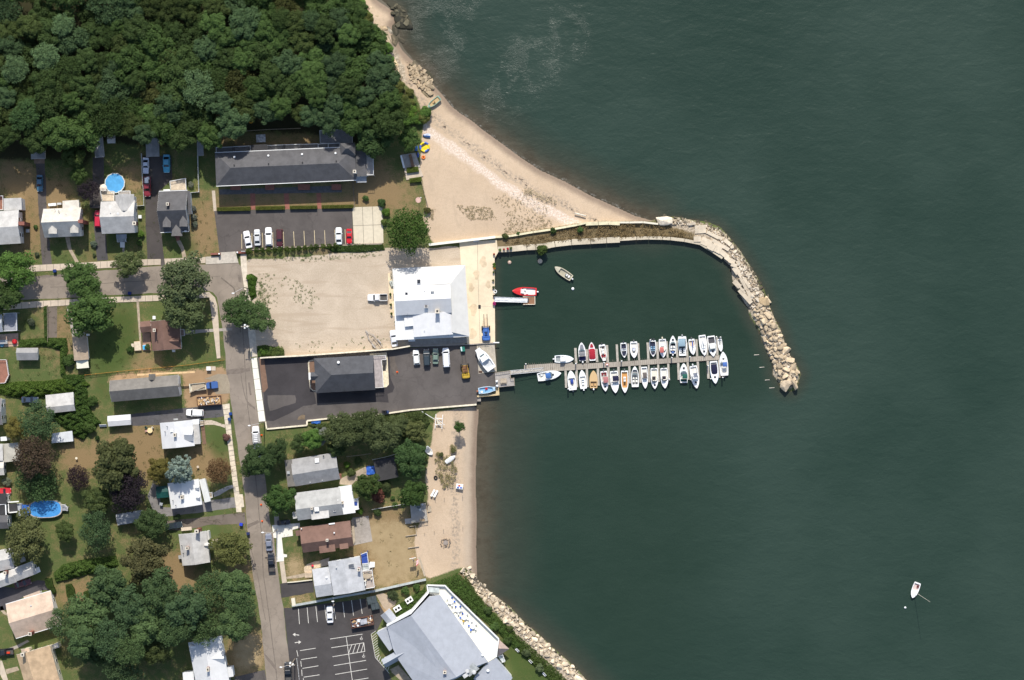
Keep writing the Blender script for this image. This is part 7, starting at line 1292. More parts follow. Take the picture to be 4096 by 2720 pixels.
# ================================================================ ROCKS, WALLS, SMALL THINGS
def rock_mat():
    t = NT('boulder_rock'); n = t.noise(1.1, 5, .65); f = t.noise(6, 4, .7); k = t.math('MULTIPLY', t.ramp(n, .25, .75, .72, 1.18), t.ramp(f, .3, .7, .8, 1.15))
    v = t.n('ShaderNodeVectorMath', operation='SCALE'); t.put(v.inputs[0], t.ocol()); t.put(v.inputs['Scale'], t.math('MULTIPLY', k, t.math('ADD', t.math('MULTIPLY', t.orand(), .45), .75)))
    sep = t.n('ShaderNodeSeparateXYZ'); t.put(sep.inputs[0], t.pos); wet = t.ramp(t.math('ADD', sep.outputs[2], t.math('MULTIPLY', t.math('SUBTRACT', n, .5), .5)), -.45, -.85)
    t.out(t.mix(t.math('MULTIPLY', wet, .85), v.outputs[0], (.055,.052,.036)), .9, .2); t.bump(f, .5, .08); return t.m
ROCK = rock_mat()
def rock_mesh(seed):
    rs = np.random.RandomState(seed); bm = bmesh.new(); sx, sy, sz = rs.uniform(.95,1.35), rs.uniform(.75,1.05), rs.uniform(.65,.9)
    for k in range(17):
        d = rs.normal(size=3); d /= np.linalg.norm(d); d = np.sign(d)*np.abs(d)**.75*rs.uniform(.72, 1.02); bm.verts.new((d[0]*sx, d[1]*sy, d[2]*sz))
    bmesh.ops.convex_hull(bm, input=bm.verts); bmesh.ops.bevel(bm, geom=list(bm.edges), offset=.05, segments=1, affect='EDGES')
    me = bpy.data.meshes.new('boulder'); bm.to_mesh(me); bm.free(); me.materials.append(ROCK); return me
RK = [rock_mesh(k) for k in range(10)]; rr = random.Random(21)
def zground(x, y): return float(ground_fn(np.array([[x]]), np.array([[y]]))[0][0, 0]) if False else _zg(x, y)
def _zg(x, y):
    db, dw, dr, ins = shore_fields(np.array([x]), np.array([y])); 
    if not ins[0]: return WATER - .3
    return float(min(0, WATER + .085*db[0], (WATER + 3*(dw[0]-.5)) if dw[0] < 3 else 1, (WATER + .55*dr[0]) if dr[0] < 20 else 1))
BTAN, BPAL, BDRK = (.58,.46,.31), (.68,.59,.46), (.10,.085,.062)
nb = [0]
def rocks(z, poly, n, r0, r1, col, label, group, space=.82, lift=.15, seed=1, big=.35):
    rnd = random.Random(seed); xs = [p[0] for p in poly]; ys = [p[1] for p in poly]; done = []; t = 0
    while len(done) < n and t < 6000:
        t += 1; x, y = rnd.uniform(min(xs), max(xs)), rnd.uniform(min(ys), max(ys))
        if not inpoly(np.array([x]), np.array([y]), poly)[0]: continue
        r = r0 + (r1-r0)*rnd.random()**1.6; w_ = g(z, x, y)
        if any(math.hypot(w_[0]-a, w_[1]-b) < (r+q)*space for a, b, q in done): continue
        jt = rnd.uniform(.82, 1.15); done.append((*w_, r)); o = link(rnd.choice(RK), 'boulder', None, (*w_, _zg(*w_) + lift + r*.12), rnd.uniform(0, 6.28), (r*1.12, r*1.05, r*rnd.uniform(.7, 1.0)), tuple(c*jt for c in col)); o.rotation_euler.x = rnd.uniform(-.3,.3)
        tag(o, label, 'boulder', group); nb[0] += 1
BW = 'boulders of the harbour breakwater'
rocks(V_, [(1120,735),(1190,730),(1215,820),(1240,900),(1285,980),(1320,1080),(1360,1190),(1430,1270),(1450,1340),(1430,1440),(1330,1450),(1290,1380),(1250,1300),(1210,1190),(1180,1100),(1150,1010),(1100,900),(1060,840),(1100,800)], 150, .55, 1.5, BTAN, 'tan granite boulder on the outer breakwater arm', BW, .74, .25, 1)
rocks(V_, [(600,70),(760,110),(860,200),(950,310),(1030,430),(1100,540),(1160,650),(1195,700),(1180,730),(1130,660),(1060,540),(980,400),(880,260),(800,180),(700,120),(600,105)], 38, .45, 1.0, (.20,.165,.115), 'dark wet boulder on the outer face of the breakwater bend', BW + ', dark', .8, -.1, 2)
rocks(V_, [(250,60),(330,30),(560,55),(700,70),(690,110),(560,100),(450,95),(300,90)], 18, .45, 1.0, (.36,.30,.22), 'brown boulder at the root of the breakwater', BW + ', root', .8, .1, 3)
rocks(V_, [(880,250),(960,350),(1040,500),(1100,640),(1120,740),(1080,740),(1040,640),(960,480),(900,330)], 16, .4, .85, BPAL, 'pale broken stone on the breakwater bend', BW + ', pale', .8, .15, 4)
RP = 'rip rap boulders below the restaurant'
rocks(U_, [(950,60),(1040,60),(1100,190),(1190,240),(1280,330),(1400,440),(1520,560),(1640,680),(1780,800),(1900,890),(2040,1010),(2160,1120),(2330,1290),(2200,1290),(2060,1170),(1900,1040),(1760,930),(1600,770),(1440,660),(1340,530),(1200,450),(1080,290),(980,170)], 112, .5, 1.15, (.70,.58,.42), 'pale tan boulder on the restaurant rock slope', RP, .76, .2, 5)
rocks(U_, [(1180,225),(1300,330),(1420,440),(1560,560),(1700,700),(1850,830),(2000,960),(2150,1090),(2280,1210),(2240,1210),(2100,1080),(1950,960),(1800,840),(1660,720),(1520,600),(1380,470),(1260,350)], 24, .45, .9, (.13,.115,.085), 'dark wet boulder at the foot of the restaurant rock slope', RP + ', dark', .9, -.1, 6)
for k, (x, y, s, c) in enumerate(((325,70,1.9,BPAL),(1350,1440,1.9,(.62,.5,.36)),(1410,1435,1.6,(.6,.48,.33)),(1165,748,1.7,(.60,.45,.27)))):
    o = link(RK[k], 'boulder', None, (*g(V_, x, y), .2), k, (s*1.2, s, s*.8), c); tag(o, ('large pale stone block at the root of the breakwater', 'long pale boulder at the very tip of the breakwater', 'second pale boulder at the very tip of the breakwater', 'big tan boulder at the landward end of the outer arm')[k], 'boulder')
def rubble(name, label, z, polys, n, col, r0, r1, seed, zl=.0):
    rnd = random.Random(seed); b = MB()
    for poly in polys:
        xs = [p[0] for p in poly]; ys = [p[1] for p in poly]; k = 0
        while k < n:
            x, y = rnd.uniform(min(xs), max(xs)), rnd.uniform(min(ys), max(ys))
            if not inpoly(np.array([x]), np.array([y]), poly)[0]: continue
            k += 1; c = g(z, x, y); r = rnd.uniform(r0, r1); zz = max(_zg(*c), WATER - .25) + zl
            b.box((c[0], c[1], zz + r*.3), (r*rnd.uniform(1.2,2.2), r*rnd.uniform(1,1.6), r*1.3), rnd.uniform(0,3), rnd.randrange(3), rnd.uniform(.5,.9), rnd.uniform(.5,.9))
    return tag(b.build(name, [M('ledge_%d' % i, c_, fine=.4) for i, c_ in enumerate(col)] if col else [M('rubble_a', (.52,.42,.30), fine=.4), M('rubble_b', (.30,.25,.19), fine=.4), M('rubble_c', (.66,.58,.47), fine=.3)], fix=False), label, 'rubble', kind='stuff')
rubble('rubble', 'small broken stone between the boulders of the breakwater', V_, [[(300,60),(560,70),(780,130),(900,260),(1000,420),(1100,600),(1180,740),(1260,930),(1340,1120),(1440,1290),(1400,1460),(1290,1390),(1190,1110),(1090,880),(1040,780),(960,560),(880,340),(760,190),(560,110),(320,95)]], 900, None, .14, .42, 8, .05)
rubble('rubble', 'small stones filling the restaurant rock slope', U_, [[(940,60),(1050,60),(1200,260),(1420,460),(1700,730),(2000,1000),(2330,1290),(2160,1290),(1900,1060),(1600,790),(1340,540),(1050,290)]], 380, None, .12, .35, 9, .05)
rubble('rubble', 'dark stones along the foot of the harbour wall', N_, [[(40,650),(330,615),(500,590),(620,590),(900,560),(980,600),(1380,520),(1960,465),(1960,490),(1400,540),(960,640),(600,680),(300,660),(60,680)]], 150, None, .2, .5, 10, -.3)
# north rocky shore
for k, (x, y, s, c, lb) in enumerate(((790,780,2.2,BTAN,'jagged tan outcrop in the middle of the north beach'),(770,850,1.5,BTAN,'small tan outcrop below the jagged one'),(915,920,2.6,(.42,.34,.22),'large brown outcrop nearest the green rowing boat'),(900,1000,1.9,(.40,.32,.20),'southern end of the brown outcrop'),(940,860,1.4,(.12,.10,.06),'dark wet rock beside the brown outcrop'),(480,330,1.5,BPAL,'pale white rock at the wood edge'),
 (560,80,1.8,(.06,.06,.045),'northernmost black wet rock in the shallows'),(620,150,2.6,(.055,.055,.042),'large black wet rock in the shallows'),(655,220,2.6,(.05,.05,.04),'southern black wet rock in the shallows'),(545,320,2.0,(.14,.12,.09),'brown rock between the sand and the black rocks'),(470,430,2.2,BTAN,'upper tan ledge below the wood'),(540,440,2.0,(.46,.36,.24),'brown ledge beside the upper tan ledge'),
 (440,520,2.0,BTAN,'second tan ledge below the wood'),(480,610,2.2,BTAN,'third tan ledge below the wood'),(500,700,2.2,(.60,.46,.28),'fourth tan ledge below the wood'),(560,770,2.0,BTAN,'fifth tan ledge below the wood'),(610,840,1.7,(.56,.42,.27),'sixth tan ledge below the wood'),(330,210,2.0,BTAN,'tan ledge near the top of the beach'),(380,290,2.0,(.54,.41,.26),'tan ledge north of the white rock'),(280,100,1.8,BTAN,'northernmost tan ledge at the top of the beach'),(610,430,1.2,(.2,.16,.12),'small brown rock at the water edge'))):
    w_ = g(W_, x, y); o = link(RK[k % 10], 'rock_outcrop', None, (*w_, max(_zg(*w_), WATER) + .0), -.9 + rr.uniform(-.4,.4), (s*1.35, s*.95, s*.38), tuple(q*1.05 for q in c)); tag(o, lb, 'rock')
rubble('rubble', 'broken tan stone at the foot of the wooded bank', W_, [[(70,0),(220,20),(330,200),(420,420),(460,560),(560,720),(660,900),(600,900),(500,760),(430,640),(380,440),(240,240)],[(690,690),(840,740),(980,860),(960,1050),(860,1000),(740,880)]], 190, [(.42,.325,.21),(.28,.22,.145),(.47,.37,.245)], .22, .8, 12, .0)
rocks(W_, [(530,40),(620,60),(690,150),(695,285),(575,285),(555,190),(520,120)], 16, .5, 1.2, (.15,.135,.09), 'black weedy rock of the cluster in the northern shallows', 'black rocks in the northern shallows', .7, .55, 31)
# concrete slabs of the breakwater
SLABM = M('slab_old', (.60,.51,.385), fine=.2, big=.35)
SL = [(630,140,92,68,4),(735,188,112,28,-27),(800,216,30,26,-20),(856,250,72,32,-38),(680,250,92,62,-24),(800,272,160,30,-30),(765,302,82,60,-28),(722,285,60,60,-28),(830,352,84,40,-40),(862,388,60,36,-35),(893,408,52,40,-25),(910,440,50,32,-20),(930,484,64,46,-55),(605,222,62,46,2),(935,598,72,40,-45),(990,596,110,26,-62),(1032,668,130,30,-66),(1005,702,150,36,-48),(1040,520,44,16,20),(1018,590,96,24,-60),(960,520,40,30,-50),(560,95,60,20,8),(975,640,90,18,-50)]
for k, (x, y, l, w_, a) in enumerate(SL):
    o = MB().box((0,0,0),(l*K/V_.k, w_*K/V_.k, .4)).build('concrete_slab', SLABM); o.location = (*g(V_, x, y), .12 + .05*(k % 4)); o.rotation_euler = (rr.uniform(-.07,.07), rr.uniform(-.07,.07), R(a)); tag(o, 'broken concrete slab lying on the bend of the breakwater', 'slab', 'broken concrete slabs of the breakwater')
def wall_line(name, label, z, pts, wd, h0, h1, mat, cat='wall', gapp=0, capm=None):
    P = [Vector(g(z, x, y, h1)) for x, y in pts]; c0 = P[0]; o = thing(name, label, cat, c0)
    b, cp = MB(), MB()
    for i in range(len(P)-1):
        a, c = P[i], P[i+1]; m_ = (a+c)/2 - c0; L = (c-a).length - gapp; an = math.atan2(c.y-a.y, c.x-a.x); b.box((m_.x, m_.y, (h0+h1)/2 - .0005*i), (L, wd, h1-h0), an)
        if capm: cp.box((m_.x, m_.y, h1 + .05 - .0005*i), (L, wd*1.25, .1), an)
    b.build('masonry', mat, o)
    if capm: cp.build('coping', capm, o)
    return o
YCON = M('yellow_concrete', (.70,.63,.42), fine=.15, big=.2); CAPW = M('wall_cap', (.76,.68,.52), fine=.1)
wall_line('retaining_wall', 'straight white topped wall between the beach and the hall yard', K_, [(690,92),(1060,50),(1540,-6)], .55, -.3, 1.25, M('cream_wall', (.70,.65,.52), var=.05), capm=M('white_cap', (.80,.77,.66), var=.05))
wall_line('sea_wall', 'yellowish sea wall in sections along the beach side of the jetty', N_, [(0,385),(110,380),(250,366),(370,345),(600,306),(870,268),(1300,192),(1430,160)], .55, -.6, .75, YCON, gapp=.08)
wall_line('sea_wall', 'wide pale sea wall slabs at the east end of the beach', N_, [(1420,178),(1620,170),(1780,165),(1960,175)], .95, -.6, .55, YCON, gapp=.1)
wall_line('sea_wall', 'thin low beach wall running out to the breakwater', AA, [(1830,806),(2000,806),(2110,804),(2230,818)], .5, -.6, .3, M('cream_wall', (.70,.65,.52), var=.05), gapp=.1)
wall_line('harbour_wall', 'broken pale concrete harbour wall on the basin side of the jetty', N_, [(40,580),(230,572),(500,545),(640,540),(760,530),(940,495),(1200,465),(1500,448),(1750,434),(1960,425)], 1.6, -3, .12, M('wall_concrete', (.55,.48,.36), fine=.25, big=.4), gapp=.14)
wall_line('harbour_wall', 'grey concrete harbour wall leading to the breakwater bend', V_, [(-45,224),(95,215),(200,212),(312,214),(380,218),(500,232),(630,258),(720,312),(820,378)], .9, -3, .10, M('wall_concrete', (.55,.48,.36), fine=.25, big=.4), gapp=.12)
wall_line('retaining_wall', 'long cream topped wall between the gravel yard and the black car park', P_, [(1040,1432),(1064,1430),(1200,1423),(1400,1409),(1571,1396),(1640,1384)], .3, -.2, 1.9, M('cream_wall', (.70,.65,.52), var=.05), capm=CAPW)
wall_line('retaining_wall', 'cream topped wall along the south side of the boat yard', P_, [(1067,1716),(1228,1701),(1228,1683),(1362,1669),(1490,1662),(1640,1640),(1760,1630),(1906,1618)], .35, -1.5, .45, M('tan_wall', (.46,.40,.31), fine=.2), capm=CAPW)
wall_line('retaining_wall', 'short wall at the west end of the boat yard', P_, [(1062,1686),(1067,1716)], .3, -.5, .45, M('tan_wall', (.46,.40,.31), fine=.2), capm=CAPW)
wall_line('retaining_wall', 'low concrete wall under the white hall', P_, [(1640,1386),(1780,1381),(1885,1377),(1980,1371)], .3, -.2, .5, GCON)
wall_line('retaining_wall', 'low kerb wall behind the cone shaped evergreens', B_, [(405,1232),(760,1210),(1180,1192),(1630,1176)], .3, -.1, .35, M('stone_kerb', (.33,.27,.22), fine=.4))
wall_line('retaining_wall', 'long grey wall between the beach house garden and the restaurant', S_, [(395,1262),(700,1208),(1100,1130),(1510,1062),(1850,985),(2205,905)], .55, -.3, 1.1, M('grey_wall', (.42,.45,.44), fine=.15), gapp=.03)
wall_line('retaining_wall', 'short wide wall block beside the restaurant entrance', S_, [(410,1160),(425,1260)], 1.0, -.1, 1.2, M('cream_wall', (.70,.65,.52), var=.05))
wall_line('retaining_wall', 'low cream wall above the black driveway', S_, [(335,945),(410,940),(670,910)], .25, -.1, .6, M('cream_wall', (.70,.65,.52), var=.05))
wall_line('timber_edge', 'timber edging along the dry lawn and the sand', S_, [(1960,480),(2110,458)], .2, -.1, .4, TIMB); wall_line('timber_edge', 'timber edging beside the beach deck', S_, [(1930,320),(2080,298)], .2, -.1, .4, TIMB); wall_line('timber_edge', 'white edging below the timber beach deck', S_, [(1980,190),(2065,180),(2078,298)], .15, -.1, .5, TIMB)
wall_line('timber_edge', 'grey boarded edge of the grass patch behind the hoop', S_, [(2110,600),(2140,680),(2190,860)], .5, -.3, .05, TIMB)
for k, (x0, x1, y, lb) in enumerate(((335,410,1255,'brick entrance wall with a white sign at the motel car park'), (95,180,1268,'brick planter wall at the motel entrance'))):
    o = wall_line('gate_wall', lb, B_, [(x0,y),(x1,y-4)], .55, -.1, .9, BRK); q = Vector(g(B_, x0 if k == 0 else x1-8, y, 1.2)) - Vector(g(B_, x0, y, .9)); MB().box((q.x,q.y,.6),(.6,.6,1.3)).build('pier', BRK, o); MB().ell((q.x,q.y,1.5),(.28,.28,.28)).build('lamp_globe', M('lamp_globe', (.85,.85,.82)), o)
    if k == 0: MB().box((1.9,.35,.9),(1.6,.12,.6)).build('sign', TRIM, o)
# fences
def fence(label, z, pts, h, mat, gap=2.0, name='fence', solid=True):
    P = [Vector(g(z, x, y, h)) for x, y in pts]; c0 = P[0]; o = thing(name, label, 'fence', c0); b, p = MB(), MB()
    for i in range(len(P)-1):
        a, c = P[i]-c0, P[i+1]-c0; m_ = (a+c)/2; L = (c-a).length; an = math.atan2(c.y-a.y, c.x-a.x)
        if solid: b.box((m_.x,m_.y,h/2),(L,.05,h-.1),an)
        else:
            for zz in (.15,h*.5,h-.05): b.box((m_.x,m_.y,zz),(L,.05,.09),an)
        for k in range(int(L/gap)+1): q = a.lerp(c, k*gap/L); p.box((q.x,q.y,h/2),(.12,.12,h),an)
    b.build('panels', mat, o); p.build('posts', mat, o); return o
fence('white garden fence east of the pool garden', A_, [(1580,320),(1590,560),(1605,760),(1608,900),(1530,905)], 1.2, TRIM); fence('tall white fence beside the motel grounds', A_, [(2205,120),(2212,420),(2224,748),(2120,757)], 1.6, TRIM)
fence('orange netting fence along the unfinished house plot', P_, [(339,1500),(470,1486),(600,1474),(750,1460),(895,1440)], 1.0, M('orange_net', (.62,.30,.06)), 3, solid=False); fence('low white fence across the beach house gardens', R_, [(1275,1015),(1450,985),(1640,955)], 1.2, TRIM); fence('pale fence along the sandy garden behind the black shed', R_, [(1280,495),(1400,470),(1535,435)], 1.6, TRIM); fence('grey fence behind the grey beach house', R_, [(1010,462),(1130,450),(1260,430)], 1.2, TIMB, solid=False)
fence('dark fence at the foot of the vine covered drive', C_, [(528,640),(530,820),(532,1030)], 1.1, TIMB, solid=False); fence('timber garden fence behind the motel', B_, [(100,150),(400,165),(620,150),(900,140)], .9, TIMB, solid=False); fence('motel garden end fence', B_, [(1368,610),(1376,720),(1384,850)], 1.2, M('dark_fence', (.16,.14,.12)), solid=False)
fence('low fence at the edge of the motel lawn and the sand', B_, [(1985,620),(2015,740),(2045,850)], .7, TIMB, solid=False); fence('railing at the foot of the harbour forklift quay', M_, [(1540,285),(1705,272)], 1.0, M('railing_steel', (.25,.26,.25)), solid=False)
fence('white picket line beside the street at the lower driveway', T_, [(418,1235),(440,1400),(465,1640)], .5, TRIM)
# poles and lamps
def pole(label, z, x, y, h, arm=None, trans=False, name='utility_pole', base=None):
    c = g(z, *base) if base else g(z, x, y, h); o = thing(name, label, 'pole', c); MB().tube((0,0,-.3),(0,0,h),.16,.11,8).build('post', M('pole_wood', (.28,.23,.18), fine=.3), o)
    if arm:
        q = Vector((*g(z, *arm, h-.8), h-.8)) - Vector((*c, 0)); b = MB(); b.tube((0,0,h-1.6),tuple(q),.04,n=5); b.build('arm', VENT, o); b = MB(); b.ell(tuple(q),(.42,.2,.12),10,6); b.build('lamp_head', TRIM, o)
    if trans:
        b = MB(); b.box((0,0,h-.5),(2.4,.12,.12),.1); b.build('crossarm', TIMB, o)
        for k in range(3): b = MB(); b.tube((.45*math.cos(k*2.1),.45*math.sin(k*2.1),h-2.4),(.45*math.cos(k*2.1),.45*math.sin(k*2.1),h-1.3),.25,n=10); b.build('transformer', TRIM, o)
        for k in range(4): b = MB(); b.tube((-1.0+k*.66,0,h-.42),(-1.0+k*.66,0,h-.2),.07); b.build('insulator', TRIM, o)
    return o
pole('wooden pole with a street lamp arm at the street corner', D_, 480, 418, 9, (370,485)); pole('transformer pole under the street tree at the gravel yard', D_, 503, 855, 10, None, True); pole('transformer pole on the south verge of the western road', C_, 1145, 540, 9, None, True); pole('street lamp pole behind the parked utility vehicle', Y_, 2160, 1285, 9, (1945,1335)); pole('street lamp pole beside the white concrete drive', I_, 2025, 680, 9, (1868,672)); pole('pole with four transformers over the black pickup', T_, 320, 1340, 11, (172,1368), True)
pole('white light pole in the restaurant car park hedge', T_, 992, 405, 5, (985,335), name='light_pole')
# bins, cones and other small things
def bin_(label, z, x, y, col=(.01,.03,.16), group=None):
    o = thing('wheelie_bin', label, 'bin', g(z, x, y, .9), .05, rr.uniform(-.3,.3), group); m = M('bin_' + str(col), col, rough=.5); MB().box((0,0,.5),(.75,.7,1.0),0,0,1.1,1.1).build('body', m, o); MB().box((0,.05,1.04),(.85,.8,.1)).build('lid', m, o)
    for s in (-.3,.3): MB().tube((s-.05,-.4,.12),(s+.05,-.4,.12),.12,n=8).build('wheel', TYRE, o)
bin_('blue bin on the kerb north of the western road', C_, 612, 235); bin_('blue bin on the south kerb of the western road', C_, 1450, 485); bin_('blue bin in the gutter beside the pavement driveway', Y_, 1578, 1105, (.01,.05,.22)); bin_('small blue bin on the grass verge', Y_, 1555, 1210, (.02,.06,.18)); bin_('dark blue bin at the kerb by the olive tree', I_, 1652, 690, (.02,.03,.10)); bin_('bright blue tub on the lawn by the brown driveway', I_, 1546, 552, (.03,.06,.55)); bin_('grey bin behind the bright white bungalow', AB, 322, 1285, (.3,.32,.34))
for k, (x, c) in enumerate(((122,(.02,.02,.022)),(155,(.02,.02,.024)),(185,(.03,.05,.13)))): bin_(('black bin, westernmost of three at the boat yard wall','black bin in the middle of three at the boat yard wall','blue bin, easternmost of three at the boat yard wall')[k], M_, x, 1300, c)
def skipbin(label, x, y, s):
    o = thing('dumpster', label, 'dumpster', g(T_, x, y, 1.0), .04, R(12)); m = M('dumpster_green', (.03,.05,.05), rough=.6); MB().box((0,0,.7),(1.9*s,1.5*s,1.3),0,0,1.08,1.08).build('body', m, o)
    for q in (-.45,.45): MB().box((q*s,.1,1.42),(.95*s,1.5*s,.1)).build('lid', M('dumpster_lid', (.06,.075,.08), rough=.5), o)
skipbin('larger dark green dumpster in the restaurant car park corner', 1600, 315, 1.35); skipbin('smaller dark dumpster nearest the rubbish skip', 1650, 415, 1.1)
o = thing('dumpster', 'small green rubbish container beside the boat yard wall', 'dumpster', g(M_, 1310, 360, .8), .04, R(10)); MB().box((0,0,.6),(1.2,1.3,1.2)).build('body', M('teal_box', (.02,.16,.12), rough=.5), o); MB().box((-.35,.1,1.23),(.4,1.2,.08)).build('lid', M('pale_lid', (.5,.6,.6)), o)
o = thing('utility_box', 'white utility box on the dirt plot beside the street', 'box', g(Y_, 1150, 215, .9), 0); MB().box((0,0,.5),(1.1,1.0,1.0)).build('body', TRIM, o); MB().box((0,0,1.03),(1.2,1.1,.07)).build('lid', TRIM, o); MB().box((1.2,.0,.05),(1.2,1.2,.12)).build('plinth', CONC, o)
CM = M('cone_orange', (.80,.12,.02), rough=.5)
for k, (z, x, y, lb) in enumerate(((I_,1845,258,'orange cone in the road under the tree shadow'),(I_,1860,505,'orange cone in the road south of the tree shadow'),(L_,172,1458,'orange cone beside the parked white utility vehicle'),(M_,330,703,'red cone on the asphalt east of the office'))):
    o = thing('traffic_cone', lb, 'cone', g(z, x, y, .3), .03); MB().tube((0,0,.03),(0,0,.72),.2,.04,10).build('cone', CM, o); MB().box((0,0,.02),(.5,.5,.05)).build('base', CM, o)
# pools
PW = M('pool_water', (.10,.36,.66), rough=.15, var=.1, scale=.8); PW2 = M('pool_water_deep', (.075,.30,.66), rough=.15, var=.08); RIMM = M('pool_rim', (.62,.64,.60))
def pool(label, z, x, y, rx, ry, rz, mat, n=16, rim=RIMM, stad=False):
    c = g(z, x, y, 1.2); o = thing('swimming_pool', label, 'pool', c, 0, rz)
    def P(k): return [((math.cos(2*math.pi*i/n)*rx*k if not stad else (math.copysign(abs(math.cos(2*math.pi*i/n))**.72, math.cos(2*math.pi*i/n))*rx*k)), (math.sin(2*math.pi*i/n)*ry*k if not stad else math.copysign(abs(math.sin(2*math.pi*i/n))**.72, math.sin(2*math.pi*i/n))*ry*k)) for i in range(n)]
    w_ = MB(); w_.prism(P(1), -.1, 1.15); w_.build('wall', M('pool_wall', (.45,.48,.50)), o); MB().sheet(P(.97), 1.16).build('water', mat, o); b = MB(); a, q = P(1.03), P(.95)
    for i in range(n): j = (i+1) % n; b.add([(*a[i],1.22),(*a[j],1.22),(*q[j],1.22),(*q[i],1.22),(*a[i],1.1),(*a[j],1.1),(*q[j],1.1),(*q[i],1.1)], [(0,1,2,3),(4,7,6,5),(0,4,5,1),(2,6,7,3)])
    b.build('rim', rim, o); b = MB()
    for s in (-.25,.25): b.tube((-rx-.25,s,0),(-rx-.05,s,1.7),.04); b.tube((-rx-.05,s,1.7),(-rx+.3,s,1.2),.04)
    for k in range(4): b.box((-rx-.2,0,.3+.3*k),(.25,.5,.05))
    b.build('ladder', TRIM, o); return o
pool('round pale blue above ground pool behind the pale house', A_, 1285, 650, 2.8, 2.8, .2, PW, 12); pool('oval deep blue pool under the broad green tree', AD, 592, 1162, 4.6, 2.45, R(2), PW2, 22, M('pool_rim_tan', (.42,.38,.34)), True)
dk2 = House('deck', 'blue mat deck at the west end of the oval pool', AD, 340, 1190, 'deck'); dk2.deck([(290,1110),(378,1108),(390,1220),(345,1285),(300,1290)], 1.1, M('blue_decking', (.03,.12,.42), fine=.2), False, name='planking')
dk3 = House('deck', 'grey deck at the east end of the oval pool', AD, 850, 1150, 'deck'); dk3.deck([(812,1105),(850,1103),(890,1140),(885,1185),(815,1185)], 1.1, M('grey_pooldeck', (.30,.31,.34)), True, (3,4), name='planking')
# parasol
o = thing('parasol', 'cream octagonal parasol between the pool and the purple plum', 'parasol', g(A_, 1155, 702, 2.3), 0); b = MB(); vs = [(1.05*math.cos(k*math.pi/4), 1.05*math.sin(k*math.pi/4), 2.1) for k in range(8)]; b.add(vs + [(0,0,2.6)], [(k, (k+1) % 8, 8) for k in range(8)]); b.build('canopy', M('parasol_cream', (.80,.70,.58), var=.05), o, fix=False); MB().tube((0,0,0),(0,0,2.6),.04).build('pole', TRIM, o)
# beach things
def torus(r, q, n=24, m=8, cols=2):
    b = MB()
    for i in range(n):
        a0, a1 = 2*math.pi*i/n, 2*math.pi*(i+1)/n
        for j in range(m):
            b0, b1 = 2*math.pi*j/m, 2*math.pi*(j+1)/m; b.add([((r + q*math.cos(bb))*math.cos(aa), (r + q*math.cos(bb))*math.sin(aa), q + q*math.sin(bb)) for aa, bb in ((a0,b0),(a1,b0),(a1,b1),(a0,b1))], [(0,1,2,3)], (i*6//n) % cols)
    return b
YEL = M('inflatable_yellow', (.80,.62,.03), rough=.35); BLU = M('inflatable_blue', (.07,.14,.50), rough=.35); ORG = M('inflatable_orange', (.75,.20,.04), rough=.35)
o = thing('inflatable', 'round yellow and blue inflatable with a dark half moon on the sand', 'inflatable', g(B_, 2013, 310), 0, .6); torus(1.2,.28).build('tube', [BLU, YEL], o, smooth=True); b = MB(); b.add([(1.1*math.cos(a), 1.1*math.sin(a), .3) for a in [k*.2618 for k in range(24)]], [list(range(24))]); b.build('floor', YEL, o); b = MB(); b.add([(.85*math.cos(a), .85*math.sin(a)+.15, .33) for a in [k*.2 + .1 for k in range(15)]], [list(range(15))]); b.build('dark_mesh', M('dark_mesh', (.08,.07,.05)), o)
o = thing('inflatable', 'small orange inflatable ring on the sand', 'inflatable', g(B_, 2002, 402), 0); torus(.38,.2,16).build('tube', [ORG, ORG], o, smooth=True); MB().tube((0,0,.1),(0,0,.16),.36,n=14).build('floor', M('ring_dark', (.2,.06,.04)), o)
dk4 = House('deck', 'grey timber beach deck with loungers beside the clipped hedges', B_, 1880, 430, 'deck'); dk4.deck([(1798,380),(1930,360),(1968,470),(1975,490),(1835,520)], .4, DKW, False, legs=False, name='planking'); dk4.deck([(1830,520),(1975,495),(2000,570),(1850,605)], .25, CONC, False, legs=False, name='concrete_edge'); dk4.box(1895,430,.7,(.8,3.6,.08),'table',M('brown_table', (.22,.13,.08)),.25); dk4.box(1815,440,.7,(.5,3.6,.5),'bench',TRIM,.25)
dk5 = House('deck', 'weathered grey timber beach deck with a round table', R_, 1760, 1040, 'deck'); dk5.deck([(1672,960),(1838,945),(1860,1130),(1690,1152)], .5, M('silver_deck', (.40,.37,.33), fine=.3, big=.3), True, (0,3), name='planking', railm=TIMB); dk5.deck([(1618,1112),(1690,1105),(1692,1160),(1622,1165)], .3, M('silver_deck', (.40,.37,.33), fine=.3), False, name='lower_planking', legs=False); dk5.steps((1855,1010),(1895,1005),60,.6,3,TIMB); dk5.box(1710,1137,.8,(1.1,.5,.5),'chest',CREAM,.1); dk5.box(1800,1123,.75,(1.4,.4,.4),'cushion',M('tan_cushion', (.62,.42,.22)),.1)
o = thing('patio_table', 'round glass table on the weathered beach deck', 'table', g(R_, 1762, 983, 1.2), .5); MB().tube((0,0,.68),(0,0,.73),.62,n=16).build('tabletop', M('smoked_glass', (.12,.14,.14), rough=.2), o); MB().tube((0,0,0),(0,0,.68),.05).build('leg', VENT, o)
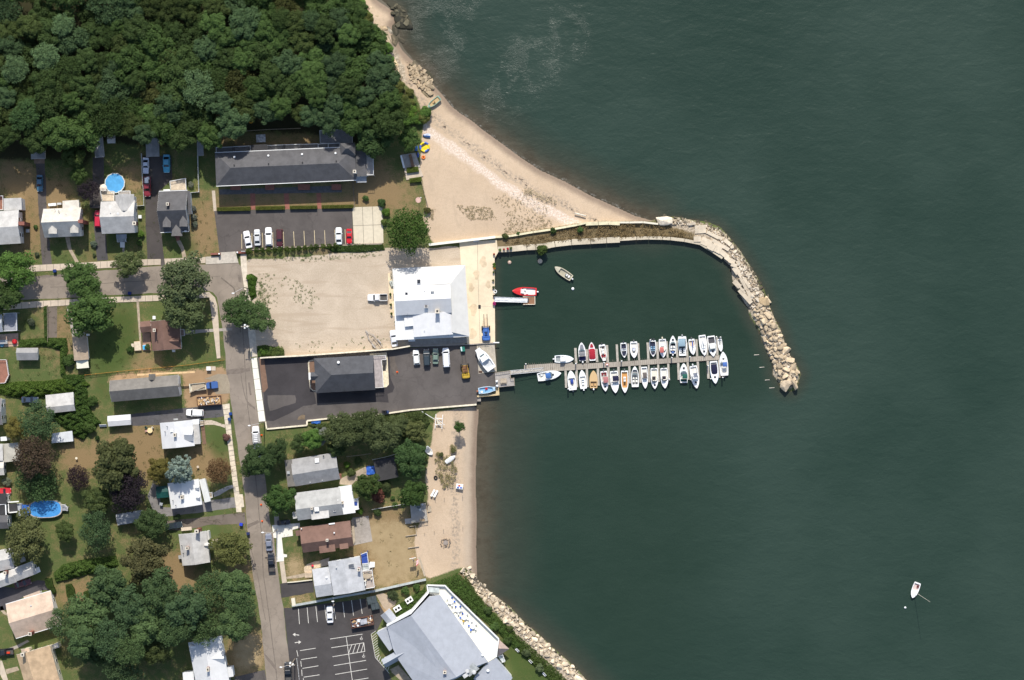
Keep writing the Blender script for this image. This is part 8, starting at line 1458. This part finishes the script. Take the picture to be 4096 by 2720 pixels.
for k, (x, y, a) in enumerate(((1723,972,2.7),(1752,955,1.8),(1803,962,.6),(1778,1015,-1.2))):
    c = thing('patio_chair', 'white folding chair round the glass table on the beach deck', 'chair', g(R_, x, y, .9), .5, a, 'folding chairs on the beach deck'); MB().box((0,0,.42),(.5,.5,.06)).build('seat', TRIM, c); MB().box((.26,0,.7),(.06,.5,.55)).build('backrest', TRIM, c)
    for sx in (-.2,.2):
        for sy in (-.2,.2): MB().box((sx,sy,.2),(.04,.04,.4)).build('leg', TRIM, c)
for k, (x, y) in enumerate(((1912,840),(1942,848))):
    c = thing('sun_lounger', ('left white sun lounger on the south beach', 'right white sun lounger on the south beach')[k], 'lounger', g(R_, x, y, .3), 0, R(62)); MB().box((.3,0,.32),(1.5,.6,.07)).build('bed', TRIM, c); b = MB(); b.loft([[(-.45,-.3,.3),(-.45,.3,.3),(-.45,.3,.37),(-.45,-.3,.37)],[(-1.0,-.3,.75),(-1.0,.3,.75),(-1.0,.3,.82),(-1.0,-.3,.82)]]); b.build('backrest', TRIM, c)
    for sx in (-.4,.9):
        for sy in (-.26,.26): MB().box((sx,sy,.14),(.05,.05,.28)).build('leg', TRIM, c)
upturned('white rowing boat upside down on the dry beach grass', R_, 2148, 452, 2042, 524, 50, (.82,.82,.80)) if False else None
o = thing('pedal_boat', 'white square pedal boat with red and blue seats on the sand', 'pedal boat', g(R_, 2190, 775, .3), -.15, R(-8)); b = MB(); b.loft([[(-.95,-.65,0),(.95,-.65,0),(.95,.65,0),(-.95,.65,0)],[(-1.0,-.75,.35),(1.0,-.75,.35),(1.0,.75,.35),(-1.0,.75,.35)],[(-.9,-.62,.5),(.9,-.62,.5),(.9,.62,.5),(-.9,.62,.5)]]); b.build('hull', TRIM, o)
for x, y, m in ((-.1,.3,M('toy_red', (.6,.05,.02))),(-.4,-.25,BLU),(.45,-.2,BLU)): MB().box((x,y,.56),(.55,.35,.18)).build('seat', m, o)
o = thing('fire_ring', 'ring of stones around a camp fire on the sand', 'fire pit', g(R_, 2045, 1362), -.25); b = MB()
for k in range(26): a = k*.24; q = rr.uniform(.8,1.5); b.box((q*math.cos(a), q*math.sin(a), .1), (rr.uniform(.15,.4), rr.uniform(.12,.3), .2), rr.uniform(0,3), 0)
b.build('stones', M('fire_stone', (.26,.20,.15), fine=.5), o); MB().tube((0,0,.0),(0,0,.04),.7,n=12).build('ash', M('ash', (.28,.24,.21)), o)
o = thing('tyre', 'old tyre lying on the sand by the tree', 'tyre', g(R_, 1941, 680), -.1); torus(.42,.16,18).build('ring', [TYRE, TYRE], o, smooth=True)
fr = thing('boat_cradle', 'white painted timber frame with a canvas below the boat yard wall', 'frame', g(M_, 955, 1440), -.2, R(-4)); b = MB()
for x in (-.95,.95): b.box((x,0,.6),(.16,4.0,.16)); b.box((x,-1.7,.3),(.16,.16,.7)); b.box((x,1.6,.3),(.16,.16,.7))
for y in (-.9,.9): b.box((0,y,.7),(1.9,.16,.16))
b.build('timber', TRIM, fr); b = MB(); b.add([(-.9,.9,.9),(.6,-.6,.95),(-.2,-.9,.8)], [(0,1,2)]); b.build('canvas', CREAM, fr, fix=False); b = MB(); b.tube((-.9,1.0,1.0),(1.7,-.9,1.0),.06); b.build('spar', TRIM, fr)
o = MB().tube((0,0,0),(3.6,-2.2,.3),.08).build('spar', TRIM); o.location = (*g(M_, 700, 1292, .6), .5); tag(o, 'white spar leaning from the boat yard wall into the bushes', 'spar')
o = MB().tube((0,0,0),(3.1,-.75,0),.22,.2,8).build('driftwood_log', M('bleached_wood', (.62,.57,.48))); o.location = (*g(N_, 1250, 12), .1); tag(o, 'bleached driftwood log on the sand near the sea wall', 'log')
def hoop(label, z, x, y, base, hh=3.6, rz=0.0):
    o = thing('basketball_hoop', label, 'hoop', g(z, *base), 0, rz); MB().tube((0,0,0),(0,0,hh-.3),.08).build('post', BLKM, o); MB().tube((0,0,hh-.4),(0,.9,hh-.1),.06).build('arm', TRIM, o); b = MB()
    for q in ((0,.9,hh+.45,1.8,.1),(0,.9,hh-.65,1.8,.1)): b.box((q[0],q[1],q[2]),(q[3],.06,q[4]))
    b.box((-.85,.9,hh-.1),(.1,.06,1.1)); b.box((.85,.9,hh-.1),(.1,.06,1.1)); b.box((0,.92,hh-.1),(1.6,.03,1.0)); b.build('backboard', TRIM, o); b = torus(.24,.02,12,5); b.v = [(a, c + 1.2, e + hh - .5) for a, c, e in b.v]; b.build('rim', [ORG, ORG], o); return o
hoop('basketball hoop on the dry lawn edge beside a flag', S_, 2020, 595, (2042,640), 3.6, .2)
o = thing('flag', 'red and white striped flag beside the basketball hoop', 'flag', g(S_, 2060, 655), 0); MB().tube((0,0,0),(0.2,0,4.2),.04).build('pole', TRIM, o); b = MB()
for k in range(7): b.box((.75,.12 + .2*k - .7,3.6 - .02*k),(1.0 - .06*k,.2,.04),.9,k % 2)
b.build('cloth', [M('flag_red', (.55,.06,.07)), TRIM], o)
o = thing('basketball_hoop', 'pink backed hoop on a tall pole at the sand edge', 'hoop', g(B_, 1963, 800, 0)); MB().tube((0,0,0),(0,0,4.2),.07).build('post', BLKM, o); MB().tube((0,.2,4.3),(0,.2,4.36),.8,n=14).build('backboard', M('pink_board', (.58,.38,.32)), o); MB().tube((.0,.2,4.2),(.7,.8,4.5),.03).build('arm', TRIM, o); MB().ell((.72,.82,4.55),(.16,.16,.14)).build('lamp_head', TRIM, o)
# grills, tubs, garden furniture
for nm, lb, ct, z, x, y, col, s in (('grill_cover','bright red covered grill on the pinkish patio','grill',C_,162,1028,(.62,.02,.03),.85),('spa_tub','square blue spa cover beside the brown roofed bungalow','spa',C_,1625,1090,(.05,.38,.68),.8),('sandbox','tan timber sand box beside the blue spa','sand box',C_,1542,1075,(.60,.45,.28),1.25),('storage_chest','small dark chest at the bungalow terrace','box',C_,1487,1068,(.05,.05,.08),.5),('paddling_pool','pale blue round tub at the left edge patio','tub',C_,18,1060,(.10,.30,.42),.6)):
    o = thing(nm, lb, ct, g(z, x, y, .6), .05, .08); m = M('c_' + nm, col, rough=.5)
    if nm == 'paddling_pool': MB().tube((0,0,0),(0,0,.4),s,s*1.05,14).build('body', m, o)
    elif nm == 'grill_cover': b = MB(); b.ell((0,0,.5),(.75,.75,.6),12,6); b.build('cover', m, o, smooth=True); MB().box((0,0,.1),(1.1,.8,.3)).build('base', BLKM, o)
    else: MB().box((0,0,.35),(s*1.5,s*(1.5 if nm == 'spa_tub' else 2.1),.7)).build('body', m, o); MB().box((0,0,.73),(s*1.4,s*(1.4 if nm == 'spa_tub' else 1.95),.06)).build('lid', m if nm == 'spa_tub' else SLABM, o)
    if nm == 'spa_tub': MB().box((0,0,.2),(s*1.7,s*1.7,.4)).build('rim', TRIM, o)
o = thing('garden_table', 'round yellow garden table on the bungalow lawn', 'table', g(AB, 168, 280, .75), 0); MB().tube((0,0,.7),(0,0,.76),.75,n=16).build('tabletop', M('table_yellow', (.75,.58,.32)), o); MB().tube((0,0,0),(0,0,.7),.06).build('leg', VENT, o)
for k, (x, y, a, m, lb) in enumerate(((200,245,.9,CREAM,'yellow chair beside the round garden table'),(118,240,2.4,M('chair_green', (.03,.08,.06)),'dark green chair beside the round garden table'),(125,285,3.3,M('chair_pink', (.45,.28,.24)),'pink chair beside the round garden table'))):
    c = thing('garden_chair', lb, 'chair', g(AB, x, y, .4), 0, a); MB().box((0,0,.4),(.6,.55,.07)).build('seat', m, c); MB().box((.32,0,.7),(.08,.55,.6)).build('backrest', m, c)
    for sx in (-.22,.22):
        for sy in (-.22,.22): MB().box((sx,sy,.2),(.05,.05,.4)).build('leg', m, c)
o = thing('garden_bench', 'white garden swing seat beside the narrow pale shed', 'bench', g(E_, 1152, 568, .8), 0, .06); MB().box((0,0,.5),(2.0,.6,.08)).build('seat', TRIM, o); MB().box((0,.3,.85),(2.0,.08,.6)).build('backrest', TRIM, o)
for s in (-.9,.9): MB().box((s,0,.25),(.1,.6,.5)).build('leg', TRIM, o)
o = thing('bird_table', 'small cream bird bath on the brown lawn', 'bird bath', g(E_, 856, 932, .8), 0); MB().tube((0,0,0),(0,0,.8),.08).build('stem', CREAM, o); MB().tube((0,0,.8),(0,0,.92),.25,.34,10).build('bowl', CREAM, o)
o = thing('bird_table', 'small stone bird bath between the two white bungalows', 'bird bath', g(AB, 823, 775, .7), 0); MB().tube((0,0,0),(0,0,.7),.08).build('stem', CONC, o); MB().tube((0,0,.7),(0,0,.8),.3,.36,10).build('bowl', CONC, o)
o = thing('beach_ball', 'red ball on the buff patio beside the large grey roofed house', 'ball', g(S_, 675, 720, .4), .05); a_ = MB(); a_.ell((0,0,.35),(.36,.36,.36),14,8); a_.build('ball', M('ball_red', (.62,.02,.06), rough=.3), o, smooth=True)
for k, (z, x, y, lb, c) in enumerate(((R_,1262,605,'blue tarpaulin heaped against the black shed',(.04,.13,.50)),(L_,985,1262,'blue tarpaulin strip along the boat yard wall',(.03,.12,.40)))):
    cx, cy = g(z, x, y, .5); b = MB(); n = 7; pts = [[(cx + (i-3)*.42 + rr.uniform(-.1,.1), cy + (j-2)*(.6 if k == 0 else .22) + rr.uniform(-.1,.1), .25 + .35*rr.random()*(1 - abs(i-3)/4)) for i in range(n)] for j in range(5)]
    b.loft(pts, closed=False); o = b.build('tarpaulin', M('tarp_%d' % k, c, rough=.45), None, fix=False); tag(o, lb, 'tarpaulin')
# pots along the quay, quay fittings
PG = 'flower pots along the edge of the quay'
for k, (x, y, c, s) in enumerate(((1523,215,(.30,.06,.03),.35),(1525,345,BRT,.5),(1528,375,LGT,.5),(1530,395,(.55,.22,.02),.35),(1518,445,MID,.35),(1513,550,(.10,.12,.04),.35),(1516,640,(.09,.12,.06),.45),(1524,748,(.05,.05,.04),.4),(1526,845,(.55,.05,.22),.6),(1600,160,LGT,.45),(1650,152,(.45,.03,.04),.3),(1700,145,(.50,.03,.05),.4),(1740,138,(.06,.10,.03),.45))):
    o = thing('flower_pot', ('rust red','bright green','light green','orange flowered','mid green','olive','grey green','dark','pink flowered','leafy','small red','crimson','tall green')[k] + ' flower pot on the edge of the quay', 'flower pot', g(K_, x, y, .5), .08, 0, PG); MB().tube((0,0,0),(0,0,.42),.22,.3,10).build('pot', M('terracotta', (.34,.15,.09)), o); link(SHR[k % 4], 'plant', o, (0,0,.55), None, (s,s,s), c)
for k, (x, y) in enumerate(((196,728),(204,860),(210,975),(265,1085))):
    o = thing('flower_pot', ('northernmost','second','third','southernmost')[k] + ' clipped ball plant in a pot west of the white hall', 'flower pot', g(K_, x, y, .7), .05, 0, 'clipped ball plants west of the hall'); MB().tube((0,0,0),(0,0,.5),.22,.28,10).build('pot', M('blue_pot', (.05,.12,.36)) if k == 0 else M('terracotta', (.34,.15,.09)), o); link(SHR[k], 'plant', o, (0,0,.75), None, (.42,.42,.42), (.06,.09,.02))
b = MB(); b.box((0,0,.4),(.9,1.6,.7)); o = thing('gas_tank', 'grey tank leaning at the west wall of the white hall', 'tank', g(K_, 215, 588, .6), .05, .4); b.build('body', M('tank_grey', (.42,.44,.40)), o); MB().tube((0,.2,.75),(0,.2,.9),.12).build('valve', BLKM, o)
o = thing('life_ring', 'white life ring on the edge of the quay', 'life ring', g(K_, 1538, 692, .4), .1); torus(.42,.12,18).build('ring', [TRIM, TRIM], o, smooth=True)
o = thing('drain_grate', 'dark square drain grate in the pale quay', 'grate', g(K_, 1338, 888), .11); MB().box((0,0,.01),(.7,1.1,.03)).build('grid', BLKM, o); o = thing('drain_grate', 'rusty drain grate in the slab under the white boat', 'grate', g(M_, 1575, 700), .07); MB().box((0,0,.01),(1.0,.6,.03)).build('grid', M('rust', (.09,.05,.035)), o)
o = MB().box((0,0,0),(1.6,.3,.12)).build('boom_arm', TRIM); o.location = (*g(M_, 1812, 262, .6), .5); tag(o, 'white arm reaching over the water from the quay corner', 'arm')
o = thing('bench', 'grey bench against the white topped wall', 'bench', g(K_, 1293, 45, .4), .1, R(5)); MB().box((0,0,.45),(1.6,.6,.08)).build('seat', VENT, o)
for s in (-.6,.6): MB().box((s,0,.22),(.08,.5,.44)).build('leg', VENT, o)
for k, (x, y) in enumerate(((1580,975),(1728,1100),(1880,1243))):
    o = thing('lawn_bench', ('white bench nearest the terrace on the restaurant lawn','middle white bench on the restaurant lawn','white bench at the bottom of the restaurant lawn')[k], 'bench', g(U_, x, y, .6), 0, R(-45)); MB().box((0,0,.45),(1.2,.55,.08)).build('seat', TRIM, o); MB().box((0,.28,.75),(1.2,.07,.6)).build('backrest', TRIM, o)
    for s in (-.5,.5): MB().box((s,0,.22),(.07,.5,.44)).build('leg', TRIM, o)
for k, (x, y) in enumerate(((2030,895),(2130,880),(2222,865),(1937,905),(2122,1205),(2225,1185),(2023,1225),(1925,1243),(1826,1262))):
    o = MB().tube((0,0,-.4),(0,0,1.0),.06,.05).build('stake', PILE); o.location = (*g(R_, x, y), -.1); tag(o, 'thin timber stake standing in the southern sand', 'stake', 'timber stakes on the southern beach')
# clutter tables behind the motel
o = thing('work_table', 'grey table heaped with white clutter behind the motel', 'table', g(B_, 545, 232, .8), 0, .05); MB().box((0,0,.75),(2.6,2.2,.08)).build('tabletop', VENT, o)
for s in (-1,1):
    for q in (-.8,.8): MB().box((s*1.1,q,.36),(.1,.1,.72)).build('leg', VENT, o)
b = MB()
for k in range(16): b.box((rr.uniform(-1,1.1), rr.uniform(-.9,.9), .9), (rr.uniform(.3,.8), rr.uniform(.2,.5), .2), rr.uniform(0,3))
b.build('clutter', TRIM, o)
for x, y, lb, c in ((455,80,'larger orange garden parasol in the shaded motel garden',(.62,.28,.02)),(355,52,'small orange garden parasol in the shaded motel garden',(.62,.22,.02))):
    o = thing('parasol', lb, 'parasol', g(B_, x, y, 1.8), 0); q = .6 if 'larger' in lb else .38; b = MB(); b.add([(q*math.cos(k*.785), q*math.sin(k*.785), 1.7) for k in range(8)] + [(0,0,2.0)], [(k, (k+1) % 8, 8) for k in range(8)]); b.build('canopy', M('parasol_orange', (.66,.30,.03)), o, fix=False); MB().tube((0,0,0),(0,0,2),.03).build('pole', TRIM, o)
print('boulders', nb[0])
